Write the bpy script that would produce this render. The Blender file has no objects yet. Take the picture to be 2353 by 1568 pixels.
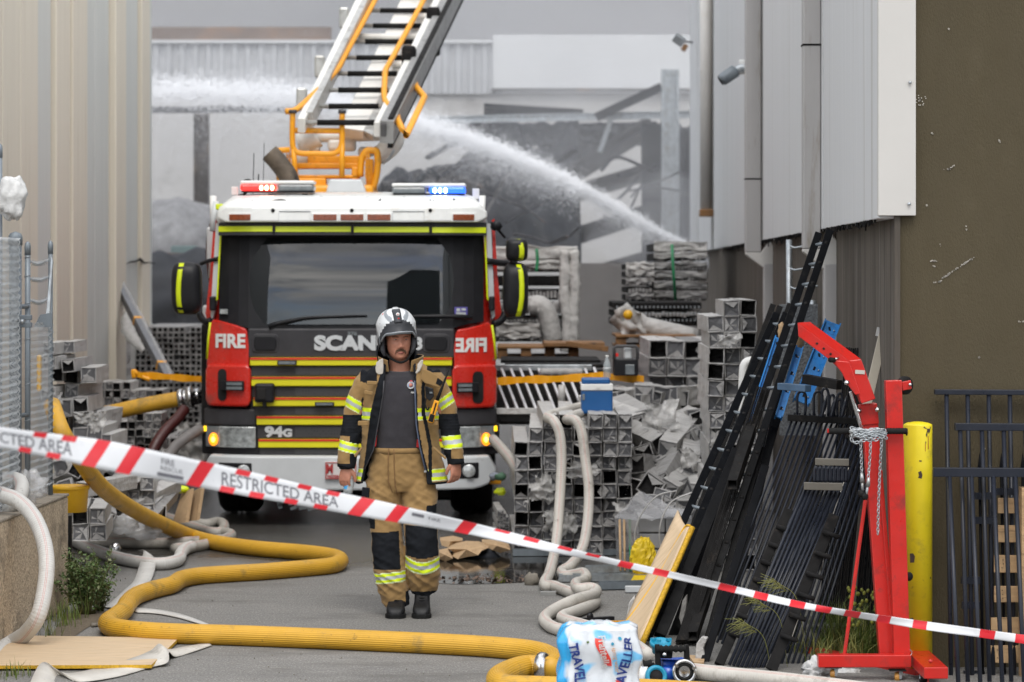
import bpy, math, random
from mathutils import Vector, Matrix, Euler, noise
R = math.radians
rng = random.Random(7)
sc = bpy.context.scene
# ------------------------------------------------------------------ camera
F, CX, HY, H = 6500.0, 1176.5, 628.0, 2.1      # focal length and horizon in photo units, eye height in metres
cam = bpy.data.cameras.new("camera"); camo = bpy.data.objects.new("camera", cam)
sc.collection.objects.link(camo); sc.camera = camo
camo.location = (0, 0, H); camo.rotation_euler = (R(90), 0, 0)
cam.sensor_width = 36; cam.lens = F/2353*36; cam.shift_y = -(784-HY)/2353
cam.clip_start = 0.5; cam.clip_end = 3000
cam.dof.use_dof = True; cam.dof.focus_distance = 15.8; cam.dof.aperture_fstop = 3.3
# ------------------------------------------------------------------ sky, sun, exposure
SUN_EL, SUN_AZ = 56, 176            # degrees; azimuth from +Y clockwise: a veiled sun high behind the camera
w = bpy.data.worlds.new("World"); sc.world = w; w.use_nodes = True
nt = w.node_tree; nd = nt.nodes; lk = nt.links
bg = nd["Background"]; bg.inputs[1].default_value = 0.15
sky = nd.new("ShaderNodeTexSky"); sky.sky_type = 'NISHITA'; sky.sun_disc = False
sky.sun_elevation = R(SUN_EL); sky.sun_rotation = R(SUN_AZ); sky.dust_density = 1.5
tc = nd.new("ShaderNodeTexCoord"); mp = nd.new("ShaderNodeMapping"); mp.inputs['Scale'].default_value = (1.0, 1.0, 4.5)
nz = nd.new("ShaderNodeTexNoise"); nz.inputs['Scale'].default_value = 2.6; nz.inputs['Detail'].default_value = 9; nz.inputs['Roughness'].default_value = .62
cr = nd.new("ShaderNodeValToRGB"); cr.color_ramp.elements[0].position = .34; cr.color_ramp.elements[1].position = .54
nz2 = nd.new("ShaderNodeTexNoise"); nz2.inputs['Scale'].default_value = 6; nz2.inputs['Detail'].default_value = 6
cr2 = nd.new("ShaderNodeValToRGB"); cr2.color_ramp.elements[0].color = (3.6, 3.8, 4.2, 1); cr2.color_ramp.elements[1].color = (11, 10.8, 10.4, 1)
cr2.color_ramp.elements[0].position = .3; cr2.color_ramp.elements[1].position = .7
mx = nd.new("ShaderNodeMix"); mx.data_type = 'RGBA'
lk.new(tc.outputs['Generated'], mp.inputs[0]); lk.new(mp.outputs[0], nz.inputs[0]); lk.new(mp.outputs[0], nz2.inputs[0])
lk.new(nz.outputs[0], cr.inputs[0]); lk.new(nz2.outputs[0], cr2.inputs[0]); lk.new(cr.outputs[0], mx.inputs[0])
lk.new(sky.outputs[0], mx.inputs[6]); lk.new(cr2.outputs[0], mx.inputs[7]); lk.new(mx.outputs[2], bg.inputs[0])
sun = bpy.data.lights.new("sun", 'SUN'); sun.energy = 1.0; sun.angle = R(28); sun.color = (1, .96, .9)
suno = bpy.data.objects.new("sun", sun); sc.collection.objects.link(suno)
az, el = R(SUN_AZ), R(SUN_EL)
sd = Vector((math.sin(az)*math.cos(el), math.cos(az)*math.cos(el), math.sin(el)))
suno.rotation_euler = sd.to_track_quat('Z', 'Y').to_euler(); suno.location = (0, 0, 30)
sc.view_settings.view_transform = 'Standard'; sc.view_settings.look = 'None'
sc.view_settings.exposure = 0.80; sc.view_settings.gamma = 1.0
sc.cycles.use_denoising = True
sc.cycles.volume_bounces = 2; sc.cycles.max_bounces = 8; sc.cycles.transparent_max_bounces = 16
# ------------------------------------------------------------------ helpers
def W(x, y, Y): return Vector(((x-CX)*Y/F, Y, H-(y-HY)*Y/F))
def G(x, y, z=0.0):
    Y = F*(H-z)/(y-HY); return W(x, y, Y)
def V(*a): return Vector(a)
def fbm(p, s=1.0, o=3): return noise.fractal(Vector(p)*s, 1.0, 2.0, o)
def srgb(r, g, b):
    f = lambda c: (c/255/12.92) if c/255 <= .04045 else ((c/255+.055)/1.055)**2.4
    return (f(r), f(g), f(b))
MATS = {}
def mat(name, col, rough=.5, metal=0, var=.12, vs=6, bump=0, bs=80, dirt=None, spec=.5, coat=0, emit=None, alpha=1, trans=0, stretch=None, rv=.1, sheen=0, obj_var=0, bd=.01):
    """principled surface with mottled colour, roughness variation, optional bump and stains"""
    m = bpy.data.materials.new(name); m.use_nodes = True; n = m.node_tree.nodes; l = m.node_tree.links
    b = n["Principled BSDF"]; b.inputs['Roughness'].default_value = rough; b.inputs['Metallic'].default_value = metal
    b.inputs['Specular IOR Level'].default_value = spec; b.inputs['Coat Weight'].default_value = coat; b.inputs['Coat Roughness'].default_value = .08
    b.inputs['Alpha'].default_value = alpha; b.inputs['Transmission Weight'].default_value = trans
    if sheen: b.inputs['Sheen Weight'].default_value = sheen
    tcn = n.new("ShaderNodeTexCoord"); vec = tcn.outputs['Object']
    if stretch:
        mpn = n.new("ShaderNodeMapping"); mpn.inputs['Scale'].default_value = stretch; l.new(vec, mpn.inputs[0]); vec = mpn.outputs[0]
    def nois(s, d=4, r=.6):
        q = n.new("ShaderNodeTexNoise"); q.inputs['Scale'].default_value = s; q.inputs['Detail'].default_value = d; q.inputs['Roughness'].default_value = r
        l.new(vec, q.inputs[0]); return q.outputs[0]
    def mixc(fac, a, bb, mode='MIX'):
        q = n.new("ShaderNodeMix"); q.data_type = 'RGBA'; q.blend_type = mode
        for s, v in ((0, fac), (6, a), (7, bb)):
            if hasattr(v, 'node'): l.new(v, q.inputs[s])
            else: q.inputs[s].default_value = v if s == 0 else (*v[:3], 1)
        return q.outputs[2]
    def rng_(v, a, b_, c=0, d=1):
        q = n.new("ShaderNodeMapRange"); l.new(v, q.inputs[0])
        for i, x in enumerate((a, b_, c, d)): q.inputs[i+1].default_value = x
        return q.outputs[0]
    lo = tuple(c*(1-var) for c in col); hi = tuple(min(1, c*(1+var)) for c in col)
    base = mixc(rng_(nois(vs, 5), .3, .7), lo, hi)
    if obj_var:
        oi = n.new("ShaderNodeObjectInfo"); hs = n.new("ShaderNodeHueSaturation"); l.new(base, hs.inputs['Color'])
        l.new(rng_(oi.outputs['Random'], 0, 1, 1-obj_var, 1+obj_var), hs.inputs['Value']); base = hs.outputs[0]
    if dirt:
        for (dc, amt, ds) in (dirt if isinstance(dirt, list) else [dirt]):
            base = mixc(rng_(nois(ds, 6, .7), .62-amt*.35, .74-amt*.2), base, dc)
    l.new(base, b.inputs['Base Color'])
    if rv: l.new(rng_(nois(vs*1.7, 4), .3, .7, max(0.02, rough-rv), min(1, rough+rv)), b.inputs['Roughness'])
    if bump:
        bn = n.new("ShaderNodeBump"); bn.inputs['Strength'].default_value = bump; bn.inputs['Distance'].default_value = bd
        l.new(nois(bs, 5), bn.inputs['Height']); l.new(bn.outputs[0], b.inputs['Normal'])
    if emit: b.inputs['Emission Color'].default_value = (*emit[0], 1); b.inputs['Emission Strength'].default_value = emit[1]
    MATS[name] = m
    return m
def wm(o):
    M = o.matrix_basis.copy(); p = o.parent
    while p: M = p.matrix_basis @ M; p = p.parent
    return M
def tag(o, label=None, cat=None, group=None, kind=None):
    for k, v in (('label', label), ('category', cat), ('group', group), ('kind', kind)):
        if v: o[k] = v
    return o
def thing(name, label, cat, loc=(0, 0, 0), group=None, rz=0):
    o = bpy.data.objects.new(name, None); sc.collection.objects.link(o); o.location = loc; o.rotation_euler = (0, 0, rz)
    o.empty_display_size = .1
    return tag(o, label, cat, group)
def kids(o): return [c for c in bpy.data.objects if c.parent == o]
def dup(o, M=None, label=None, parent=None):
    """copy of a thing with copies of its parts and sub-parts"""
    c = o.copy(); sc.collection.objects.link(c); c.parent = parent
    if M is not None: c.matrix_basis = M
    if label: c['label'] = label
    for k in o.get('_kids', []) and [bpy.data.objects[x] for x in o['_kids']]: dup(k, None, None, c)
    return c
class MB:
    def __init__(s): s.v = []; s.f = []; s.m = []; s.sm = []; s.uv = {}
    def add(s, vs, fs, mi=0, smooth=False, uvs=None):
        o = len(s.v); s.v += [Vector(p) for p in vs]
        for i, f in enumerate(fs):
            if uvs: s.uv[len(s.f)] = uvs[i]
            s.f.append([o+k for k in f]); s.m.append(mi); s.sm.append(smooth)
        return s
    def box(s, c, d, rot=None, mi=0):
        c = Vector(c); M = rot if rot is not None else Matrix.Identity(3)
        if isinstance(M, (tuple, list)): M = Euler(M).to_matrix()
        vs = [c + M @ Vector((x*d[0]/2, y*d[1]/2, z*d[2]/2)) for z in (-1, 1) for y in (-1, 1) for x in (-1, 1)]
        return s.add(vs, [(0,2,3,1),(4,5,7,6),(0,1,5,4),(2,6,7,3),(0,4,6,2),(1,3,7,5)], mi)
    def bar(s, a, b, wd, ht=None, up=(0, 0, 1), mi=0):
        a, b = Vector(a), Vector(b); ht = ht or wd; d = (b-a); L = d.length; d.normalize()
        u = Vector(up); x = d.cross(u)
        if x.length < 1e-4: x = d.cross(Vector((0, 1, 0)))
        x.normalize(); z = x.cross(d)
        return s.box((a+b)/2, (wd, L, ht), Matrix((x, d, z)).transposed(), mi)
    def frames(s, pts, up=None):
        P = [Vector(p) for p in pts]; T = []
        for i in range(len(P)):
            t = P[min(i+1, len(P)-1)]-P[max(i-1, 0)]
            T.append(t.normalized() if t.length > 1e-9 else Vector((0, 1, 0)))
        n = Vector(up) if up is not None else (Vector((0, 0, 1)) if abs(T[0].z) < .9 else Vector((0, 1, 0)))
        out = []
        for i, t in enumerate(T):
            n = n - t*n.dot(t)
            if n.length < 1e-6: n = t.orthogonal()
            n.normalize(); out.append((P[i], t, n.copy(), t.cross(n)))
        return out
    def tube(s, pts, r, n=8, caps=True, mi=0, smooth=True, up=None, flat=1.0):
        fr = s.frames(pts, up); rs = r if isinstance(r, (list, tuple)) else [r]*len(fr); rs = list(rs)+[rs[-1]]*max(0, len(fr)-len(rs)); vs = []; fs = []; uv = []; L = [0]
        for i in range(1, len(fr)): L.append(L[-1]+(fr[i][0]-fr[i-1][0]).length)
        for (p, t, a, b), rr in zip(fr, rs):
            for k in range(n):
                g = 2*math.pi*k/n; vs.append(p + a*(math.cos(g)*rr*flat) + b*(math.sin(g)*rr))
        for i in range(len(fr)-1):
            for k in range(n):
                q = (k+1) % n; fs.append((i*n+k, i*n+q, (i+1)*n+q, (i+1)*n+k))
                uv.append(((L[i], k/n), (L[i], (k+1)/n), (L[i+1], (k+1)/n), (L[i+1], k/n)))
        if caps:
            fs.append(tuple(range(n-1, -1, -1))); uv.append([(0, 0)]*n)
            fs.append(tuple((len(fr)-1)*n+k for k in range(n))); uv.append([(0, 0)]*n)
        return s.add(vs, fs, mi, smooth, uv)
    def loft(s, rings, caps=True, mi=0, smooth=True, close=True):
        n = len(rings[0]); vs = [p for r in rings for p in r]; fs = []
        for i in range(len(rings)-1):
            for k in range(n if close else n-1):
                q = (k+1) % n; fs.append((i*n+k, i*n+q, (i+1)*n+q, (i+1)*n+k))
        if caps and close: fs.append(tuple(range(n-1, -1, -1))); fs.append(tuple((len(rings)-1)*n+k for k in range(n)))
        return s.add(vs, fs, mi, smooth)
    def prism(s, poly, ext, mi=0, smooth=False):
        P = [Vector(p) for p in poly]; e = Vector(ext); n = len(P)
        return s.add(P+[p+e for p in P], [tuple(range(n)), tuple(range(2*n-1, n-1, -1))]+[((k+1) % n, k, n+k, n+(k+1) % n) for k in range(n)], mi, smooth)
    def lathe(s, prof, o, ax=(0, 0, 1), n=20, mi=0, smooth=True, caps=True):
        o = Vector(o); ax = Vector(ax).normalized(); a = ax.orthogonal().normalized(); b = ax.cross(a)
        return s.loft([[o+ax*z+(a*math.cos(2*math.pi*k/n)+b*math.sin(2*math.pi*k/n))*max(r, 1e-4) for k in range(n)] for r, z in prof], caps, mi, smooth)
    def grid(s, fn, nu, nv, mi=0, smooth=True, uvf=None):
        vs = [fn(i/nu, j/nv) for j in range(nv+1) for i in range(nu+1)]; w_ = nu+1
        fs = [(j*w_+i, j*w_+i+1, (j+1)*w_+i+1, (j+1)*w_+i) for j in range(nv) for i in range(nu)]
        uv = [[(i/nu, j/nv), ((i+1)/nu, j/nv), ((i+1)/nu, (j+1)/nv), (i/nu, (j+1)/nv)] for j in range(nv) for i in range(nu)]
        return s.add(vs, fs, mi, smooth, uv)
    def blob(s, c, r, amp=.15, fr=3, nu=14, nv=9, mi=0, seed=0, smooth=True):
        c = Vector(c); r = Vector((r,)*3) if not hasattr(r, '__len__') else Vector(r); rings = []
        for j in range(nv+1):
            ph = math.pi*(j/nv-.5); ring = []
            for i in range(nu):
                th = 2*math.pi*i/nu; d = Vector((math.cos(ph)*math.cos(th), math.cos(ph)*math.sin(th), math.sin(ph)))
                k = 1+amp*noise.fractal(d*fr+Vector((seed*7.1, seed, 0)), 1, 2, 3)
                ring.append(c+Vector((d.x*r.x, d.y*r.y, d.z*r.z))*k)
            rings.append(ring)
        return s.loft(rings, True, mi, smooth)
    def text(s, body, M, size=1, bold=0, extr=.002, sx=1, mi=0, fn=None, mirror=False):
        cu = bpy.data.curves.new("lettering", 'FONT'); cu.body = body; cu.size = size; cu.extrude = extr; cu.offset = bold; cu.align_x = 'CENTER'; cu.align_y = 'CENTER'
        cu.resolution_u = 4
        o = bpy.data.objects.new("lettering", cu); sc.collection.objects.link(o)
        me = bpy.data.meshes.new_from_object(o.evaluated_get(bpy.context.evaluated_depsgraph_get()))
        vs = [Vector((v.co.x*sx*(-1 if mirror else 1), v.co.y, v.co.z)) for v in me.vertices]; fs = [tuple(p.vertices) if not mirror else tuple(reversed(p.vertices)) for p in me.polygons]
        bpy.data.objects.remove(o); bpy.data.curves.remove(cu); bpy.data.meshes.remove(me)
        vs = [fn(v) for v in vs] if fn else [M @ v if M else v for v in vs]
        return s.add(vs, fs, mi)
    def build(s, name, mats, parent=None, label=None, cat=None, group=None, kind=None, bevel=0, solid=0, sub=0, origin=None):
        mats = mats if isinstance(mats, (list, tuple)) else [mats]
        if parent is not None: inv = wm(parent).inverted(); base = None
        else:
            if origin is None:
                n = len(s.v); origin = Vector((sum(v.x for v in s.v)/n, sum(v.y for v in s.v)/n, min(v.z for v in s.v)))
            inv = Matrix.Translation(-Vector(origin))
        me = bpy.data.meshes.new(name); me.from_pydata([inv @ v for v in s.v], [], s.f)
        for m in mats: me.materials.append(m)
        me.polygons.foreach_set('material_index', s.m); me.polygons.foreach_set('use_smooth', s.sm)
        if s.uv:
            ul = me.uv_layers.new(name="UVMap").data
            for p in me.polygons:
                u = s.uv.get(p.index)
                if u:
                    for k, li in enumerate(p.loop_indices): ul[li].uv = u[k]
        me.validate(); me.update()
        o = bpy.data.objects.new(name, me); sc.collection.objects.link(o)
        if parent is not None:
            o.parent = parent; parent['_kids'] = list(parent.get('_kids', []))+[o.name]
        else: o.location = origin
        if solid: q = o.modifiers.new("thickness", 'SOLIDIFY'); q.thickness = solid; q.offset = 0
        if bevel: q = o.modifiers.new("soft_edges", 'BEVEL'); q.width = bevel; q.segments = 2; q.limit_method = 'ANGLE'; q.angle_limit = R(40)
        if sub: q = o.modifiers.new("smooth", 'SUBSURF'); q.levels = q.render_levels = sub
        return tag(o, label, cat, group, kind)
def crv(pts, n=8):
    """Catmull-Rom through points"""
    P = [Vector(p) for p in pts]; P = [P[0]*2-P[1]]+P+[P[-1]*2-P[-2]]; out = []
    for i in range(1, len(P)-2):
        a, b, c, d = P[i-1:i+3]
        for k in range(n):
            t = k/n; out.append(.5*((2*b)+(c-a)*t+(2*a-5*b+4*c-d)*t*t+(3*b-a-3*c+d)*t**3))
    out.append(P[-2]); return out
def interp(tab, x):
    if x <= tab[0][0]: return tab[0][1]
    for (a, b), (c, d) in zip(tab, tab[1:]):
        if x <= c: return b+(d-b)*(x-a)/(c-a)
    return tab[-1][1]
# ------------------------------------------------------------------ materials
M_ = mat
paint_red = M_("truck_red_paint", (.58, .022, .012), .28, coat=.6, var=.06, dirt=[((.30, .05, .04), .18, 3), ((.22, .10, .08), .0, 11)])
paint_white = M_("truck_white_paint", (.74, .75, .73), .32, coat=.4, var=.05, dirt=((.52, .46, .36), .08, 2.2))
grey_plastic = M_("dark_grey_plastic", (.045, .044, .048), .45, var=.15, bump=.1, bs=300, spec=0.25)
blk_plastic = M_("black_plastic", (.014, .014, .016), .42, var=.2, bump=.06, bs=250, spec=0.22)
rubber = M_("black_rubber", (.012, .012, .012), .75, var=.25, spec=0.15)
lime = M_("lime_reflective", (.62, .72, .006), .4, var=.05)
yellow_refl = M_("yellow_reflective", (.72, .66, .008), .4, var=.05)
red_refl = M_("red_reflective", (.65, .02, .015), .4, var=.05)
silver = M_("silver_lettering", (.60, .62, .63), .35, metal=.2, var=.05)
bumper_grey = M_("pale_bumper_paint", (.56, .58, .59), .42, var=.05, dirt=((.33, .31, .28), .06, 3))
chrome = M_("bright_metal", (.6, .6, .6), .22, metal=1, var=.1, vs=20)
steel = M_("galvanised_steel", (.40, .43, .45), .42, metal=.75, var=.25, vs=14, dirt=((.3, .29, .27), .2, 9))
gal_dark = M_("weathered_galvanised_steel", (.17, .195, .215), .5, metal=.35, var=.22, vs=10, stretch=(1, 1, .25))
alu = M_("ladder_aluminium", (.50, .50, .48), .4, metal=.5, var=.16, vs=9, dirt=((.2, .19, .17), .22, 6))
white_boom = M_("white_boom_paint", (.66, .65, .61), .4, var=.08, dirt=((.48, .45, .40), .08, 4))
yel_paint = M_("orange_yellow_paint", (.78, .33, .008), .42, var=.08, dirt=((.4, .18, .02), .15, 6))
boll_yel = M_("bollard_yellow_paint", (.74, .60, .012), .48, var=.06, dirt=[((.5, .40, .03), .2, 7), ((.10, .07, .03), -.05, 9)])
hoist_red = M_("hoist_red_paint", (.50, .013, .008), .36, coat=.2, var=.1, dirt=[((.24, .02, .015), .25, 6), ((.12, .03, .025), .02, 18)])
black_paint = M_("black_satin_paint", (.005, .0055, .007), .34, var=.25, vs=9, spec=0.06, dirt=((.022, .021, .02), .05, 14))
navy_paint = M_("blue_black_tube_paint", (.016, .019, .028), .34, var=.15, spec=0.3)
dusty_black = M_("dusty_black_steel", (.015, .0145, .0145), .6, var=.3, vs=12, spec=0.06, dirt=((.05, .042, .035), .12, 10))
blue_paint = M_("rack_blue_paint", (.012, .19, .52), .35, var=.1, dirt=((.01, .08, .2), .2, 9))
cool_blue = M_("cooler_blue_plastic", (.008, .085, .26), .4, var=.06)
white_pl = M_("white_plastic", (.72, .72, .70), .4, var=.05)
skin = M_("skin", (.42, .185, .12), .5, var=.12, vs=30, bump=.15, bs=200, spec=.4)
lipm = M_("lips", (.28, .085, .07), .5, var=.1)
hairm = M_("brown_hair", (.115, .060, .034), .8, var=.3, vs=200)
eye_w = M_("eye", (.35, .32, .3), .3, var=.02); eye_d = M_("iris", (.02, .018, .016), .25, var=.1)
tan = M_("tan_turnout_cloth", (.275, .172, .070), .85, var=.06, vs=22, bump=.3, bs=420, sheen=.15, bd=.004, spec=0.15)
char_ = M_("charcoal_cloth", (.013, .0145, .0175), .85, var=.15, vs=25, bump=.3, bs=420, sheen=0, bd=.004, spec=0.08)
tee = M_("charcoal_tee_shirt", (.038, .036, .041), .9, var=.12, vs=18, bump=.25, bs=500, sheen=.25, bd=.003, spec=0.08)
hv_yel = M_("fluoro_yellow_tape", (.66, .82, .012), .55, var=.05); hv_sil = M_("silver_reflective_tape", (.42, .44, .45), .35, var=.08)
hv_edge = M_("pale_tape_edge", (.62, .70, .42), .6, var=.05)
lining = M_("pale_collar_lining", (.48, .45, .40), .9, var=.1, vs=30, bump=.2, bs=300)
helm_w = M_("helmet_white", (.66, .68, .69), .3, coat=.4, var=.03); helm_g = M_("helmet_grey", (.25, .27, .29), .35, var=.05); helm_k = M_("helmet_dark_grey", (.040, .042, .047), .4, var=.1, spec=0.3)
boot_m = M_("black_boot_leather", (.012, .012, .013), .5, var=.3, vs=20, bump=.2, bs=90, spec=0.3)
ply = M_("plywood_face", (.52, .39, .25), .6, var=.12, vs=5, stretch=(1, 9, 1), dirt=((.32, .2, .1), .1, 4))
ply_edge = M_("yellow_plywood_edge", (.52, .30, .012), .7, var=.3, vs=60, bump=.5, bs=120)
wood = M_("pallet_timber", (.45, .30, .16), .75, var=.2, vs=4, stretch=(1, 1, 8), dirt=((.2, .12, .06), .15, 5), bump=.2, bs=40)
brown_wood = M_("wet_brown_timber", (.22, .11, .04), .7, var=.3, vs=5, dirt=((.07, .04, .02), .25, 6))
card = M_("torn_cardboard", (.40, .27, .15), .85, var=.2, vs=7, dirt=((.2, .12, .06), .2, 6))
concrete_l = M_("low_wall_concrete", (.42, .335, .235), .9, var=.6, vs=70, bump=.9, bs=90, dirt=[((.14, .11, .075), .28, 3)], bd=.008)
cap_conc = M_("low_wall_coping", (.25, .215, .17), .9, var=.25, vs=25, bump=.6, bs=60, dirt=((.10, .085, .065), .3, 4))
clad_beige = M_("weathered_beige_panel", (.66, .605, .50), .7, var=.03, vs=3, stretch=(2, 2, .12), dirt=((.50, .43, .33), .04, 2), bump=.1, bs=30)
clad_grey = M_("weathered_grey_panel", (.56, .565, .53), .7, var=.03, vs=3, stretch=(2, 2, .12), dirt=((.42, .42, .38), .04, 2))
clad_side = M_("pale_grey_cladding", (.56, .57, .575), .55, var=.04, vs=4, stretch=(6, 6, .1), dirt=((.36, .35, .32), .12, 1.5), bump=.12, bs=26)
clad_white = M_("warm_white_flashing", (.52, .505, .48), .55, var=.03, vs=3, dirt=((.47, .42, .36), .1, 2), bump=.05, bs=20)
pipe_grey = M_("downpipe_grey", (.36, .35, .345), .5, var=.06, vs=3, stretch=(2, 2, .3), dirt=((.22, .19, .15), .15, 2.5))
olive = M_("olive_render", (.080, .066, .041), .85, var=.05, vs=3, stretch=(2, 2, .9), bump=.6, bs=75, bd=.010, dirt=((.090, .075, .048), .05, 3), spec=0.15)
dark_wall = M_("stained_dark_wall", (.105, .092, .078), .85, var=.3, vs=3, stretch=(3, 3, .18), dirt=[((.20, .185, .165), .2, 2.5), ((.04, .035, .03), .12, 2)], bump=.2, bs=60, spec=0.15)
plas_wrap = M_("crumpled_clear_wrap", (.33, .322, .315), .35, var=.3, vs=18, bump=.8, bs=26, dirt=((.12, .115, .11), .3, 9), bd=.02, obj_var=.35)
wrap_white = M_("cloudy_white_wrap", (.44, .43, .415), .45, var=.18, vs=12, bump=.9, bs=18, bd=.02, dirt=((.2, .19, .18), .25, 6), obj_var=.2)
tube_grey = M_("grey_powdercoat", (.105, .105, .11), .45, var=.25, vs=9, obj_var=.35, spec=0.25)
tube_dark = M_("dark_tube_inside", (.025, .024, .024), .8, var=.3, spec=0.05)
burnt = M_("burnt_dark_sheet", (.016, .018, .023), .6, var=.35, vs=1.2, dirt=((.06, .06, .06), .15, 1), bump=.5, bs=4, spec=0.2)
burnt_beam = M_("burnt_steel", (.055, .054, .056), .6, var=.3, vs=2, dirt=((.16, .08, .035), .15, 1.5))
rust = M_("rusted_fascia", (.12, .075, .05), .8, var=.35, vs=1, dirt=((.20, .10, .045), .3, 1.2))
far_wall = M_("pale_concrete_far", (.40, .395, .39), .85, var=.1, vs=.7, dirt=((.25, .24, .235), .25, .4))
far_clad = M_("grey_corrugated_far", (.36, .37, .385), .6, var=.1, vs=.8, dirt=((.22, .22, .225), .25, .5), stretch=(1, 1, .2))
far_white = M_("pale_sheet_far", (.50, .51, .52), .6, var=.06, vs=.5)
tape_w = M_("white_barrier_film", (.74, .75, .77), .35, var=.02); tape_r = M_("red_barrier_print", (.70, .018, .03), .35, var=.04); tape_k = M_("dark_print", (.03, .03, .035), .5, var=.05)
tape_grey = M_("grey_tape_print", (.16, .16, .18), .5, var=.1)
orange_tape = M_("orange_barrier_film", (.82, .36, .005), .4, var=.08, bump=.3, bs=15)
plate_w = M_("number_plate_white", (.65, .62, .60), .4, var=.04); plate_r = M_("number_plate_red", (.42, .03, .03), .4, var=.1)
lens_clear = M_("clear_lamp_lens", (.50, .52, .52), .12, var=.35, vs=30, metal=.35, bump=.6, bs=50)
lens_amber = M_("amber_lamp_lens", (.8, .22, .006), .2, var=.1, emit=((1, .30, .01), 1.0))
amber_off = M_("unlit_amber_lens", (.20, .045, .012), .25, var=.25, vs=40)
led_red = M_("lit_red_lens", (.8, .02, .02), .2, emit=((1, .02, .015), 1.1)); led_redhot = M_("lit_red_diode", (1, .5, .3), .2, emit=((1, .45, .25), 7))
led_blue = M_("lit_blue_lens", (.02, .1, .8), .2, emit=((.02, .13, 1), 1.2)); led_bluehot = M_("lit_blue_diode", (.5, .7, 1), .2, emit=((.45, .7, 1), 7))
lens_grey = M_("smoked_lightbar_lens", (.16, .18, .19), .12, var=.2, vs=20)
rust_pipe = M_("sooty_exhaust_pipe", (.12, .095, .07), .6, var=.4, vs=5, metal=.4, dirt=((.015, .013, .012), .3, 4))
zinc = M_('zinc_wire', (.50, .52, .53), .4, metal=.2, var=.1)
leaf_m = M_("weed_leaf", (.075, .125, .032), .6, var=.4, vs=12); leaf_pale = M_("pale_weed_leaf", (.14, .16, .07), .6, var=.3, vs=12); stem_m = M_("weed_stem", (.10, .10, .035), .7)
grass_m = M_("grass_blade", (.085, .125, .018), .55, var=.45, vs=8); grass_y = M_("seeding_grass", (.22, .22, .06), .6, var=.35, vs=8)
bag_m = M_("thin_white_bag", (.52, .52, .51), .4, var=.12, vs=14, bump=.7, bs=30, bd=.01)
yellow_bag = M_("yellow_plastic_sheet", (.68, .48, .01), .45, var=.15, bump=.5, bs=25)
bucket_y = M_("yellow_bucket_plastic", (.70, .38, .008), .45, var=.08)
stone_m = M_("loose_stone", (.2, .18, .15), .9, var=.3, bump=.5, bs=30)
hyd_blue = M_("divider_blue_paint", (.012, .085, .46), .35, coat=.3, var=.12); cap_blue = M_("cyan_cap_plastic", (.01, .25, .40), .4, var=.08)
# ------------------------------------------------------------------ special materials
def nodes(m): return m.node_tree.nodes, m.node_tree.links, m.node_tree.nodes["Principled BSDF"]
def ground_material():
    m = mat("driveway_concrete", (.19, .185, .175), .85, var=.05)
    n, l, b = nodes(m)
    for x in list(n):
        if x.type in ('TEX_NOISE', 'MAP_RANGE', 'MIX'): n.remove(x)
    t = n["Texture Coordinate"]
    def noi(s, d, sc_=None, r=.6):
        q = n.new("ShaderNodeTexNoise"); q.inputs['Scale'].default_value = s; q.inputs['Detail'].default_value = d; q.inputs['Roughness'].default_value = r
        if sc_:
            mpn = n.new("ShaderNodeMapping"); mpn.inputs['Scale'].default_value = sc_; l.new(t.outputs['Object'], mpn.inputs[0]); l.new(mpn.outputs[0], q.inputs[0])
        else: l.new(t.outputs['Object'], q.inputs[0])
        return q.outputs[0]
    def ramp(v, a, b_, c=0, d=1):
        q = n.new("ShaderNodeMapRange"); l.new(v, q.inputs[0])
        for i, x in enumerate((a, b_, c, d)): q.inputs[i+1].default_value = x
        return q.outputs[0]
    def mix(f, a, c, mode='MIX'):
        q = n.new("ShaderNodeMix"); q.data_type = 'RGBA'; q.blend_type = mode
        for s, v in ((0, f), (6, a), (7, c)):
            if hasattr(v, 'node'): l.new(v, q.inputs[s])
            else: q.inputs[s].default_value = v if s == 0 else (*v, 1)
        return q.outputs[2]
    c = mix(ramp(noi(.6, 5), .35, .65), (.145, .139, .128), (.205, .197, .182))
    c = mix(ramp(noi(7, 5, (.55, 1.0, 1)), .35, .7), c, (.155, .150, .142))           # broomed streaks
    c = mix(ramp(noi(1, 3, (85, 26, 1), .85), .50, .62, 0, .5), c, (.36, .35, .33))        # exposed sand grains
    c = mix(ramp(noi(1, 2, (100, 30, 1), .85), .52, .64, 0, .55), c, (.075, .072, .068))  # dark aggregate
    c = mix(ramp(noi(1.1, 6, (.6, 1.3, 1), .75), .52, .66, 0, .75), c, (.095, .090, .082))
    # wet concrete round the truck, where the hoses drain; the dark colour also stands in for shade beneath it
    sx = n.new("ShaderNodeSeparateXYZ"); l.new(t.outputs['Object'], sx.inputs[0])
    ad = n.new("ShaderNodeMath"); ad.operation = 'MULTIPLY_ADD'; l.new(noi(.9, 5), ad.inputs[0]); ad.inputs[1].default_value = 3.6; l.new(sx.outputs[1], ad.inputs[2])
    wet = ramp(ad.outputs[0], 21.6, 22.7)
    c = mix(wet, c, (.062, .058, .053))
    l.new(c, b.inputs['Base Color'])
    l.new(ramp(wet, 0, 1, .86, .24), b.inputs['Roughness'])
    bn = n.new("ShaderNodeBump"); bn.inputs['Strength'].default_value = .55; bn.inputs['Distance'].default_value = .006
    l.new(noi(150, 4), bn.inputs['Height']); l.new(bn.outputs[0], b.inputs['Normal'])
    return m
ground_m = ground_material()
water_m = mat("standing_water", (.02, .018, .015), .06, var=.2, rv=0, bump=.08, bs=7)
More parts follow.
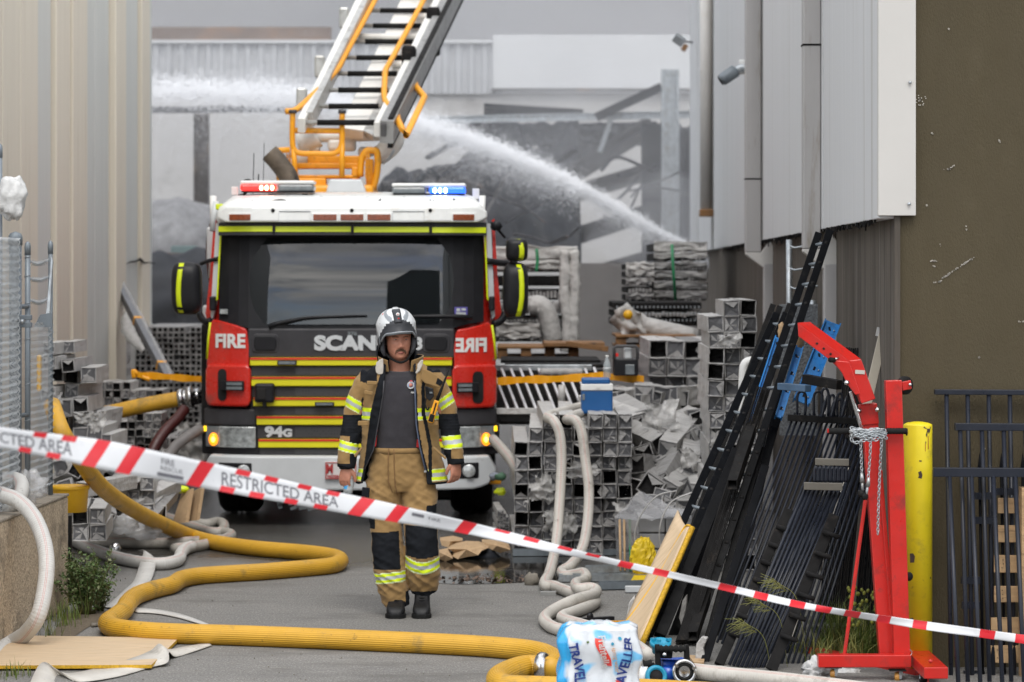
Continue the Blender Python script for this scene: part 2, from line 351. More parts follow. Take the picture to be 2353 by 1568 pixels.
def uv_hose(name, col, dark, kind):
    m = mat(name, col, .62 if kind == 'white' else .45, var=.1, vs=4, dirt=[(dark, .16, 5), (tuple(c*.5 for c in dark), .02, 23)])
    n, l, b = nodes(m)
    uvn = n.new("ShaderNodeUVMap"); s = n.new("ShaderNodeSeparateXYZ"); l.new(uvn.outputs[0], s.inputs[0])
    def mth(op, a, c=None, d=None):
        q = n.new("ShaderNodeMath"); q.operation = op
        for i, v in enumerate((a, c, d)):
            if v is None: continue
            if hasattr(v, 'node'): l.new(v, q.inputs[i])
            else: q.inputs[i].default_value = v
        return q.outputs[0]
    bn = n.new("ShaderNodeBump"); bn.inputs['Strength'].default_value = .35; bn.inputs['Distance'].default_value = .003
    if kind == 'yellow':      # fine ridges that run along the hose
        h = mth('SINE', mth('MULTIPLY', s.outputs[1], 2*math.pi*30)); l.new(h, bn.inputs['Height'])
        src = b.inputs['Base Color'].links[0].from_socket
        q = n.new("ShaderNodeMix"); q.data_type = 'RGBA'; q.blend_type = 'MULTIPLY'; l.new(src, q.inputs[6]); q.inputs[7].default_value = (.72, .66, .5, 1)
        l.new(mth('MULTIPLY', mth('GREATER_THAN', h, .35), .16), q.inputs[0]); l.new(q.outputs[2], b.inputs['Base Color'])
    else:                      # woven jacket with two thin red lines
        h = mth('SINE', mth('MULTIPLY', s.outputs[0], 420)); l.new(h, bn.inputs['Height']); bn.inputs['Distance'].default_value = .0015
        src = b.inputs['Base Color'].links[0].from_socket; out = src
        for v0 in (.07, .10):
            d = mth('LESS_THAN', mth('ABSOLUTE', mth('SUBTRACT', s.outputs[1], v0)), .006)
            q = n.new("ShaderNodeMix"); q.data_type = 'RGBA'; l.new(mth('MULTIPLY', d, .55), q.inputs[0]); l.new(out, q.inputs[6]); q.inputs[7].default_value = (.45, .12, .10, 1); out = q.outputs[2]
        l.new(out, b.inputs['Base Color'])
    l.new(bn.outputs[0], b.inputs['Normal']); return m
hose_yel = uv_hose("yellow_ribbed_hose", (.56, .305, .020), (.27, .17, .04), 'yellow')
hose_wht = uv_hose("woven_white_hose", (.50, .475, .43), (.30, .28, .24), 'white')
hose_wht_clean = uv_hose("clean_white_hose", (.50, .49, .465), (.42, .40, .37), 'white')
hose_grey = uv_hose("grimy_grey_hose", (.34, .32, .285), (.18, .165, .14), 'white')
hose_red = mat("dark_red_hose", (.05, .009, .008), .5, var=.2)
hose_dgrey = mat("grey_rubber_hose", (.16, .15, .145), .55, var=.2, dirt=((.26, .25, .23), .2, 8))
def glass(name, tint, rough=.02, spec=.5):
    m = bpy.data.materials.new(name); m.use_nodes = True; n, l, b = nodes(m)
    b.inputs['Base Color'].default_value = (*tint, 1); b.inputs['Roughness'].default_value = rough; b.inputs['Alpha'].default_value = spec
    b.inputs['IOR'].default_value = 1.7; b.inputs['Coat Weight'].default_value = .6; b.inputs['Coat Roughness'].default_value = .01
    return m
glass_m = glass("tinted_windscreen_glass", (.006, .009, .010), .015, .72)
bottle_m = glass("clear_bottle_plastic", (.62, .68, .70), .08, .38)
film_m = glass("clear_wrapping_film", (.62, .62, .62), .25, .35)
# ------------------------------------------------------------------ ground
MB().add([(-300, -60, 0), (300, -60, 0), (300, 700, 0), (-300, 700, 0)], [(0, 1, 2, 3)]).build("ground", ground_m, kind='structure', origin=(0, 0, 0))
def patch(name, pts, m, z=.004):
    P = crv([G(x, y, z) for x, y in pts]+[G(*pts[0], z)], 5)[:-1]
    return MB().add(P, [tuple(range(len(P)))][:1]).build(name, m, kind='structure')
patch("puddle", [(960, 1300), (1030, 1268), (1180, 1272), (1290, 1290), (1262, 1312), (1330, 1326), (1230, 1336), (1100, 1342), (1010, 1340), (975, 1326)], water_m)
# soil along the foot of the low wall
soil = mat("dry_soil", (.12, .095, .065), .95, var=.35, vs=30, bump=.8, bs=60)
patch("soil", [(150, 1410), (250, 1405), (262, 1420), (205, 1440), (150, 1480), (95, 1530), (60, 1530), (110, 1470)], soil)
# ------------------------------------------------------------------ left warehouse
lw = thing("warehouse", "beige and grey panelled warehouse wall on the left behind the wire fence", "building", (-4.2, 28, 0))
def YL(x, X=-4.16): return F*-X/(CX-x)
MB().box((-10.3, 24.4, 3.1), (12, 16.9, 6.2)).build("wall", pipe_grey, lw)
edges = [(-60, 0, 1), (0, 42, 1), (42, 83, 1), (83, 125, 0), (125, 157, 1), (157, 191, 2), (191, 225, 0), (225, 257, 0), (257, 281, 2), (281, 323, 0), (323, 341, 1), (341, 355.5, 0)]
for i, (a, b, k) in enumerate(edges):
    ya, yb = YL(a), YL(b); off = {0: .0, 1: .05, 2: .075}[k]
    MB().box((-4.22+off/2, (ya+yb)/2, 3.1), (.06+off, yb-ya-.03, 6.2)).build("cladding_panel", clad_grey if k == 0 else clad_beige, lw, bevel=.012)
# the dark split in the end of the wall
cp = [W(290, 607, YL(290)-.1), W(300, 602, YL(300)-.1), W(312, 601, YL(312)-.1), W(322, 596, YL(322)-.1), W(330, 605, YL(330)-.1), W(343, 603, YL(343)-.1), W(356, 606, YL(354)-.1)]
MB().tube(cp, [.004, .010, .010, .018, .014, .008, .008], 6).build("crack", tube_dark, lw)
MB().tube(crv([(-3.9, 19.6, .3), (-3.9, 19.6, 2.2), (-3.9, 19.6, 2.36), (-3.94, 19.6, 2.42), (-4.02, 19.6, 2.43), (-4.1, 19.6, 2.42)], 5), .03, 10).build("vent_pipe", white_pl, None, "white elbow vent pipe standing behind the thick fence post", "pipe")
# ------------------------------------------------------------------ right warehouse
SK = .026
def Xu(Y): return 1.95+SK*(Y-15.06)
def Yw(x, off=0): return (1.95+off-SK*15.06)/((x-CX)/F-SK)
rw = thing("workshop", "dark olive rendered workshop with pale grey upper cladding on the right", "building", (2.05, 15.1, 0))
YF, YE = 15.10, 42.0
MB().prism([(Xu(YF)+.10, YF, 0), (8, YF, 0), (8, YE, 0), (Xu(YE)+.10, YE, 0)], (0, 0, 6.5)).build("side_wall", dark_wall, rw)
def olive_front():
    m = MB()
    m.prism([(2.052, YF-.03, 0), (8.052, YF-.03, 0), (8.052, YF-.004, 0), (2.052, YF-.004, 0)], (0, 0, 6.5)); return m
olive_front().build("front_wall", olive, rw)
# scrapes and chips in the render
sm = MB(); rr = random.Random(3)
for (x0, y0, x1, y1) in [(2145, 650, 2165, 646), (2165, 640, 2240, 590), (2137, 600, 2153, 600), (2139, 612, 2150, 612), (2168, 391, 2185, 388), (2185, 386, 2196, 378), (2340, 740, 2353, 738), (2128, 470, 2131, 474), (2180, 66, 2181, 70), (2220, 520, 2221, 530), (2296, 320, 2297, 326), (2262, 1030, 2263, 1040), (2160, 560, 2161, 565), (2142, 305, 2143, 309), (2250, 820, 2251, 824)]:
    n = max(2, int(math.hypot(x1-x0, y1-y0)/3))
    for k in range(n*2):
        t = rr.random(); p = W(x0+(x1-x0)*t+rr.uniform(-1, 1), y0+(y1-y0)*t+rr.uniform(-1.2, 1.2), YF-.034)
        sm.box(p, (rr.uniform(.002, .009), .003, rr.uniform(.002, .007)), (0, rr.uniform(-.8, .8), 0))
for k in range(26):
    a = rr.uniform(0, 6.28); d = rr.uniform(0, 1)**2*16; p = W(2114+math.cos(a)*d, 230+math.sin(a)*d*.8, YF-.034)
    sm.box(p, (.005, .003, .005), (0, a, 0))
sm.build("scrape_mark", lining, rw)
MB().box((2.05, YF-.02, 3.25), (.03, .07, 6.5)).build("corner_strip", dark_wall, rw)
zb = lambda x: 2.39
pan = [(2018, 1891), (1889, 1753), (1749, 1640), (1634, 1604), (1602, 1585)]
for a, b in pan:
    ya, yb = Yw(a)+.012, Yw(b)-.012
    MB().prism([(Xu(ya), ya, 2.39), (Xu(ya)+.09, ya, 2.39), (Xu(yb)+.09, yb, 2.39), (Xu(yb), yb, 2.39)], (0, 0, 4.11)).build("upper_cladding", clad_side, rw, bevel=.006)
MB().box((2.045, YF-.055, 4.45), (.20, .05, 4.09)).build("corner_flashing", clad_white, rw, bevel=.004)
for (x, y) in [(2091, 190), (2089, 469)]:
    MB().lathe([(.009, 0), (.009, .008), (.004, .012)], W(x, y, YF-.085), (0, -1, 0), 10).build("fixing_screw", steel, rw)
# grime and cobweb fringe under the cladding
fr_ = MB(); rr = random.Random(5)
for k in range(700):
    Y = rr.uniform(15.3, 30); L = rr.uniform(.008, .045)*(2 if rr.random() < .06 else 1); p = Vector((Xu(Y)+rr.uniform(-.005, .02), Y, 2.395))
    fr_.box(p-Vector((0, 0, L/2)), (.003, rr.uniform(.003, .016), L*.7), (rr.uniform(-.4, .4), 0, rr.uniform(-1, 1)))
fr_.build("grime_fringe", dusty_black, rw, kind="stuff")
def downpipe(xl, xr, ybot, zt=6.45):
    Y = Yw(xr); X1 = Xu(Y)-.003; wd = (xr-xl)*Y/F; z0 = 2.1+(HY-ybot)*Y/F
    m = MB().box((X1-wd/2, Y+.06, (z0+zt)/2), (wd, .12, zt-z0))
    o = m.build("box_downpipe", pipe_grey, rw, bevel=.008)
    zj = z0+1.05+(.3 if xl > 1800 else -.4)
    MB().box((X1-wd/2, Y+.06, zj), (wd+.008, .128, .012)).build("joint", dusty_black, o)
    # offset shoe and the lower run on the dark wall
    MB().prism([(X1-wd, Y+.004, z0), (X1-wd, Y+.004, z0-.02), (X1+.05, Y+.004, z0-.16), (X1+.20, Y+.004, z0-.10), (X1+.08, Y+.004, z0+.1), (X1, Y+.004, z0)], (0, .1, 0)).build("offset_bend", clad_white, rw, bevel=.008)
    MB().box((X1+.085, Y+.05, (z0-.1)/2), (.125, .10, z0-.1)).build("lower_downpipe", pipe_grey, rw, bevel=.008)
downpipe(1847, 1887, 572); downpipe(1714, 1750, 580)
Yp = Yw(1637); MB().tube([(Xu(Yp)-.075, Yp, 2.1+(HY-492)*Yp/F), (Xu(Yp)-.075, Yp, 6.45)], .078, 16).build("round_downpipe", clad_white, rw)
MB().tube([(Xu(Yp)-.075, Yp, 7.2-.9), (Xu(Yp)-.075, Yp, 7.3-.9)], .088, 16).build("pipe_collar", clad_side, rw)
MB().box((Xu(Yp)-.075, Yp-.02, 2.1+(HY-490)*Yp/F), (.17, .17, .09)).build("rusty_collar", brown_wood, rw, bevel=.01)
# flood light and camera
fl = thing("flood_light", "small rusty flood light on the far edge of the pale cladding", "light", W(1592, 100, 39.5))
MB().box(W(1560, 92, 39.5), (.16, .10, .12), (R(25), R(35), 0)).build("lamp_head", steel, fl, bevel=.01)
MB().bar(W(1566, 95, 39.5), W(1592, 98, 39.5), .025).build("bracket", burnt_beam, fl)
MB().box(W(1573, 110, 39.5), (.07, .07, .10), (0, R(30), 0)).build("sensor", brown_wood, fl, bevel=.008)
cm = thing("security_camera", "grey security camera with a bent arm on the pale cladding", "camera", W(1714, 165, 26.8))
cY = 26.6
MB().tube([W(1657, 186, cY), W(1664, 180, cY), W(1690, 163, cY), W(1694, 160, cY)], [.055, .062, .062, .03], 14).build("housing", gal_dark, cm)
MB().lathe([(.045, 0), (.045, .004)], W(1656, 187, cY-.0), tuple(W(1656, 187, cY)-W(1690, 163, cY)), 14).build("lens", tube_dark, cm)
MB().tube(crv([W(1690, 163, cY), W(1700, 157, cY), W(1716, 156, cY)], 4), .035, 10).build("arm", steel, cm)
MB().box(W(1710, 155, cY+.05), (.10, .03, .14)).build("mount", white_pl, cm, bevel=.01)
# ------------------------------------------------------------------ far burnt warehouse
BY = 56.0
bw = thing("burnt_warehouse", "long grey burnt-out warehouse wall in the smoke behind the truck", "building", W(900, 628, BY)-Vector((0, 0, 2.1)))
def slabD(mb, x0, y0, x1, y1, Y, th=.2):
    a, b = W(x0, y0, Y), W(x1, y1, Y)
    mb.prism([(a.x, Y, a.z), (a.x, Y, b.z), (b.x, Y, b.z), (b.x, Y, a.z)], (0, th, 0)); return mb
slabD(MB(), -200, 214, 2000, 900, BY).build("lower_wall", far_wall, bw)
m = MB(); xs = [-8.5+.11*i for i in range(79)]
prof = [(x, BY-.02-(.05 if (i//2) % 2 else 0)) for i, x in enumerate(xs)]
x0c, x1c = -8.5, W(1131, 0, BY).x
pts = []; i = 0; x = x0c
while x < x1c:
    for dx, d in ((0, .0), (.09, 0), (.12, .05), (.2, .05), (.23, 0)): pts.append((x+dx, BY-.06-d))
    x += .26
zt, zb_ = 2.1+(HY-97)*BY/F, 2.1+(HY-217)*BY/F
vs = [(a, b, z) for z in (zb_, zt) for a, b in pts]; n = len(pts)
m.add(vs, [(i, i+1, n+i+1, n+i) for i in range(n-1)]); m.build("ribbed_cladding", far_clad, bw, solid=.02)
slabD(MB(), 1133, 80, 1760, 205, BY-.12, .1).build("plain_cladding", far_white, bw)
slabD(MB(), 1130, 203, 1760, 210, BY-.16, .1).build("flashing", burnt_beam, bw)
slabD(MB(), 250, 62, 760, 93, BY-.1, .3).build("rusted_fascia", rust, bw)
slabD(MB(), 200, 92, 1131, 99, BY-.18, .1).build("gutter", far_white, bw)
# burnt frame in front of it
def beamD(name, a, b, w_, label, m_=burnt_beam, cat="beam", grp=None, d=None):
    A, B = W(*a), W(*b); wd = w_*a[2]/F
    mb = MB(); u = (B-A).normalized(); up = Vector((0, -1, 0)); 
    t = wd*.16; dp = d or wd*.8
    side = u.cross(up).normalized()
    mb.bar(A+side*(wd/2-t/2), B+side*(wd/2-t/2), t, dp, up); mb.bar(A-side*(wd/2-t/2), B-side*(wd/2-t/2), t, dp, up); mb.bar(A, B, wd-2*t, t, up)
    return mb.build(name, m_, None, label, cat, grp)
beamD("steel_column", (463, 262, 50), (463, 900, 50), 34, "blackened steel column standing behind the cab on the left", M_("charred_column", (.03, .022, .017), .8, var=.5, vs=2, dirt=((.10, .065, .03), .2, 2)), "column")
beamD("roof_beam", (340, 253, 49.6), (760, 250, 49.6), 15, "thin dark roof beam resting on the blackened column", burnt)
beamD("steel_column", (1540, 160, 47), (1540, 900, 47), 40, "pale grey steel column rising highest above the collapsed roof", steel, "column")
beamD("steel_column", (1500, 285, 47.5), (1503, 900, 47.5), 52, "dark burnt column just left of the pale grey column", burnt, "column")
beamD("roof_beam", (960, 277, 48), (1640, 262, 48), 17, "long pale-edged roof beam crossing above the collapsed sheets", steel)
beamD("roof_beam", (1310, 405, 48.5), (1500, 285, 48.5), 44, "broad slanting beam under the long pale-edged beam", burnt_beam)
beamD("roof_brace", (1405, 272, 48.3), (1378, 350, 48.3), 11, "short pale brace dropping from the long roof beam", steel)
beamD("roof_beam", (1290, 455, 48.8), (1500, 392, 48.8), 40, "slanting burnt beam through the water jet", burnt_beam)
beamD("roof_beam", (1310, 548, 48.2), (1510, 482, 48.2), 40, "dark slanting beam below the water jet", burnt)
beamD("roof_beam", (1290, 655, 48), (1620, 560, 48), 44, "lowest and widest grey fallen beam above the plain wall", burnt_beam)
beamD("roof_brace", (1370, 270, 47.8), (1520, 200, 47.8), 20, "bent brace joining the pale grey column at its top", burnt)
for i, (dx, l_) in enumerate([(0, "lowest"), (1, "middle"), (2, "topmost")]):
    beamD("twisted_purlin", (1112, 262-10*dx, 48.6+.1*i), (1300+20*dx, 268-6*dx, 48.4+.1*i), 9, l_+" of the three twisted dark purlins lying on the roof beam", burnt, "purlin", "twisted purlins on the roof beam")
def sheet(name, c, label, amp=.25, nr=9, m_=burnt, seed=1):
    A, B, C_, D_ = [W(*p) for p in c]; g = (MB())
    nrm = (B-A).cross(D_-A).normalized()
    def f(u, v):
        p = (A*(1-u)+B*u)*(1-v)+(D_*(1-u)+C_*u)*v
        return p+nrm*(amp*noise.fractal(Vector((u*2+seed, v*2, seed)), 1, 2, 3)+.25*amp*noise.fractal(Vector((u*9, v*9+seed, 2)), 1, 2, 3)+.03*math.sin(u*nr*6.28))
    g.grid(f, nr*6, 14); return g.build(name, m_, None, label, "roof sheet", "fallen roof sheets in the smoke", solid=.03)
sheet("roof_sheet", [(1085, 335, 49.5), (1325, 300, 50), (1335, 610, 47), (1080, 610, 46.5)], "large dark fallen roof sheet right of the truck mirror", .55, 3, burnt, 2)
sheet("roof_sheet", [(855, 452, 48), (1100, 330, 49.4), (1110, 640, 46), (850, 640, 46)], "dark roof sheet sagging behind the blue light bar", .5, 3, burnt, 5)
sheet("roof_sheet", [(1000, 290, 50.5), (1330, 272, 50.5), (1330, 340, 50), (1040, 330, 50)], "grey roof sheet hanging under the long roof beam", .25, 9, burnt, 8)
sheet("roof_sheet", [(1310, 285, 51), (1510, 280, 51), (1500, 335, 51), (1340, 330, 51)], "small dark sheet between the slanting beam and the long beam", .15, 6, burnt, 11)
sheet("roof_sheet", [(880, 425, 47), (1020, 385, 47.2), (1110, 430, 47), (870, 455, 46.8)], "curved sheet edge arching just above the blue light bar", .4, 5, burnt_beam, 14)
sheet("roof_sheet", [(1515, 285, 52), (1600, 280, 52), (1600, 600, 51), (1520, 600, 51)], "dark sheet hanging behind the pale grey column", .4, 3, burnt, 17)
sheet("roof_sheet", [(1310, 290, 51.5), (1420, 285, 51.5), (1330, 420, 51), (1310, 420, 51)], "narrow dark sheet at the left end of the slanting beams", .2, 3, burnt, 19)
rr = random.Random(19)
for k in range(16):
    x, y = rr.uniform(900, 1310), rr.uniform(345, 590); a = R(rr.uniform(-55, 40)); L = rr.uniform(60, 190); dx, dy = math.cos(a)*L, math.sin(a)*L; Y = 45.6+rr.uniform(-.5, .8); b_ = rr.uniform(-30, 30)
    P_ = crv([W(x, y, Y), W(x+dx*.4, y+dy*.4+b_*.5, Y+.2), W(x+dx*.7, y+dy*.7+b_, Y), W(x+dx, y+dy+b_*.6, Y-.2)], 6); wd = rr.uniform(.03, .11)
    MB().tube(P_, wd, 4, True, 0, False, flat=rr.uniform(.25, .8)).build("bent_purlin", burnt if k % 3 else burnt_beam, None, "bent burnt purlin tangled in front of the dark fallen sheets", "purlin", "bent purlins in the collapsed roof")
for k in range(7):
    x, y = 1320+rr.uniform(0, 190), 300+rr.uniform(0, 250); P_ = crv([W(x, y, 46.4), W(x+rr.uniform(20, 60), y-rr.uniform(-20, 40), 46.5), W(x+rr.uniform(70, 120), y-rr.uniform(-10, 80), 46.7)], 6); MB().tube(P_, rr.uniform(.03, .07), 4, True, 0, False, flat=.5).build("bent_purlin", burnt, None, "bent burnt strip hanging among the slanting beams", "purlin", "bent strips among the slanting beams")
MB().tube(crv([W(900, 432, 46.5), W(925, 415, 46.5), W(950, 425, 46.5), W(985, 395, 46.5), W(1010, 412, 46.5)], 4), .06, 6).build("cable", burnt, None, "bent dark cable on the curved roof sheet edge", "cable")
slabD(MB(), 1318, 605, 1640, 900, 46, .25).build("block_wall", mat("grey_block_wall", (.125, .115, .108), .85, var=.12, vs=2), None, "plain dark grey wall between the wrapped stacks", "wall")
MB().blob(W(400, 575, 47), (1.0, 1.0, .85), .12, 3, 26, 14).build("rubble_mound", M_("grey_rubble", (.22, .22, .225), .9, var=.3, vs=5, bump=.8, bs=14), None, "pale grey rubble mound left of the truck cab", "mound")
MB().box(W(402, 596, 44), (.9, .5, .2), (0, .03, 0)).build("charred_beam", mat("charred_timber", (.06, .045, .04), .8, var=.4), None, "charred dark beam end beside the left truck mirror", "beam", bevel=.02)
MB().box(W(425, 580, 45), (.4, .4, .2)).build("green_crate", mat("dull_green", (.09, .14, .14), .7), None, "dull green box on the charred beam", "box", bevel=.02)
MB().blob(W(400, 690, 43), (1.1, .8, .7), .3, 2.5, 22, 12, seed=4).build("burnt_heap", burnt, None, "dark burnt heap between the left wall and the cab", "debris heap")
# ------------------------------------------------------------------ wrapped tube stacks
def tube_mesh(name, a, L, seed, wrap=True, nseg=7):
    """square hollow tube along +Y with its near end at the origin; film bunched over the end"""
    r_ = random.Random(seed); m = MB(); h = a/2; t = a*.07
    ring = []
    nn = 4
    def outline(s, jit, y0):
        out = []
        for (x0, z0, x1, z1) in ((-s, -s, s, -s), (s, -s, s, s), (s, s, -s, s), (-s, s, -s, -s)):
            for k in range(nn):
                tt = k/nn; out.append(Vector((x0+(x1-x0)*tt+r_.uniform(-jit, jit), y0, z0+(z1-z0)*tt+r_.uniform(-jit, jit))))
        return out
    rings = [outline(h*.99, a*.012, -r_.uniform(0, .03)*a*4)]
    for i in range(nseg): rings.append(outline(h*1.0, a*.02, .01+L*((i+1)/nseg)**1.3))
    m.loft(rings, False, 0, False)
    # rim and recessed end film with an envelope fold
    inn = outline(h*.87, a*.015, -.002); inn = [p+Vector((0, r_.uniform(-.004, .006), 0)) for p in inn]
    m.loft([rings[0], inn], False, 1, False)
    kd = r_.random(); dz_ = a*(1.6 if kd < .22 else r_.uniform(.10, .28)); dp = [p*.8+Vector((0, dz_*r_.uniform(.8, 1.2), 0)) for p in inn]; m.loft([inn, dp], False, 2 if kd < .22 else 3, False)
    c0 = Vector((r_.uniform(-.4, .4)*h, dz_+a*r_.uniform(-.10, .12), r_.uniform(-.5, .3)*h)); o = len(m.v)
    vs = dp+[c0]; k = len(dp); fm = [(i, (i+1) % k, k) for i in range(k)]
    for f in fm: m.add([vs[j] for j in f], [(0, 1, 2)], 2 if kd < .22 else r_.choice([3, 3, 3, 1]) if kd < .8 else 3)
    if r_.random() < .55:      # loose film flap
        x = r_.uniform(-.3, .3)*h; f0 = [Vector((-h*.9, -.004, h*.8)), Vector((x, -a*.10, r_.uniform(-.2, .2)*h)), Vector((h*.9, -.004, h*.8))]
        if r_.random() < .5: f0 = [Vector((p.x, p.y, -p.z)) for p in f0][::-1]
        m.add(f0, [(0, 1, 2)], 4)
    mm = [wrap_white if r_.random() < .6 else plas_wrap, plas_wrap, tube_dark, tube_grey, plas_wrap]
    me = m.build(name, mm, None, origin=(0, 0, 0)); d = me.data; bpy.data.objects.remove(me); d.name = name; return d
TV = [tube_mesh("wrapped_tube", .1, 2.4, s) for s in range(14)]
NT = [0]
def put_tube(p, a, L, yaw, label, grp, r_, roll=0):
    o = bpy.data.objects.new("wrapped_tube", TV[r_.randrange(len(TV))]); sc.collection.objects.link(o)
    o.location = p; o.rotation_euler = (0, roll, yaw); o.scale = (a/.1, L/2.4, a/.1); tag(o, label, "tube", grp); NT[0] += 1; return o
def stack(x0, y0, cols, rows, Y, a, L, label, grp, yaw=0, seed=1, z0=None, top=None, skip=.0, gapx=1.06, gapz=1.0, jit=.012):
    """bundle of tubes, x0 = left edge in the picture, y0 = its foot; top[c] = tubes in that column"""
    r_ = random.Random(seed); B = W(x0, y0, Y); ca, sa = math.cos(yaw), math.sin(yaw)
    for c in range(cols):
        nrow = top[c % len(top)] if top else rows
        for k in range(nrow):
            if r_.random() < skip: continue
            lx = (c+.5)*a*gapx; dy = r_.uniform(-.06, .06)
            p = Vector((B.x+lx*ca-dy*sa, Y+lx*sa+dy, B.z+(k+.5)*a*gapz)); p += Vector((r_.uniform(-1, 1)*jit*.6, 0, r_.uniform(-1, 1)*jit*.3))
            put_tube(p, a, L, yaw+r_.uniform(-.02, .02), label, grp, r_, r_.uniform(-.06, .06)+math.pi/2*r_.randrange(4))
stack(1180, 1274, 8, 10, 21.0, .104, 2.2, "film-wrapped square steel tube in the stack under the blue cooler", "tubes stacked under the cooler", 0, 2, top=[8, 9, 10, 10, 9, 10, 10, 10])
stack(1627, 1312, 3, 18, 19.9, .112, 1.5, "film-wrapped tube in the tall narrow stack beside the dark wall", "tubes in the tall stack by the wall", -.02, 3, top=[16, 17, 17], gapx=1.03)
stack(1490, 1030, 4, 3, 24.5, .155, 1.8, "fat cloudy-wrapped tube in the low stack behind the messy pile", "fat tubes behind the messy pile", 0, 4, top=[6, 6, 6, 6], gapx=1.02)
stack(206, 868, 4, 9, 30.0, .08, .7, "small wrapped tube in the narrow stack against the beige wall", "small tubes against the beige wall", 0, 6, top=[9, 9, 8, 6], gapx=1.08)
stack(222, 950, 8, 4, 27.5, .075, .6, "small wrapped tube in the stepped stack under the leaning tube", "small tubes under the leaning tube", 0, 7, top=[4, 4, 4, 4, 3, 3, 3, 3], gapx=1.08)
stack(255, 1075, 6, 6, 25.0, .068, .5, "small wrapped tube under the coupled yellow hose", "small tubes under the yellow hose", 0, 8, gapx=1.08, top=[6, 6, 7, 7, 7, 7])
stack(258, 1188, 3, 3, 21.5, .10, 1.2, "wrapped tube in the low block behind the curving yellow hose", "tubes behind the curving yellow hose", .05, 9)
stack(166, 1243, 2, 2, 19.6, .11, .9, "wrapped tube on the ground right of the yellow bucket", "tubes right of the yellow bucket", .1, 10, gapx=1.05)
# stepped pile at the left, tube by tube
r_ = random.Random(21)
for (x, y, s_) in [(122, 800, .09), (148, 800, .09), (122, 832, .10), (160, 840, .10), (122, 862, .11), (150, 868, .11), (205, 862, .12), (122, 905, .11), (158, 900, .11), (122, 942, .11), (155, 935, .13), (192, 928, .12), (130, 978, .12), (172, 972, .13), (205, 965, .12), (152, 1008, .12), (192, 1000, .13), (228, 992, .12), (170, 1040, .12), (212, 1030, .12), (248, 1012, .12), (140, 1068, .12), (190, 1072, .12), (230, 1064, .12), (150, 1110, .12), (190, 1108, .12), (228, 1100, .12), (262, 1092, .12)]:
    p = W(x, y, 22.0); put_tube(p+Vector((0, r_.uniform(-.3, .3), 0)), s_, .75, r_.uniform(-.12, .02), "wrapped tube in the stepped heap beside the wire gate", "tubes in the stepped heap", r_, r_.uniform(-.1, .1))
# far stacks: too many small ends to tell apart
m = MB(); r_ = random.Random(9)
def far_grid(x0, y0, x1, y1, Y, a, L):
    A, B = W(x0, y0, Y), W(x1, y1, Y); nx = int((B.x-A.x)/a); nz_ = int((A.z-B.z)/a)
    for i in range(nx):
        for k in range(nz_):
            if k == nz_-1 and r_.random() < .2: continue
            c = Vector((A.x+(i+.5)*a, Y+r_.uniform(-.04, .04), B.z+(k+.5)*a)); h = a*.47; q = a*.33
            j = lambda s: s*(1+r_.uniform(-.1, .1))
            o4 = [c+Vector((x*h, 0, z*h)) for x, z in ((-1, -1), (1, -1), (1, 1), (-1, 1))]; i4 = [c+Vector((x*j(q), 0, z*j(q))) for x, z in ((-1, -1), (1, -1), (1, 1), (-1, 1))]
            b4 = [p+Vector((0, a*.9, 0)) for p in i4]; e4 = [p+Vector((0, L, 0)) for p in o4]
            m.loft([e4, o4, i4], False, 0, False); m.loft([i4, b4], False, 1, False); m.add(b4, [(0, 1, 2, 3)], r_.choice([1, 1, 2]))
far_grid(284, 742, 470, 905, 31.5, .062, 2.2); far_grid(360, 905, 470, 1030, 30.5, .066, 1.5); far_grid(355, 1000, 470, 1110, 26.2, .07, 1.5)
m.build("small_tube_stack", [plas_wrap, tube_dark, tube_grey], None, "distant stacks of small wrapped square tubes beside the truck door", "tube stack", None, 'stuff')
# ------------------------------------------------------------------ fire truck
TY, TC = 23.55, 802
truck = thing("fire_truck", "red and white fire truck with a raised ladder facing the camera", "fire truck", ((TC-CX)/276, TY, 0))
def bend(x):
    d = max(0, abs((x-TC)/276)-.78); return .95*d*d
def rake(y): return max(0, (752-y)/276)*.17
def P(x, y, dy=0):
    p = W(x, y, TY); p.y += bend(x)+rake(y)+dy; return p
def plate(x0, x1, yt, yb, dy=0, th=.03, nx=14, mi=0, mb=None, smooth=False):
    """upright plate that follows the curve of the cab front; yt / yb may vary with x"""
    mb = mb or MB(); ft = yt if callable(yt) else (lambda x: yt); fb = yb if callable(yb) else (lambda x: yb); rings = []
    for i in range(nx+1):
        x = x0+(x1-x0)*i/nx; a, b = P(x, ft(x), dy), P(x, fb(x), dy); e = Vector((0, th, 0)); rings.append([a, b, b+e, a+e])
    return mb.loft(rings, True, mi, smooth)
def rr_(x0, x1, t, b, r):
    """rounded-corner top and bottom functions"""
    def e(x):
        d = min(x-x0, x1-x); return r-math.sqrt(max(0, r*r-(r-d)**2)) if d < r else 0
    return (lambda x: t+e(x)), (lambda x: b-e(x))
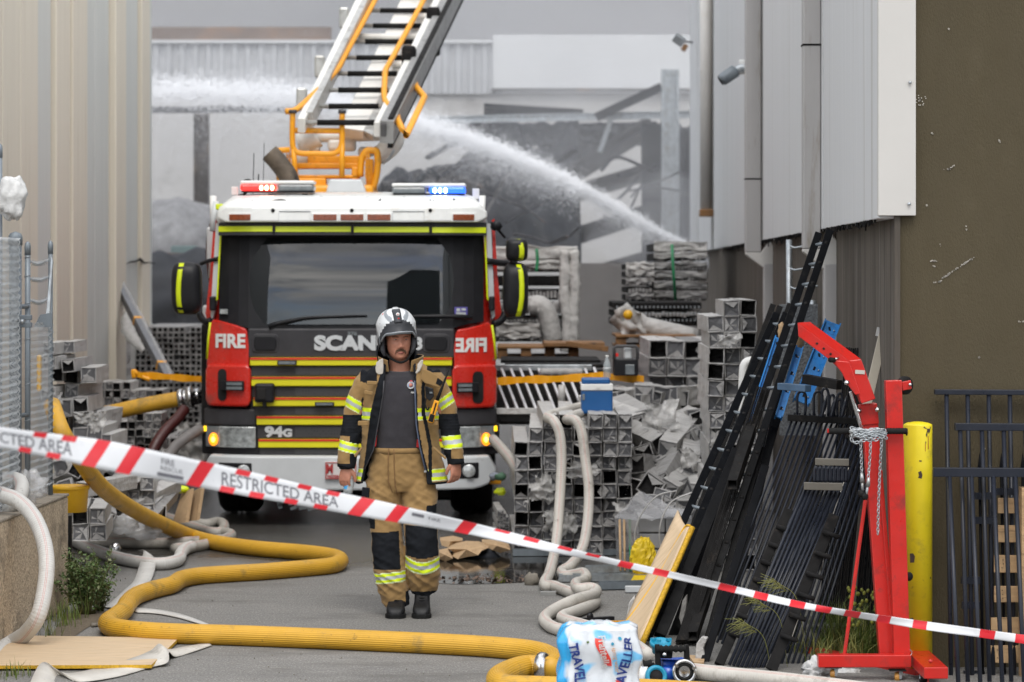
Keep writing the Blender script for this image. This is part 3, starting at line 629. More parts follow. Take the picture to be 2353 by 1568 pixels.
# cab shell
def ring(hw, y0, y1, z, r=.2):
    out = []
    for cx, cy, a0 in ((hw-r, y0+r, -90), (hw-r, y1-r, 0), (-hw+r, y1-r, 90), (-hw+r, y0+r, 180)):
        for k in range(5):
            a = R(a0+90*k/4); out.append(Vector((truck.location.x+cx+r*math.cos(a), TY+cy+r*math.sin(a), z)))
    return out
MB().loft([ring(1.17, .16, 2.6, .95), ring(1.20, .16, 2.6, 1.6), ring(1.18, .20, 2.6, 1.75), ring(1.12, .36, 2.6, 2.50)]).build("cab", paint_red, truck)
MB().loft([ring(1.11, .10, 2.62, 2.50, .12), ring(1.13, .10, 2.62, 2.56, .12), ring(1.11, .13, 2.62, 2.66, .14), ring(1.03, .40, 2.62, 2.755, .2), ring(.9, .9, 2.5, 2.80, .3)]).build("cab_roof", paint_white, truck)
yt, yb = rr_(497, 1119, 474, 511, 10)
plate(497, 1119, yt, yb, -.20, .36, 30).build("roof_visor", paint_white, truck, bevel=.018)
plate(499, 1118, 511.5, 541, -.13, .16, 24).build("visor_band", grey_plastic, truck, bevel=.006)
for a, b in ((499, 626), (633, 806), (813, 986), (993, 1116.5)):
    plate(a, b, 520+(a-499)*.005, 532.5+(a-499)*.005, -.139, .012, 8).build("lime_strip", lime, truck)
for x in (629.5, 809.5, 989.5): MB().box(P(x, 526, -.15), (.018, .03, .09)).build("strip_clip", blk_plastic, truck, bevel=.003)
for x in (628, 809, 989): MB().lathe([(.016, 0), (.016, .01), (.006, .014)], P(x, 484, -.2), (0, -1, 0), 10).build("roof_screw", dusty_black, truck)
for a, b in ((527, 577), (721, 774.5), (783.5, 836), (845, 898), (1041, 1090)):
    o = plate(a-3, b+3, 490, 510, -.212, .02, 4).build("marker_lamp", paint_white, truck, bevel=.003)
    plate(a, b, 493, 507, -.222, .02, 4).build("lens", amber_off, o, bevel=.004)
for a, b in ((642, 714), (903, 975)):
    mb = MB()
    q = [P(a, 486, -.205), P(b, 486, -.205), P(b, 510, -.205), P(a, 510, -.205), P(a, 486, -.205)]; mb.tube(q, .004, 5); mb.build("hatch_outline", bumper_grey, truck)
# windscreen and frame
plate(499, 1111, lambda x: 540, lambda x: 752+ (3 if 560 < x < 1045 else -12*min(1, max(0, (560-x)/60, (x-1045)/60))), .03, .05, 26).build("windscreen_frame", blk_plastic, truck)
MB().grid(lambda u, v: P(507+599*u, 546+(200-(10*max(0, abs(u-.5)-.41)/.09))*v, .012)+Vector((0, .10*(abs(u-.5)*2)**4-.02*math.sin(math.pi*v), 0)), 40, 16).build("windscreen", glass_m, truck)
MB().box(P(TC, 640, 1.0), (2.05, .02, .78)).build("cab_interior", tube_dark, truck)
plate(520, 1095, 716, 745, .1, .5, 10).build("dashboard", dusty_black, truck)
mb = MB(); cw = P(940, 715, .55)
mb.tube([cw+Vector((math.cos(k*.524)*.21, math.sin(k*.524)*.08, math.sin(k*.524)*.19)) for k in range(13)], .016, 8); mb.build("steering_wheel", blk_plastic, truck)
for x in (625, 960):
    MB().box(P(x, 690, .8), (.46, .12, .62)).build("seat", burnt, truck, bevel=.06)
plate(1044, 1074, 706, 727, .0, .01, 2).build("windscreen_sticker", mat("sticker_blue", (.07, .055, .25), .5), truck)
mb = MB()
for (a, b, c, d) in ((1049, 1057, 709, 716), (1060, 1070, 709, 714), (1048, 1070, 718, 724)): plate(a, b, c, d, -.006, .006, 1, mb=mb)
mb.build("sticker_print", lens_clear, truck)
plate(502, 521, 711, 722, .0, .01, 2).build("windscreen_label", lens_clear, truck)
for pts in ([(618, 751), (640, 743), (700, 731), (745, 728.5), (843, 726)], [(1085, 730), (1040, 727), (960, 727), (900, 731), (870, 738)]):
    MB().tube([P(x, y, -.035) for x, y in pts], [.022, .018, .014, .011, .008], 6).build("wiper", blk_plastic, truck)
# pillars
for sgn in (0, 1):
    mx_ = (lambda x: x) if not sgn else (lambda x: 2*807.5-x)
    q = lambda pts, dy, th: MB().prism([P(mx_(x), y, dy) for x, y in (pts if not sgn else pts[::-1])], (0, th, 0))
    q([(499, 535), (503, 535), (497, 688), (493, 692)], -.02, .02).build("pillar_strip", lime, truck)
    q([(488, 512), (498, 512), (492, 700), (484, 735), (478, 728)], .02, .12).build("pillar", bumper_grey, truck)
    q([(480, 500), (486, 505), (478, 730), (484, 738), (468, 738), (463, 722), (472, 640)], .10, .3).build("door_pillar", paint_red, truck)
    MB().box(P(mx_(485), 698, -.02), (.05, .1, .12)).build("pillar_hinge", blk_plastic, truck, bevel=.012)
MB().box(P(497, 474, .0), (.06, .1, .05)).build("corner_strip", lime, truck, bevel=.01)
# red front corners with FIRE
def fire(left):
    xa, xb = (471, 573) if left else (1043, 1139)
    if left: top = lambda x: interp([(471, 800), (478, 755), (484, 735), (500, 737), (540, 747), (566, 756), (570, 768), (573, 800)], x)
    else: top = lambda x: interp([(1043, 800), (1046, 772), (1050, 758), (1075, 754), (1105, 747), (1124, 740), (1131, 757), (1139, 810)], x)
    o = plate(xa, xb, top, 846, -.03, .22, 22).build("front_corner", paint_red, truck, bevel=.012)
    a, b = (469, 578) if left else (1039, 1141)
    yt, yb = rr_(a, b, 838, 934 if left else 938, 14)
    h = plate(a, b, yt, yb, -.07, .24, 20).build("lamp_housing", paint_red, truck, bevel=.02)
    s0, s1, t0, t1 = (500, 521, 848, 921) if left else (1086, 1111, 854, 927)
    yt, yb = rr_(s0, s1, t0, t1, 10.4)
    plate(s0, s1, yt, yb, -.078, .02, 14).build("air_slot", tube_dark, h)
    c0, c1, d0, d1 = (508, 563, 875, 897) if left else (1050, 1100, 879, 902)
    plate(c0, c1, d0, d1, -.115, .05, 4).build("lamp_bracket", blk_plastic, h, bevel=.006)
    for k in (0, 1): plate((522 if left else 1054), (559 if left else 1085), d0+3+10*k, d0+9.5+10*k, -.122, .02, 3).build("bracket_lamp", lens_grey, h)
    cx_, cy_ = (528, 785.5) if left else (1083.5, 795)
    MB().text("FIRE", None, .155, .006, .004, .93, fn=lambda v: P(cx_+v.x*276, cy_-v.y*276, -.034+v.z), mirror=not left).build("lettering", white_pl, o)
    # lime edge
    ee = [(480, 742), (475, 780), (472, 826)] if left else [(1130, 748), (1136, 790), (1139, 828)]
    MB().tube([P(x, y, -.03) for x, y in ee], .012, 5).build("edge_strip", lime, o)
fire(True); fire(False)
# dark radiator panel with the maker's lettering
plate(570, 1044, lambda x: 755, 823, -.03, .2, 20).build("radiator_panel", grey_plastic, truck, bevel=.014)
for a, b in ((578, 642), (970, 1034)):
    yt, yb = rr_(a, b, 767, 811, 12)
    o = plate(a, b, yt, yb, -.038, .03, 16).build("panel_recess", grey_plastic, truck, bevel=.008)
    yt, yb = rr_(a+6, b-5, 771, 807, 11); plate(a+6, b-5, yt, yb, -.046, .02, 14).build("recess_pad", blk_plastic, o, bevel=.01)
mb = MB(); mb.text("SCANIA", None, .158, .009, .006, 1.24, fn=lambda v: P(819+v.x*276, 790-v.y*276, -.036+v.z)); mb.build("maker_lettering", silver, truck); mb = MB(); mb.text("8", None, .135, .007, .005, 1.0, fn=lambda v: P(961+v.x*276, 791-v.y*276, -.036+v.z)); mb.build("model_digit", silver, truck)
mb = MB(); mb.text("376", None, .042, .002, .003, 1.3, fn=lambda v: P(810+v.x*276, 767.5-v.y*276, -.036+v.z)); mb.build("number_lettering", lens_grey, truck)
# striped grille
perf = mat("perforated_grille", (.022, .022, .024), .5, var=.1)
n, l, b = nodes(perf); vo = n.new("ShaderNodeTexVoronoi"); vo.inputs['Scale'].default_value = 42; vo.inputs['Randomness'].default_value = .12
l.new(n["Texture Coordinate"].outputs['Object'], vo.inputs['Vector']); mrn = n.new("ShaderNodeMapRange"); mrn.inputs[1].default_value = .3; mrn.inputs[2].default_value = .42
q = n.new("ShaderNodeMix"); q.data_type = 'RGBA'; l.new(vo.outputs['Distance'], mrn.inputs[0]); l.new(mrn.outputs[0], q.inputs[0]); q.inputs[6].default_value = (.002, .002, .002, 1); q.inputs[7].default_value = (.045, .045, .048, 1); l.new(q.outputs[2], b.inputs['Base Color'])
plate(576, 1040, 822, 1046, -.01, .2, 18).build("grille_back", blk_plastic, truck)
for (a, b, t, bt) in ((577, 1037, 841, 865), (580, 1036, 888, 913), (586, 1033, 934, 956), (592, 1028, 977, 1008), (597, 1020, 1029, 1046)):
    o = plate(a, b, t, bt, -.025, .03, 16).build("grille_panel", grey_plastic, truck, bevel=.004)
    plate(679, b-12, t+3, bt-2.5, -.031, .02, 10).build("grille_mesh", perf, o)
for (a, b, t, bt) in ((575.5, 1039, 821.5, 840), (579, 1038, 865.5, 887), (583, 1035, 913, 933), (591, 1029, 956, 976), (595, 1022, 1008.5, 1028)):
    o = plate(a, b, t, bt, -.055, .05, 16).build("grille_bar", yellow_refl, truck, bevel=.006)
    plate(a+.5, b-.5, t+.3, t+5.0, -.062, .012, 16).build("red_line", red_refl, o)
for (a, b, t, bt) in ((639, 683, 828, 838.5), (725, 769, 923.5, 932.5)):
    o = plate(a, b, t, bt, -.085, .03, 3).build("warning_lamp", blk_plastic, truck, bevel=.004); plate(a+3, b-3, t+2, bt-2, -.09, .01, 3).build("lens", lens_grey, o)
plate(588, 633, 880, 924, -.14, .1, 3).build("winch_socket", blk_plastic, truck, bevel=.02)
MB().box(P(610, 927, -.1), (.03, .06, .05)).build("socket_pin", rubber, truck)
MB().box(P(604, 904, -.145), (.08, .02, .1)).build("socket_cap", tube_dark, truck, bevel=.01)
mb = MB(); mb.text("94", None, .118, .006, .004, 1.25, fn=lambda v: P(630+v.x*276, 993-v.y*276, -.034+v.z)); mb.text("G", None, .085, .005, .004, 1.2, fn=lambda v: P(661.5+v.x*276, 995.5-v.y*276, -.034+v.z)); mb.build("model_lettering", silver, truck)
# lamps and lower corners
for left in (1, 0):
    f = (lambda x: x) if left else (lambda x: 2*802.5-x)
    def pl(a, b, t, bt, dy, th, nx=6): return plate(min(f(a), f(b)), max(f(a), f(b)), t, bt, dy, th, nx)
    pl(464, 588, 940, 979, -.03, .25, 10).build("corner_panel", grey_plastic, truck, bevel=.016)
    pl(458, 592, 978, 1046, .0, .25, 10).build("lamp_surround", blk_plastic, truck, bevel=.01)
    h = pl(500, 588, 981, 1029, -.03, .06, 8).build("headlight", lens_clear, truck, bevel=.008)
    pl(502, 586, 983, 1027, -.036, .01, 8).build("lens", mat("headlight_glass", (.30, .32, .32), .1, var=.5, vs=22, metal=.2, bump=.4, bs=40), h)
    i_ = pl(468, 500, 981, 1029, -.02, .06, 5).build("indicator", lens_grey, truck, bevel=.006)
    c = P(f(488), 1011, -.04); MB().blob(c, (.04, .03, .055), .05).build("lit_bulb", lens_amber, i_)
    MB().blob(P(f(488), 1011, -.062), (.018, .015, .024), .05, mi=0).build("bulb_core", mat("lit_amber_core", (1, .6, .1), .3, emit=((1, .55, .08), 3)), i_)
    pl(462.5, 471, 981.5, 994, -.02, .06, 3).build("side_lamp", mat("lit_yellow_lens", (.8, .45, .01), .2, emit=((1, .6, .02), 1.0)), truck, bevel=.004)
# bumper
bt_ = lambda x: interp([(466, 1075), (470, 1052), (480, 1045), (1125, 1047), (1136, 1055), (1139, 1080)], x)
bb_ = lambda x: interp([(466, 1078), (472, 1100), (490, 1113), (520, 1120), (700, 1124), (930, 1124), (1090, 1122), (1118, 1116), (1132, 1104), (1139, 1084)], x)
plate(466, 1139, bt_, bb_, -.16, .4, 40).build("bumper", bumper_grey, truck, bevel=.02)
for a, b in ((504, 583), (1054, 1101)):
    o = plate(a, b, 1061, 1098, -.168, .03, 5).build("fog_lamp_recess", blk_plastic, truck, bevel=.012)
    cx_ = 564 if a < 600 else 1078
    MB().lathe([(.055, 0), (.055, .02), (.045, .024), (.0, .03)], P(cx_, 1080, -.168), (0, -1, 0), 18).build("fog_lamp", lens_clear, o)
o = plate(750, 822, 1058, 1098, -.185, .02, 4).build("number_plate", plate_w, truck, bevel=.004)
mb = MB()
for a, b, t, bt in ((751, 821, 1059, 1061), (751, 821, 1095, 1097), (751, 753, 1061, 1095), (819, 821, 1061, 1095)): plate(a, b, t, bt, -.19, .01, 3, mb=mb)
mb.text("M", None, .098, .005, .002, .75, fn=lambda v: P(761+v.x*276, 1075-v.y*276, -.19+v.z)); mb.box(P(754.5, 1083, -.19), (.012, .006, .012))
mb.text("VICTORIA", None, .027, .001, .002, 1.0, fn=lambda v: P(772+v.x*276, 1091.5-v.y*276, -.19+v.z)); mb.build("plate_lettering", plate_r, o)
for x in (458, 1133):
    MB().box(P(x+(4 if x > 800 else 2), 1112, .3), (.10, .16, .07)).build("step", yel_paint if x > 800 else white_pl, truck, bevel=.01)
# wheels, axle and underside
def wheel(x, dy, r=.50, wdt=.36):
    c = Vector((truck.location.x+x, TY+dy, r)); pr = []
    w2 = wdt/2
    pr = [(r*.55, -w2), (r*.9, -w2), (r*.985, -w2*.8), (r, -w2*.55), (r, -w2*.2), (r*.985, -w2*.17), (r*.985, -w2*.1), (r, -w2*.07), (r, w2*.07), (r*.985, w2*.1), (r*.985, w2*.17), (r, w2*.2), (r, w2*.55), (r*.985, w2*.8), (r*.9, w2), (r*.55, w2)]
    wh = MB().lathe(pr, c, (1, 0, 0), 36).build("wheel", rubber, truck)
    MB().lathe([(r*.3, -w2*.6), (r*.56, -w2*.9), (r*.56, w2*.9), (r*.3, w2*.6)], c, (1, 0, 0), 24).build("rim", bumper_grey, wh)
for x in (-1.02, 1.0):
    for dy in (1.35, 5.2, 6.5): wheel(x, dy)
u = MB(); TX = truck.location.x
u.box((TX, TY+4, .72), (.9, 8, .3)); u.build("chassis", tube_dark, truck)
MB().box((TX, TY+1.3, .45), (1.5, .2, .2)).build("axle", dusty_black, truck, bevel=.03)
mb = MB(); rr = random.Random(4)
for k in range(26):
    x = rr.uniform(625, 760); mb.box(P(x, 1165+rr.gauss(0, 6), .5), (rr.uniform(.02, .10), .03, rr.uniform(.015, .05)), (0, rr.uniform(-.4, .4), 0))
mb.build("steering_linkage", steel, truck)
MB().box((TX, TY+.9, .86), (2.3, 1.5, .28)).build("engine_guard", black_paint, truck)
MB().box((TX, TY+.62, .47), (1.72, .06, .62)).build("underside_shade_panel", black_paint, truck, bevel=.02)  # added black panel so the space under the bumper reads as deep shade
MB().box((TX, TY+5.6, 1.45), (2.3, 5.6, 1.5)).build("body", paint_red, truck, bevel=.03)
MB().box((TX, TY+5.6, 2.21), (2.2, 5.5, .03)).build("body_deck", alu, truck)
for sx in (-1, 1):
    for k in range(3): MB().box((TX+sx*1.16, TY+3.8+k*1.75, 1.4), (.03, 1.5, 1.1)).build("locker_shutter", alu, truck, bevel=.005)
    MB().box((TX+sx*1.2, TY+1.4, 1.9), (.03, 1.0, .75)).build("door_window", glass_m, truck, bevel=.01)
# mirrors
def mirror(x0, x1, y0, y1, strip, dy=-.05):
    a, b = W(x0, y0, TY), W(x1, y1, TY); cx_, cz = (a.x+b.x)/2, (a.z+b.z)/2; wx, hz = (b.x-a.x)/2, (a.z-b.z)/2
    def rg(k, yy):
        out = []
        for i in range(28):
            t = 2*math.pi*i/28; c, s_ = math.cos(t), math.sin(t); e = .5
            out.append(Vector((cx_+k*wx*math.copysign(abs(c)**e, c), TY+dy+yy, cz+k*hz*math.copysign(abs(s_)**e, s_))))
        return out
    m = MB().loft([rg(.5, -.10), rg(.8, -.085), rg(.95, -.05), rg(1, 0), rg(.98, .08), rg(.9, .10)]).build("mirror", blk_plastic, truck)
    st = [(x, y) for x, y in strip]
    A = [W(x, y, TY)+Vector((0, dy-.115+d, 0)) for (x, y), d in zip(st, [.05, .018, .01, .01, .018, .05])]
    mb = MB(); rings = []
    for p in A: rings.append([p+Vector((-.02, 0, 0)), p+Vector((.02, -.002, 0)), p+Vector((.02, .03, 0)), p+Vector((-.02, .03, 0))])
    mb.loft(rings).build("mirror_strip", lime, m); return m
mirror(395, 465, 602, 723, [(421, 605), (418, 625), (415.5, 650), (414.5, 675), (416, 700), (420, 719)])
mirror(1155, 1214, 604, 730, [(1191, 608), (1197, 625), (1199, 655), (1198.5, 685), (1195, 710), (1190, 727)])
mirror(1162, 1213, 547, 601, [(1190, 550), (1196, 560), (1199, 572), (1199, 582), (1198, 592), (1195, 598)])
for pts, r in (([(452, 606), (470, 600), (497, 594)], .018), ([(450, 722), (458, 735), (470, 741), (480, 738)], .03), ([(1118, 600), (1140, 603), (1168, 606)], .028), ([(1134, 746), (1146, 742), (1155, 733), (1160, 722)], .032), ([(1180, 598), (1182, 610)], .03), ([(1128, 510), (1140, 522), (1160, 545)], .012)):
    MB().tube(crv([P(x, y, .0) for x, y in pts], 4), r, 8).build("mirror_arm", blk_plastic, truck)
MB().blob(P(1140, 518, -.02), (.05, .03, .04), .3, 4, seed=3).build("mirror_bracket", blk_plastic, truck)
# roof equipment
def lightbar(x0, x1, y0, y1, c0, c1, lens, hot, dl):
    s_ = 269.; Y = TY+.6
    def q(x, y, dy=0): p = W(x, y, F/s_); p.y += dy; return p
    def bx(a, b, t, bt, d0, d1):
        A, B = q(a, t), q(b, bt); return MB().box(((A.x+B.x)/2, Y+(d0+d1)/2, (A.z+B.z)/2), (B.x-A.x, d1-d0, A.z-B.z))
    lb = bx(x0, x1, y0, y0+8, -.14, .14).build("light_bar", white_pl, truck, bevel=.018)
    for a, b in ((x0+1, x0+79), (x0+86, x1-1)):
        on = a-5 <= c0 <= b; bx(a, b, y0+8.3, y1-2, -.135, .135).build("lens", lens if on else lens_grey, lb, bevel=.018)
    bx(x0+3, x1-3, y1-2, y1+1, -.12, .12).build("base", blk_plastic, lb)
    for x in dl: MB().blob(q(x, (y0+8+y1)/2, -.145), (.016, .01, .022), 0).build("diode", hot, lb)
    for k, x in enumerate(range(int(c0)+3, int(c1)-2, 7)):
        if all(abs(x-d) > 6 for d in dl): MB().box(q(x, (y0+8+y1)/2, -.137), (.010, .006, .016)).build("diode", hot if k % 2 else lens, lb)
    for x in (x0+42, x1-50):
        A = q(x, y1+1); MB().box(A+Vector((0, 0, -.035)), (.16, .2, .045)).build("mounting_foot", bumper_grey, lb, bevel=.01)
        MB().box(A+Vector((.1, -.05, -.04)), (.05, .06, .06)).build("mounting_block", rubber, lb)
lightbar(555, 725, 416.5, 442, 556, 637, led_red, led_redhot, (604, 616, 628.5))
lightbar(901, 1071, 422.5, 448, 989, 1070, led_blue, led_bluehot, (1000, 1012, 1024.5))
for (x, y0, y1, r) in ((566, 345, 466, .004), (590, 320, 425, .003), (578, 395, 430, .006)):
    MB().tube([P(x, y1, .4), P(x+1, y0, .4)], r, 5).build("whip_aerial", blk_plastic, truck)
MB().tube(crv([P(x, y, .4) for x, y in ((532, 446), (546, 442), (552, 425), (546, 412), (557, 410), (566, 420))], 5), .014, 6).build("roof_cable", rubber, truck)
rr = random.Random(8)
for (x, y) in ((568, 462), (808, 468), (860, 466), (866, 460), (990, 462), (1010, 470), (1046, 472), (635, 466)):
    MB().tube([P(x, y+8, .1), P(x, y, .1), P(x+6, y-3, .1)], .009, 5).build("roof_fitting", rubber, truck)
for pts in ([(1040, 455), (1052, 468), (1070, 460), (1072, 474)], [(985, 458), (1000, 468), (1018, 466), (1032, 472)], [(590, 466), (610, 462), (640, 458), (660, 464)]):
    MB().tube(crv([P(x, y, .1) for x, y in pts], 4), .008, 5).build("roof_wire", rubber, truck)
for x in (477, 1107): MB().tube([P(x, 520, .1), P(x, 448, .1)], [.018, .03], 8).build("corner_post", white_pl, truck)
MB().box(P(519, 433, .5), (.055, .05, .07)).build("roof_sensor", white_pl, truck, bevel=.005); MB().box(P(1091, 440, .5), (.06, .05, .09)).build("roof_sensor", white_pl, truck, bevel=.005)
# hoses and rails down the left flank
MB().tube(crv([P(x, y, .9) for x, y in ((488, 478), (462, 495), (448, 535), (446, 590), (456, 660), (462, 720))], 6), .038, 8).build("suction_hose", hose_red, truck)
MB().tube([P(470, 500, .5), P(464, 640, .5)], .03, 8).build("grab_rail", chrome, truck); MB().box(P(466, 560, .5), (.10, .1, .3)).build("rail_bracket", bumper_grey, truck, bevel=.02)
MB().box(P(463, 870, .3), (.08, .3, .9)).build("door_edge", tube_dark, truck, bevel=.02)
MB().box(P(462, 800, .5), (.10, .3, .7)).build("door_panel", bumper_grey, truck, bevel=.02)
MB().tube([P(484, 460, .1), P(479, 500, .1), P(478, 530, .1)], .028, 8).build("rail", bumper_grey, truck)
# ------------------------------------------------------------------ turntable and ladder of the truck
LY = 26.2
def L_(cx, cy, dy=0): p = W(574.5+cx*.3663, cy*.3663, LY+dy); return p
tt = MB().box(L_(520, 1290, .3), (.80, .9, .36)).build("turntable", yel_paint, truck, bevel=.03)
MB().tube(crv([L_(*p) for p in ((268, 705), (266, 800), (266, 890), (275, 935), (310, 962), (420, 965), (520, 965), (560, 940), (577, 890), (577, 800), (578, 712))], 4), .027, 10).build("cage_hoop", yel_paint, tt)
for a, b in (((285, 820), (575, 822)), ((578, 890), (576, 1110)), ((272, 930), (285, 1110)), ((160, 945), (250, 940)), ((165, 950), (185, 1140))): MB().tube([L_(*a), L_(*b)], .026, 8).build("cage_rail", yel_paint, tt)
for x in (268, 578): MB().tube([L_(x, 712), L_(x, 690)], .038, 8).build("rail_socket", burnt_beam, tt)
MB().tube(crv([L_(*p, .1) for p in ((690, 1110), (700, 1000), (730, 950), (770, 945), (798, 960), (797, 1080), (770, 1190))], 4), .032, 8).build("side_hoop", yel_paint, tt)
for (x0, y0, x1, y1, dy) in ((300, 1025, 700, 1060, .3), (365, 980, 690, 1030, .35), (180, 1100, 690, 1122, .2), (640, 1050, 690, 1130, .2), (300, 1120, 480, 1200, .1), (730, 1000, 775, 1190, .2)):
    a, b = L_(x0, y0, dy), L_(x1, y1, dy); MB().box((a+b)/2, (abs(b.x-a.x), .18, abs(a.z-b.z))).build("turntable_frame", yel_paint, tt, bevel=.012)
MB().prism([L_(*p, -.3) for p in ((500, 1125), (700, 1125), (728, 1210), (475, 1210))][::-1], (0, .3, 0)).build("control_hood", bumper_grey, tt, bevel=.015)
for cx0 in (240, 735):
    mb = MB()
    for k in range(10):
        c = L_(cx0+(k % 2)*4, 970+k*16, .05); mb.tube([c+Vector((math.cos(t)*.018, math.sin(t)*.012, math.sin(t)*.025)) for t in [i*1.0472 for i in range(7)]], .006, 5, False)
    mb.build("safety_chain", yel_paint, tt)
for pts, r in (([(300, 905), (390, 880), (420, 862)], .10), ([(290, 1000), (380, 995)], .10), ([(900, 830), (905, 880), (870, 930), (800, 985)], .095), ([(320, 862), (860, 848)], .055)):
    MB().tube(crv([L_(*p, .5) for p in pts], 4), r, 12).build("water_pipe", white_boom, tt)
for (x0, y0, x1, y1) in ((490, 875, 665, 950), (375, 920, 440, 955), (680, 925, 780, 985)):
    a, b = L_(x0, y0, .55), L_(x1, y1, .55); MB().box((a+b)/2, (abs(b.x-a.x), .2, abs(a.z-b.z))).build("valve_box", white_boom, tt, bevel=.03)
for a in ((840, 1030, 870, 1010),): MB().tube([L_(790, 1040, .3), L_(870, 1000, .3), L_(905, 940, .3)], .012, 6).build("hydraulic_line", steel, tt)
# exhaust stack
mb = MB(); ec = [(262, 1180), (240, 1110), (205, 1055), (165, 1005), (122, 960)]
mb.tube(crv([L_(*p, -.8) for p in ec], 4), [.088]*17, 14, True); mb.build("exhaust_stack", rust_pipe, truck)
# ladder, leaning back over the body
def dY(cy): return (770-cy)/770*4.2
def K(cx, cy, off=0): p = L_(cx, cy, dY(cy)+off); return p
top = -420
def line(x0, y0, x1, y1, y=top): return x0+(x1-x0)*(y-y0)/(y1-y0)
def rail(x0, y0, x1, y1, w_, h_, name, m_, par, off=0):
    a, b = K(x0, y0, off), K(line(x0, y0, x1, y1), top, off); return MB().bar(a, b, w_, h_, (0, -.6, .8)).build(name, m_, par, bevel=.006)
ld = rail(322, 790, 702, 0, .07, .14, "ladder", white_boom, truck)
rail(372, 760, 745, 0, .06, .18, "inner_rail", alu, ld); rail(345, 780, 722, 0, .03, .10, "rail_channel", burnt_beam, ld, .1)
rail(858, 830, 1262, 0, .13, .22, "outer_rail", M_("ladder_grey_paint", (.26, .26, .255), .45, metal=.2, var=.15, dirt=((.12, .115, .11), .2, 5)), ld, .05); rail(800, 815, 1190, 0, .07, .14, "inner_rail", white_boom, ld); rail(835, 820, 1225, 0, .05, .12, "rail_channel", burnt_beam, ld, -.04)
rail(880, 835, 1290, 0, .05, .30, "rail_web", dusty_black, ld, .12)
mb = MB(); a0, a1, b0, b1 = K(560, 800, .45), K(line(555, 760, 935, 0), top, .45), K(712, 820, .45), K(line(705, 790, 1095, 0), top, .45)
mb.prism([a0, b0, b1, a1], (0, .12, -.08)); mb.build("boom_plate", white_boom, ld, bevel=.01)
MB().prism([b0, K(770, 850, .5), K(line(760, 800, 1150, 0), top, .5), b1], (0, .1, -.05)).build("boom_side", alu, ld)
for cy, x0, x1 in ((770, 350, 830), (668, 430, 850), (566, 490, 910), (463, 550, 965), (363, 605, 1015), (262, 660, 1070), (163, 710, 1115), (67, 755, 1160), (-28, 800, 1205), (-120, 845, 1250), (-210, 890, 1290)):
    r1 = MB().tube([K(x0, cy, -.05), K(x1, cy, -.05)], .022, 8).build("rung", alu, ld)
    f = .15; xa, xb = x0+(x1-x0)*f, x1-(x1-x0)*.10
    MB().tube([K(xa, cy, -.05), K(xb, cy, -.05)], .027, 10).build("rung_grip", rubber, ld)
for cy, x0, x1 in ((100, 590, 715), (405, 438, 555), (610, 325, 420)):
    MB().tube([K(x0, cy, -.05), K(x1, cy, -.05)], .03, 8).build("rail_bracket", white_boom, ld); MB().box(K(x0, cy+15, -.02), (.10, .12, .22)).build("bracket_shoe", alu, ld, bevel=.02)
for cy, x0 in ((200, 1150), (450, 998)):
    MB().box(K(x0, cy, -.1), (.14, .2, .5)).build("guide_block", dusty_black, ld, bevel=.03)
for cy, x0, x1 in ((108, 1040, 1160), (408, 890, 1000), (235, 680, 1090)): MB().tube([K(x0, cy, .05), K(x1, cy, .05)], .04, 8).build("cross_tube", white_boom, ld)
MB().tube(crv([K(*p, -.35) for p in ((222, 700), (290, 688), (400, 590), (540, 445), (600, 340), (785, 0), (line(600, 340, 785, 0), top))], 5), .029, 8).build("handrail", yel_paint, ld)
MB().tube(crv([K(*p, -.35) for p in ((920, 668), (870, 662), (843, 610), (846, 500), (852, 440), (890, 370), (1090, 0), (line(890, 370, 1090, 0), top))], 5), .029, 8).build("handrail", yel_paint, ld)
MB().tube([K(*p, -.2) for p in ((1025, 460), (1030, 500), (1040, 545), (1095, 610), (980, 850), (955, 810), (925, 750), (915, 670))], .032, 8).build("side_hoop", yel_paint, ld)
# ------------------------------------------------------------------ hoses coupled to the truck
def hose(pts, r, m_, label, cat="hose", grp=None, n=7, sides=14, name="hose", world=False, up=None):
    P_ = pts if world else [G(*p[:2], p[2]) if len(p) == 3 else p for p in pts]
    return MB().tube(crv(P_, n), r, sides, up=up).build(name, m_, None, label, cat, grp)
c1 = thing("suction_hose", "fat yellow hose running level into the left side of the truck", "hose", W(230, 950, TY+.5))
MB().tube(crv([W(130, 968, TY+.6), W(232, 953, TY+.6), W(330, 932, TY+.6), W(412, 917, TY+.6)], 6), .066, 18).build("hose", hose_yel, c1)
MB().lathe([(.060, -.02), (.085, 0), (.085, .035), (.07, .04), (.07, .07), (.095, .075), (.095, .115), (.07, .12), (.07, .16), (.055, .2)], W(412, 917, TY+.6), (1, 0, .14), 20).build("coupling", chrome, c1)
hose([W(425, 940, TY+.4), W(405, 965, TY+.3), W(380, 990, TY+.2), W(355, 1028, TY+.1), W(330, 1090, TY)], .048, hose_red, "dark red hose dropping below the coupled yellow hose", world=True, name="red_hose")
hose([W(462, 985, TY+.2), W(430, 1005, TY+.1), W(400, 1030, TY), W(370, 1075, TY-.2)], .045, hose_dgrey, "dark grey hose bending down beside the left headlight", world=True, name="grey_hose")
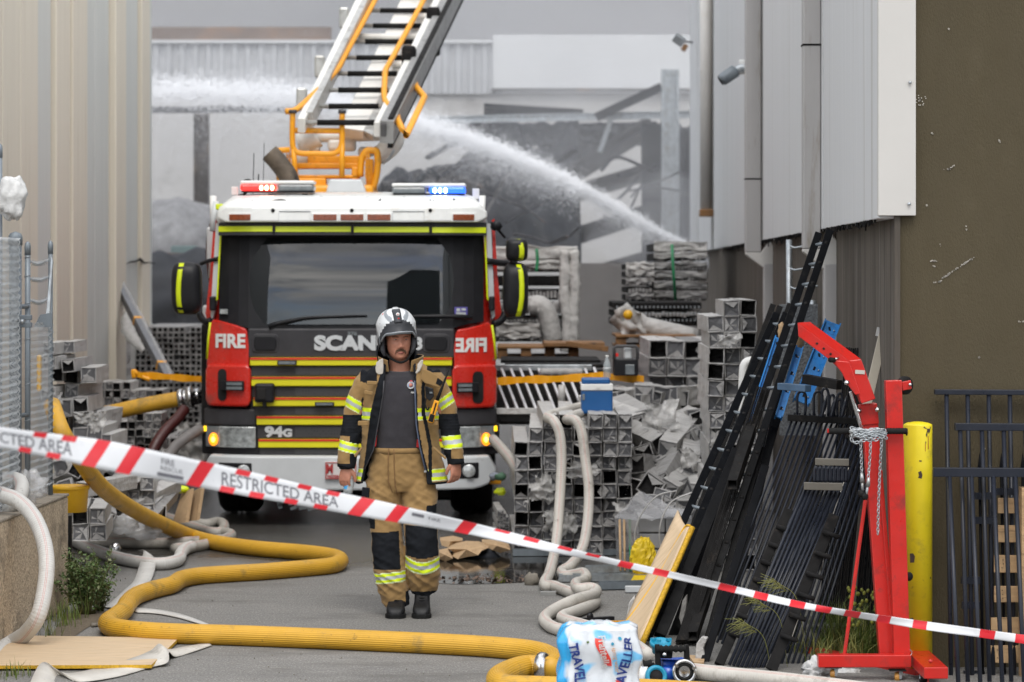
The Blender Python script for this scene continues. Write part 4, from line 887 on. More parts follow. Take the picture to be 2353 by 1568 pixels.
# ------------------------------------------------------------------ the firefighter
MX, MY = -.687, 17.40
O_ = Vector((MX, MY, 0))
def lx(c): return .000804*c-.5404        # from the enlarged upper-body view to metres
def lz(c): return 1.9665-.000804*c
def fuse(mb, voxel, smooth=0):
    """joins overlapping shapes into one continuous skin"""
    me = bpy.data.meshes.new("tmp"); me.from_pydata(mb.v, [], mb.f); o = bpy.data.objects.new("tmp", me); sc.collection.objects.link(o)
    q = o.modifiers.new("r", 'REMESH'); q.mode = 'VOXEL'; q.voxel_size = voxel
    if smooth: s_ = o.modifiers.new("s", 'SMOOTH'); s_.iterations = smooth; s_.factor = .5
    ev = bpy.data.meshes.new_from_object(o.evaluated_get(bpy.context.evaluated_depsgraph_get()))
    v = [x.co.copy() for x in ev.vertices]; nrm = [x.normal.copy() for x in ev.vertices]; f = [tuple(p.vertices) for p in ev.polygons]
    bpy.data.objects.remove(o); bpy.data.meshes.remove(me); bpy.data.meshes.remove(ev); return v, nrm, f
def dress(name, mb, voxel, mats, zone, wrinkle=None, smooth=2, parent=None):
    v, nr, f = fuse(mb, voxel, smooth)
    if wrinkle: v = [p+n*wrinkle(p) for p, n in zip(v, nr)]
    out = MB(); out.v = [p+O_ for p in v]; out.f = [list(x) for x in f]; out.sm = [True]*len(f)
    for x in f:
        c = sum((v[i] for i in x), Vector())/len(x); n = sum((nr[i] for i in x), Vector())/len(x); out.m.append(zone(c, n))
    return out.build(name, mats, parent)
man = thing("person", "firefighter in open tan jacket and white helmet walking in front of the truck", "person", (MX, MY, 0))
# --- body: head, neck, torso, arms with hands, legs, one skin
YAW = R(11); HC = Vector((-.010, -.02, 0))
ht = [(1.568, .020, .062, .0), (1.575, .036, .078, .01), (1.588, .048, .088, .03), (1.605, .057, .092, .05), (1.62, .063, .094, .06), (1.65, .070, .094, .075), (1.68, .073, .091, .086), (1.71, .075, .095, .094), (1.74, .075, .095, .096), (1.77, .070, .085, .092), (1.795, .052, .060, .068), (1.81, .02, .024, .026)]
def hv(k, z): return interp([(r[0], r[k]) for r in ht], z)
def head_pt(th, z):
    a, f_, b_ = hv(1, z), hv(2, z), hv(3, z); c, s = math.cos(th), math.sin(th); e = .86
    x = a*math.copysign(abs(c)**e, c); y = -f_*abs(s)**e if s > 0 else b_*abs(s)**e
    if s > 0:
        g = lambda x0, sx, z0, sz: math.exp(-((abs(x)-x0)/sx)**2-((z-z0)/sz)**2)
        nose = interp([(1.632, 0), (1.640, .010), (1.648, .022), (1.656, .024), (1.672, .014), (1.692, .006), (1.71, .002)], z)
        y -= nose*math.exp(-(x/(.011+.3*max(0, 1.67-z)))**2)+.004*g(.014, .007, 1.645, .008)
        y += .011*g(.031, .017, 1.695, .010); y -= .005*g(.030, .022, 1.715, .007)
        y -= .005*g(0, .022, 1.622, .005)+.005*g(0, .020, 1.611, .005)-.004*g(0, .03, 1.616, .002); y -= .005*g(0, .018, 1.583, .009); y -= .004*g(.045, .018, 1.665, .016)
        y += .003*g(.038, .008, 1.635, .02)
    p = Vector((x, y, z)); return Matrix.Rotation(YAW, 3, 'Z') @ p + HC
body = MB()
body.loft([[head_pt(2*math.pi*k/72, 1.568+(1.81-1.568)*i/58) for k in range(72)] for i in range(59)])
body.tube([Vector((.0, .02, 1.42)), Vector((-.004, .012, 1.50)), Vector((-.008, .005, 1.60)), Vector((-.008, .0, 1.63))], [.085, .066, .060, .056], 20)
ell = lambda cx, cy, z, rx, ry, n=28: [Vector((cx+rx*math.cos(2*math.pi*k/n), cy+ry*math.sin(2*math.pi*k/n), z)) for k in range(n)]
body.loft([ell(0, 0, .82, .14, .09), ell(0, 0, .95, .145, .095), ell(0, 0, 1.1, .135, .095), ell(0, 0, 1.25, .15, .10), ell(0, .01, 1.38, .165, .095), ell(0, .01, 1.45, .15, .08), ell(0, .015, 1.49, .07, .06)])
for pts, rr in (([(-.16, .01, 1.42), (-.26, .01, 1.28), (-.297, .01, 1.17), (-.318, -.02, 1.04), (-.333, -.035, .915)], [.055, .05, .045, .04, .029]), ([(.16, .01, 1.42), (.25, .01, 1.29), (.298, .01, 1.2), (.326, -.02, 1.05), (.345, -.035, .94)], [.055, .05, .045, .04, .029]),
    ([(-.09, 0, .86), (-.09, -.03, .5), (-.05, -.02, .1)], [.085, .06, .045]), ([(.09, 0, .86), (.125, -.07, .5), (.135, .0, .1)], [.085, .06, .045])): body.tube([Vector(p) for p in pts], rr, 14)
def hand(wrist, fwd, back, side, curl, spread, thumb):
    """palm with four unequal bent fingers and a thumb; side = towards the thumb, back = away from the palm"""
    f_, b_ = Vector(fwd).normalized(), Vector(back); s_ = Vector(side); b_ = (b_-f_*b_.dot(f_)).normalized(); s2 = f_.cross(b_); s_ = s2 if s2.dot(s_) > 0 else -s2; w_ = Vector(wrist)
    def pt(a, l, h): return w_+s_*a+f_*l+b_*h
    rings = []
    for l, hw, ht_ in ((-.02, .026, .019), (.01, .030, .019), (.035, .038, .019), (.062, .041, .016), (.082, .040, .013), (.092, .034, .009)):
        rings.append([pt(hw*math.cos(2*math.pi*k/18), l, ht_*math.sin(2*math.pi*k/18)-.25*l*l) for k in range(18)])
    body.loft(rings)
    for i, (a, L) in enumerate(((.030, .072), (.010, .080), (-.010, .075), (-.029, .058))):
        ang = curl[i][0]; p = pt(a, .082, .0); pts = [pt(a*.8, .05, .002), p]; d = R(0)
        for sgm, cu in zip((.45, .31, .24), curl[i]):
            d += R(cu); p = p+(f_*math.cos(d)-b_*math.sin(d)+s_*(spread*a*6)).normalized()*L*sgm; pts.append(p)
        body.tube(crv(pts, 3), [.0095]*4+[.0092]*3+[.0088]*3+[.0082]*2+[.007, .0045][:2] if False else [.0096-.0003*k for k in range(len(pts)*3-2)], 10)
    t0 = pt(.024, .015, -.004); t1 = pt(*thumb[0]); t2 = pt(*thumb[1]); t3 = pt(*thumb[2])
    body.tube(crv([t0, t1, t2, t3], 4), [.016, .0155, .015, .0142, .0135, .013, .0125, .0122, .0118, .0115, .011, .010, .0075], 10)
hand((-.332, -.04, .912), (-.10, -.14, -1), (-.45, -1, .1), (1, -.4, 0), [(28, 42, 30), (24, 45, 32), (26, 44, 30), (30, 40, 28)], .02, [(.046, .035, -.012), (.058, .062, -.022), (.060, .088, -.030)])
hand((.344, -.04, .945), (-.02, -.12, -1), (.75, -.9, .1), (-1, -.55, 0), [(22, 30, 22), (26, 34, 24), (28, 36, 26), (30, 36, 26)], .03, [(.042, .035, -.010), (.052, .060, -.020), (.050, .085, -.028)])
bo = dress("body", body, .0042, [skin], lambda c, n: 0, None, 1, man)
# --- face details
def fp(x, z, out=.0):
    y = -hv(2, z)*.97
    th = math.acos(max(-1, min(1, x/hv(1, z)))); best = head_pt(th if th > 0 else .01, z)
    lo, hi = .02, math.pi-.02      # find the head point with this x in the head's own frame
    for _ in range(30):
        m_ = (lo+hi)/2; q = Matrix.Rotation(-YAW, 3, 'Z') @ (head_pt(m_, z)-HC)
        if q.x > x: lo = m_
        else: hi = m_
    p = head_pt(lo, z); d = Matrix.Rotation(YAW, 3, 'Z') @ Vector((0, -1, 0)); return p+d*out+O_
for sx in (-1, 1):
    e = MB(); c = fp(sx*.031, 1.694, -.004); e.blob(c, (.013, .008, .0055), 0, 3, 12, 8); e = e.build("eye", eye_w, man)
    MB().blob(fp(sx*.031+.003, 1.694, .002), (.0052, .004, .0045), 0, 3, 10, 6).build("iris", eye_d, e)
    MB().tube([fp(sx*.031+d, 1.6985-.9*abs(d)**1.4, .001) for d in (-.016, -.008, 0, .008, .016)], [.002, .003, .0032, .003, .002], 6).build("eyelid", skin, man)
    MB().tube([fp(sx*.031+d, 1.689, .0) for d in (-.012, 0, .012)], [.0015, .0025, .0015], 6).build("eyelid", skin, man)
    MB().tube([fp(sx*.033+d*sx, 1.7105+h, .001) for d, h in ((-.020, -.002), (-.008, .001), (.006, .002), (.018, -.002))], [.0025, .0036, .0036, .002], 6).build("eyebrow", hairm, man)
mo = MB(); rr = random.Random(2)
for k in range(260):
    x = rr.uniform(-.031, .031); z = 1.634-abs(x)*.25+rr.uniform(-.007, .006)-(.014 if abs(x) > .026 else 0)*rr.random()
    a = fp(x, z, .000); mo.tube([a, a+Vector((x*.12, -.004, -.005))], [.0013, .0006], 4, False)
mo.build("moustache", hairm, man)
MB().tube([fp(x, 1.6115+.002*abs(x)/.02, -.0005) for x in (-.022, -.012, 0, .012, .022)], [.0015, .0038, .0045, .0038, .0015], 8).build("lower_lip", lipm, man)
MB().tube([fp(x, 1.6175-.0015*abs(x)/.02, -.001) for x in (-.023, -.012, 0, .012, .023)], [.001, .002, .002, .002, .001], 6).build("mouth", M_("mouth_shadow_skin", (.07, .022, .018), .6), man)
for sx in (-1, 1): MB().blob(fp(sx*.0065, 1.6425, .001), (.0032, .003, .0022), 0, 3, 8, 5).build("nostril", M_("nostril_skin", (.06, .02, .015), .7), man)
st_ = MB()
for k in range(420):
    th = rr.uniform(.25, 2.9); z = rr.uniform(1.576, 1.635); a = head_pt(th, z)+O_; st_.box(a, (.0012, .0012, .0025))
# --- shirt
sh = MB(); sh.loft([ell(0, -.005, .99, .150, .118), ell(0, -.008, 1.10, .150, .122), ell(0, -.012, 1.25, .158, .126), ell(0, -.008, 1.36, .168, .118), ell(0, .0, 1.43, .165, .105), ell(0, .008, 1.475, .125, .09), ell(-.003, .012, 1.503, .088, .076), ell(-.004, .014, 1.512, .080, .070)], False)
sh.loft([ell(0, -.005, .99, .1, .08), ell(0, 0, 1.3, .12, .08), ell(0, .008, 1.47, .1, .07)], True)
tw = lambda p: .0045*noise.noise(Vector((p.x*9+p.z*7, p.y*8, p.z*10-p.x*6)))+.004*noise.noise(Vector((p.x*16, p.y*10, p.z*22+p.x*14)))*max(0, min(1, (1.3-p.z)*4))
shirt = MB(); n_ = 40
prof = [(.99, .150, .118, -.005), (1.05, .149, .120, -.006), (1.10, .150, .122, -.008), (1.18, .154, .125, -.010), (1.25, .158, .126, -.012), (1.31, .164, .123, -.010), (1.36, .168, .118, -.008), (1.40, .167, .112, -.004), (1.43, .162, .105, .0), (1.46, .14, .097, .004), (1.485, .112, .086, .01), (1.500, .092, .078, .012), (1.506, .083, .071, .013)]
tab = lambda k: [(p[0], p[k]) for p in prof]
rings = []
for i in range(61):
    z = .99+(1.506-.99)*i/60; rg = ell(0, interp(tab(3), z), z, interp(tab(1), z), interp(tab(2), z), 64)
    rings.append([Vector((p.x, p.y, p.z-(.016*max(0, -p.y)/.08 if z > 1.46 else 0)*(z-1.46)/.046))+Vector((p.x, p.y, 0)).normalized()*tw(p)+O_ for p in rg])
shirt.loft(rings, False).build("tee_shirt", tee, man, solid=.004)
bd = MB(); c = Vector((lx(757), -.118, lz(685)))+O_
emb = thing  # badge printed on the shirt
bdg = MB().lathe([(.0205, 0), (.0205, .002)], c+Vector((0, .004, 0)), (.15, -1, .05), 20).build("shirt_badge", M_("badge_pale_blue", (.30, .42, .62), .7), man)
MB().lathe([(.012, 0), (.012, .002)], c+Vector((0, .001, 0)), (.15, -1, .05), 18).build("badge_centre", M_("badge_orange", (.55, .22, .16), .7), bdg)
MB().blob(c+Vector((.002, .002, .023)), (.010, .003, .007), .1).build("badge_crown", M_("badge_red", (.45, .07, .09), .7), bdg)
mb = MB()
for k in range(16):
    a = k*.3927; mb.box(c+Vector((math.cos(a)*.0195, .001, math.sin(a)*.0195)), (.006, .003, .006), (0, a, 0))
mb.build("badge_border", white_pl, bdg)
MB().text("FIRE", None, .014, .0004, .001, 1.0, fn=lambda v: Vector((lx(775)+v.x, -.119+v.z*-1, lz(742)+v.y))+O_).build("shirt_lettering", white_pl, man)
# --- trousers
tr = MB()
def leg(tab_):
    P_ = [Vector((c, y, z)) for z, c, y, r in tab_]; R_ = [r for *_, r in tab_]
    k = 6; pts = crv(P_, k); rs = []
    for i in range(len(pts)):
        t = i/k; j = min(int(t), len(R_)-2); rs.append(R_[j]+(R_[j+1]-R_[j])*(t-j))
    tr.tube(pts, rs, 24, up=(1, 0, 0))
leg([(.90, -.095, .005, .10), (.74, -.105, -.005, .117), (.62, -.095, -.02, .103), (.524, -.086, -.04, .095), (.405, -.073, -.05, .099), (.286, -.062, -.045, .100), (.20, -.049, -.035, .096), (.12, -.032, -.03, .088), (.055, -.022, -.03, .076)])
leg([(.90, .105, .005, .10), (.74, .115, -.01, .112), (.648, .122, -.035, .107), (.524, .130, -.075, .103), (.40, .136, -.085, .101), (.30, .141, -.06, .102), (.243, .143, -.035, .100), (.18, .145, -.01, .09), (.135, .146, .0, .08)])
tr.loft([ell(-.002, .0, .76, .20, .11), ell(-.002, .0, .82, .208, .125), ell(-.004, 0, .90, .195, .132), ell(-.006, 0, .97, .176, .128), ell(-.008, 0, 1.025, .162, .125)])
def tzone(c, n):
    x, y, z = c
    if x < .036 or z > .73:
        left = x < .035
    else: left = False
    if z < .72 and left:
        if z < .062+(x+.02)*.35+.012 and z < .09: return 1
        if -.178 < x < -.005+.06*max(0, .5-z) and n.y < -.25 and .289 < z < .517+.05*(x+.1): return 1
        u = (z-.11*x-.212)/.066
        if 0 <= u <= 1: return (5 if u < .12 or u > .9 else 2 if (u < .36 or u > .66) else 3)
        if x < -.15 and .535 < z < .605: return 1
    elif z < .72:
        if z < .152: return 1
        if x > .035 and n.y < -.2 and .358+.18*abs(x-.14) < z < .565: return 1
        u = (z-1.6*(x-.142)**2*2-.262)/.078
        if 0 <= u <= 1: return (5 if u < .12 or u > .9 else 2 if (u < .36 or u > .66) else 3)
        if x > .165 and .615 < z < .683: return 1
    return 0
def twr(p):
    k = 1.2 if p.z < .3 or .55 < p.z < .85 else .7
    return k*(.009*(.55-abs(noise.noise(Vector((p.x*7, p.y*6, p.z*17+p.x*9)))*2))+.004*noise.noise(Vector((p.x*14+3, p.y*12, p.z*36-p.x*20))))+(.004 if False else 0)
tro = dress("trousers", tr, .0065, [tan, char_, hv_yel, hv_sil, tan, hv_edge], tzone, twr, 2, man)
for pts in ([(630, 1170), (632, 1300), (640, 1440), (655, 1520)], [(590, 1165), (585, 1300), (588, 1420), (620, 1500)]):
    MB().tube([Vector((lx(a), -.128-.004*(b > 1250), lz(b)))+O_ for a, b in pts], .003, 6).build("fly_seam", M_("seam_thread_cloth", (.17, .09, .035), .9), tro)
wb = MB(); rg = []
for k in range(33):
    t = math.pi*(1+k/32); a = Vector((-.008+.166*math.cos(t), .129*math.sin(t), 0)); rg.append([a*1.0+Vector((0, 0, .995))+O_, a*1.02+Vector((0, 0, .995))+O_, a*1.02+Vector((0, 0, 1.03))+O_, a+Vector((0, 0, 1.03))+O_])
wb.loft(rg).build("waistband", tan, tro)
for a, b in ((486, 1085), (815, 1130)):
    MB().box(Vector((lx(a), -.095, lz(b)))+O_, (.022, .02, .11 if a < 600 else .05), (0, .1, 0)).build("brace_strap", M_("red_brace_webbing", (.40, .012, .012), .8), tro, bevel=.004)
MB().box(Vector((lx(415), -.118, lz(1500)))+O_, (.052, .012, .06), (0, .1, -.5)).build("pocket_label", char_, tro, bevel=.004)
MB().prism([Vector((lx(a), -.095, lz(b)))+O_ for a, b in ((445, 1470), (475, 1475), (455, 1575), (400, 1575))][::-1], (0, .03, 0)).build("cargo_pocket", tan, tro, bevel=.006)
# --- boots
def boot(cx, toe, hw, up):
    m = MB(); rings = []
    for y, w_, h in ((.07, .030, .05), (.055, .042, .15), (.02, .047, up), (-.05, .048, up), (-.085, .050, .118), (-.12, .054, .092), (-.16, .057, .078), (-.19, .052, .068), (-.212, .040, .052), (-.222, .020, .032)):
        rg = []
        for k in range(16):
            t = 2*math.pi*k/16; c, s = math.cos(t), math.sin(t); rg.append(Vector((cx+hw*w_*math.copysign(abs(c)**.6, c), y, .012+(h-.012)*(.5+.5*math.copysign(abs(s)**.7, s))))+O_)
        rings.append(rg)
    b = m.loft(rings).build("boot", boot_m, man)
    s_ = MB(); rings = []
    for y, w_ in ((.075, .03), (.05, .047), (-.03, .045), (-.1, .056), (-.17, .062), (-.205, .052), (-.228, .03)): rings.append([Vector((cx+hw*x, y, z))+O_ for x, z in ((-w_, .0), (w_, .0), (w_*1.0, .026), (-w_*1.0, .026))])
    s_.loft(rings, True, 0, False).build("sole", rubber, b, bevel=.004)
    for k in range(4):
        z = .095+.014*k; y = -.108+.018*k; MB().tube([Vector((cx-.03, y+.01, z))+O_, Vector((cx, y-.012, z+.006))+O_, Vector((cx+.03, y+.01, z))+O_], .0035, 6).build("lace", rubber, b)
boot(-.022, 0, 1.02, .15); boot(.136, 0, .98, .19)
# --- jacket
jl = [(.80, -.235), (.897, -.219), (1.026, -.160), (1.13, -.140), (1.243, -.125), (1.404, -.100), (1.46, -.094), (1.56, -.088)]
jr = [(.80, .175), (.885, .167), (1.026, .130), (1.162, .106), (1.30, .100), (1.46, .092), (1.56, .088)]
jp = [(.808, .012, .290, .150), (.90, .008, .265, .148), (1.05, .0, .242, .142), (1.2, .0, .232, .138), (1.35, .0, .236, .132), (1.42, .0, .238, .122), (1.46, .0, .232, .112), (1.49, .0, .212, .102), (1.52, 0, .172, .094), (1.548, 0, .130, .086)]
jk = MB(); rings = []
for i in range(40):
    z = .808+(1.548-.808)*i/39; cx, rx, ry = (interp([(p[0], p[k]) for p in jp], z) for k in (1, 2, 3))
    p1 = math.acos(max(-.98, min(.98, (interp(jl, z)-cx)/rx))); p2 = math.acos(max(-.98, min(.98, (interp(jr, z)-cx)/rx)))
    o_, n_ = [], []
    for k in range(41):
        t = p1+(2*math.pi+p2-p1)*k/40; e = math.exp(-(min(k, 40-k)/3)**2)*.016
        o_.append(Vector((cx+rx*math.cos(t), .012-(ry+e)*math.sin(t)-e*.5, z))); n_.append(Vector((cx+(rx-.014)*math.cos(t), .012-(ry+e-.014)*math.sin(t)-e*.5, z)))
    rings.append(o_+n_[::-1])
jk.loft(rings)
SL = [(-.175, .015, 1.475), (-.215, .012, 1.41), (-.262, .010, 1.33), (-.285, .010, 1.26), (-.298, .008, 1.18), (-.306, -.005, 1.10), (-.317, -.025, 1.02), (-.333, -.038, .905)]
SRt = [(.175, .015, 1.475), (.215, .012, 1.42), (.258, .010, 1.34), (.287, .010, 1.26), (.300, .008, 1.18), (.312, -.005, 1.10), (.328, -.025, 1.02), (.344, -.038, .925)]
jk.tube([Vector(p) for p in SL], [.066, .074, .066, .060, .058, .060, .061, .055], 20); jk.tube([Vector(p) for p in SRt], [.066, .072, .065, .060, .059, .060, .058, .050], 20)
def seg_d(p, S):
    b = 9
    for a, c in zip(S, S[1:]):
        a, c = Vector(a), Vector(c); t = max(0, min(1, (p-a).dot(c-a)/(c-a).length_squared)); b = min(b, (p-a-(c-a)*t).length)
    return b
def band(u): return 5 if (u < .07 or u > .95) else 2 if (u < .34 or u > .66) else 3
def jzone(c, n):
    x, y, z = c; arm = None
    if z < 1.40 and seg_d(c, SL) < .072 and (x < -.236 if z > 1.0 else x < -.262): arm = -1
    elif z < 1.40 and seg_d(c, SRt) < .072 and (x > .236 if z > 1.0 else x > .285): arm = 1
    if arm == -1:
        if z < .935: return 1
        u = (z+.56*x-1.094)/.082
        if 0 <= u <= 1: return band(u)
        u = (z+.25*x-.9215)/.066
        if 0 <= u <= 1: return band(u)
        if 1.102 < z < 1.232: return 1
        if x > -.305 and z < 1.12 and n.y < .5: return 1
        return 0
    if arm == 1:
        if z < .962: return 1
        u = (z-.7*x-1.076)/.08
        if 0 <= u <= 1: return band(u)
        u = (z-.1*x-.991)/.082
        if 0 <= u <= 1: return band(u)
        if 1.108 < z < 1.235: return 1
        if x < .315 and z < 1.12: return 1
        return 0
    if n.dot(Vector((x, y-.012, 0))) < -.01: return 1          # lining
    if y < 0:
        if x < 0:
            xb = interp([(.80, -.245), (.929, -.218), (1.243, -.180), (1.452, -.128), (1.5, -.115)], z)
            if x > xb: return 1
        else:
            if x < interp(jr, z)+.010: return 1
            xv = interp([(.80, .187), (.905, .187), (1.042, .186), (1.12, .172), (1.243, .146), (1.404, .143), (1.468, .155)], z)
            if abs(x-xv) < .011 and z < 1.47: return 1
        u = (z-1.199)/.078
        if 0 <= u <= 1: return band(u)
        u = (z-.829)/.072
        if 0 <= u <= 1: return band(u)
    if z < .822: return 1
    if z > 1.418 and -.245 < x < -.138 and z+.35*x > 1.352: return 1
    if z > 1.49 and x > .165: return 1
    return 0
def jw(p):
    a = 1.0 if abs(p.x) > .24 else .75
    return a*(.0065*(.5-abs(noise.noise(Vector((p.x*8, p.y*7, p.z*14+p.x*8)))*2))+.0045*noise.noise(Vector((p.x*15+5, p.y*12, p.z*30-p.x*16))))+.0012*math.sin(p.z*330)*(1 if 1.105 < p.z < 1.23 and abs(p.x) > .24 else 0)
jko = dress("jacket", jk, .0062, [tan, char_, hv_yel, hv_sil, tan, hv_edge], jzone, jw, 2, man)
def J(c_, r_, y): return Vector((lx(c_), y, lz(r_)))+O_
# collar
cl = MB(); rings = []
for k in range(33):
    t = R(238)+R(-296)*k/32; c, s = math.cos(t), math.sin(t); e = abs(k-16)/16
    rt, rb = (.150-.012*e)+.0, .112
    top = Vector((rt*c*.95, .01+.105*s, 1.600-.035*e**3)); bot = Vector((rb*c*1.05, .01+.088*s, 1.505-.01*e)); th = Vector((c, s, 0))*.010
    rings.append([bot, bot+th, top+th, top])
m = MB(); vs = [[p+O_ for p in r] for r in rings]; m.loft(vs, True, 0, False); fm = []
for i in range(len(m.f)): fm.append(0)
m.m = [0 if (i % 4) in (1, 2) else 1 for i in range(len(m.f))]
m.build("collar", [tan, char_], jko, bevel=.003)
MB().prism([J(a, b, -.100) for a, b in ((487, 560), (494, 515), (520, 492), (546, 482), (549, 540), (546, 602), (510, 606), (492, 592))][::-1], (0, .012, 0)).build("collar_tip", lining, jko, bevel=.005)
MB().prism([J(a, b, -.105) for a, b in ((852, 492), (846, 535), (828, 575), (800, 602), (790, 592), (806, 560), (806, 530), (830, 498))][::-1], (0, .012, 0)).build("collar_tip", lining, jko, bevel=.005)
MB().prism([J(a, b, -.128) for a, b in ((852, 560), (905, 580), (960, 615), (1008, 655), (978, 708), (930, 690), (868, 672), (835, 640))][::-1], (0, .014, 0)).build("storm_flap", tan, jko, bevel=.005)
MB().prism([J(a, b, -.133) for a, b in ((962, 628), (1002, 658), (982, 690), (948, 672))][::-1], (0, .008, 0)).build("flap_patch", char_, jko, bevel=.003)
for q in (((425, 652), (502, 655), (500, 684), (422, 682)), ((405, 722), (470, 735), (468, 762), (402, 755)), ((358, 955), (436, 958), (434, 992), (356, 990)), ((905, 962), (965, 958), (965, 990), (900, 992))):
    MB().prism([J(a, b, -.142 if b > 900 else -.132) for a, b in q][::-1], (0, .02, 0)).build("pocket_flap", tan, jko, bevel=.005)
for q in (((326, 1215), (385, 1150), (392, 1165), (338, 1235)), ((935, 1150), (1030, 1235), (1022, 1250), (925, 1168))):
    MB().prism([J(a, b, -.15) for a, b in q][::-1], (0, .03, 0)).build("pocket_edge", tan, jko, bevel=.006)
MB().tube([J(a, b, -.150) for a, b in ((556, 650), (548, 760), (520, 930), (500, 1040), (478, 1170), (410, 1320))], .0045, 6).build("zip", M_("zip_teeth", (.05, .05, .055), .4, metal=.5), jko)
MB().tube([J(a, b, -.145) for a, b in ((788, 650), (793, 800), (800, 980), (826, 1150), (872, 1340))], .005, 6).build("zip", M_("zip_tape_blue", (.07, .09, .14), .6), jko)
MB().box(J(868, 1338, -.15), (.016, .01, .012)).build("zip_pull", chrome, jko)
# --- helmet
HM = Matrix.Rotation(R(9), 3, 'Z') @ Matrix.Rotation(R(-5), 3, 'Y'); HO = Vector((-.024, -.002, 1.742))
def hel(th, ph, k=1.0):
    """th: 0 = front, ph: 0 = crown .. 1 = rim"""
    c = abs(th)/math.pi; zr = interp([(0, -.002), (.22, -.008), (.36, -.058), (.5, -.112), (.75, -.122), (1, -.122)], c)
    a = ph*(math.pi/2 if zr > -.02 else math.pi/2+.0); zz = .142*math.cos(a)
    if ph > .72: zz = zz*(1-(ph-.72)/.28)+zr*(ph-.72)/.28
    rad = math.sin(min(a, math.pi/2*.98))**.82; 
    if ph > .72: rad = max(rad, .96)-(.0 if c < .3 else .05*(ph-.72)/.28)
    x = math.sin(th)*.126*rad; y = -math.cos(th)*.150*rad-(.022*math.exp(-(c/.28)**2)*max(0, ph-.5)*2)
    return HM @ Vector((x*k, y*k, zz*k))+HO+O_
hm = MB(); NU, NV = 96, 30
vs = [hel(-math.pi+2*math.pi*i/NU, max(.01, j/NV)) for j in range(NV+1) for i in range(NU)]; fs = []; ms = []
for j in range(NV):
    for i in range(NU):
        fs.append((j*NU+i, j*NU+(i+1) % NU, (j+1)*NU+(i+1) % NU, (j+1)*NU+i)); th = -math.pi+2*math.pi*(i+.5)/NU; ph = (j+.5)/NV; a = abs(th); m_ = 0
        sw = math.sin(ph*9+a*4.2+.4)
        if .35 < a < 2.3 and sw > .72: m_ = 1
        if a > 1.25 and ph > .86: m_ = 2
        if a < 1.15 and ph > .56+.22*(a/1.0)+.05: m_ = 2
        if a > 1.9 and ph > .6: m_ = 1
        if a < .05: m_ = 2
        ms.append(m_)
hm.v = [Vector(p) for p in vs]; hm.f = [list(x) for x in fs]; hm.m = ms; hm.sm = [True]*len(fs)
hlm = hm.build("helmet", [helm_w, helm_g, helm_k], man, solid=.004)
rg = []
for j in range(3, 23):
    ph = j/30; 
    w_ = .17 if ph < .3 else .20
    rg.append([hel(-w_/max(.35, math.sin(ph*1.57)), ph, 1.0), hel(-w_*.8/max(.35, math.sin(ph*1.57)), ph, 1.075), hel(w_*.8/max(.35, math.sin(ph*1.57)), ph, 1.075), hel(w_/max(.35, math.sin(ph*1.57)), ph, 1.0)])
rm = MB().loft(rg, True, 0, True); rm.m = [1 if i < 5*4 else 0 for i in range(len(rm.f))]; rm.build("helmet_ridge", [helm_k, helm_w], hlm)
MB().tube([hel(t, .99, 1.01) for t in [R(k) for k in range(-62, 63, 6)]], .006, 6).build("brim_edge", helm_g, hlm)
MB().tube([hel(t, .985, .985)+Vector((0, 0, -.008)) for t in [R(k) for k in range(-40, 41, 6)]], .005, 6).build("visor_edge", lens_grey, hlm)
c = hel(.03, .52, 1.085); MB().lathe([(.011, 0), (.012, .003), (.004, .005)], c, (.1, -1, .45), 8).build("helmet_badge", white_pl, hlm)
MB().lathe([(.005, 0), (.005, .003)], c+Vector((0, -.004, .001)), (.1, -1, .45), 8).build("badge_centre", M_("badge_pink", (.5, .2, .2), .5), hlm)
MB().box(hel(.03, .64, 1.08), (.010, .004, .007)).build("warning_spot", led_red if False else red_refl, hlm)
MB().box(hel(-1.15, .42, 1.01), (.008, .006, .008)).build("warning_spot", red_refl, hlm)
MB().text("OFFICER", None, .017, .0005, .0008, 1.05, fn=lambda v: hel(-1.12+v.x*4.2+v.y*2.2, .70+v.x*3.6-v.y*4.0, 1.006)).build("helmet_lettering", tube_dark, hlm)
for s, pts in ((-1, ((540, 300), (536, 360), (540, 420), (556, 468))), (1, ((772, 292), (778, 350), (772, 410), (752, 455)))):
    MB().tube([Vector((lx(a)+.0, -.012-.012*k, lz(b)))+O_ for k, (a, b) in enumerate(pts)], [.024, .021, .016, .010], 10).build("cheek_pad", helm_k, hlm)
MB().tube(crv([Vector((lx(a), y, lz(b)))+O_ for a, b, y in ((552, 440, -.035), (585, 470, -.062), (632, 500, -.085), (682, 514, -.092), (728, 492, -.078), (758, 445, -.05))], 4), .008, 8).build("chin_strap", rubber, hlm)
ncr = [[Vector((-.024+r*math.cos(R(a)), .0+r*.95*math.sin(R(a)), z))+O_ for a in range(-12, 193, 12)] for r, z in ((.118, 1.655), (.120, 1.60), (.110, 1.55))]
MB().loft(ncr, False, 0, True, False).build("neck_curtain", char_, hlm, solid=.008)
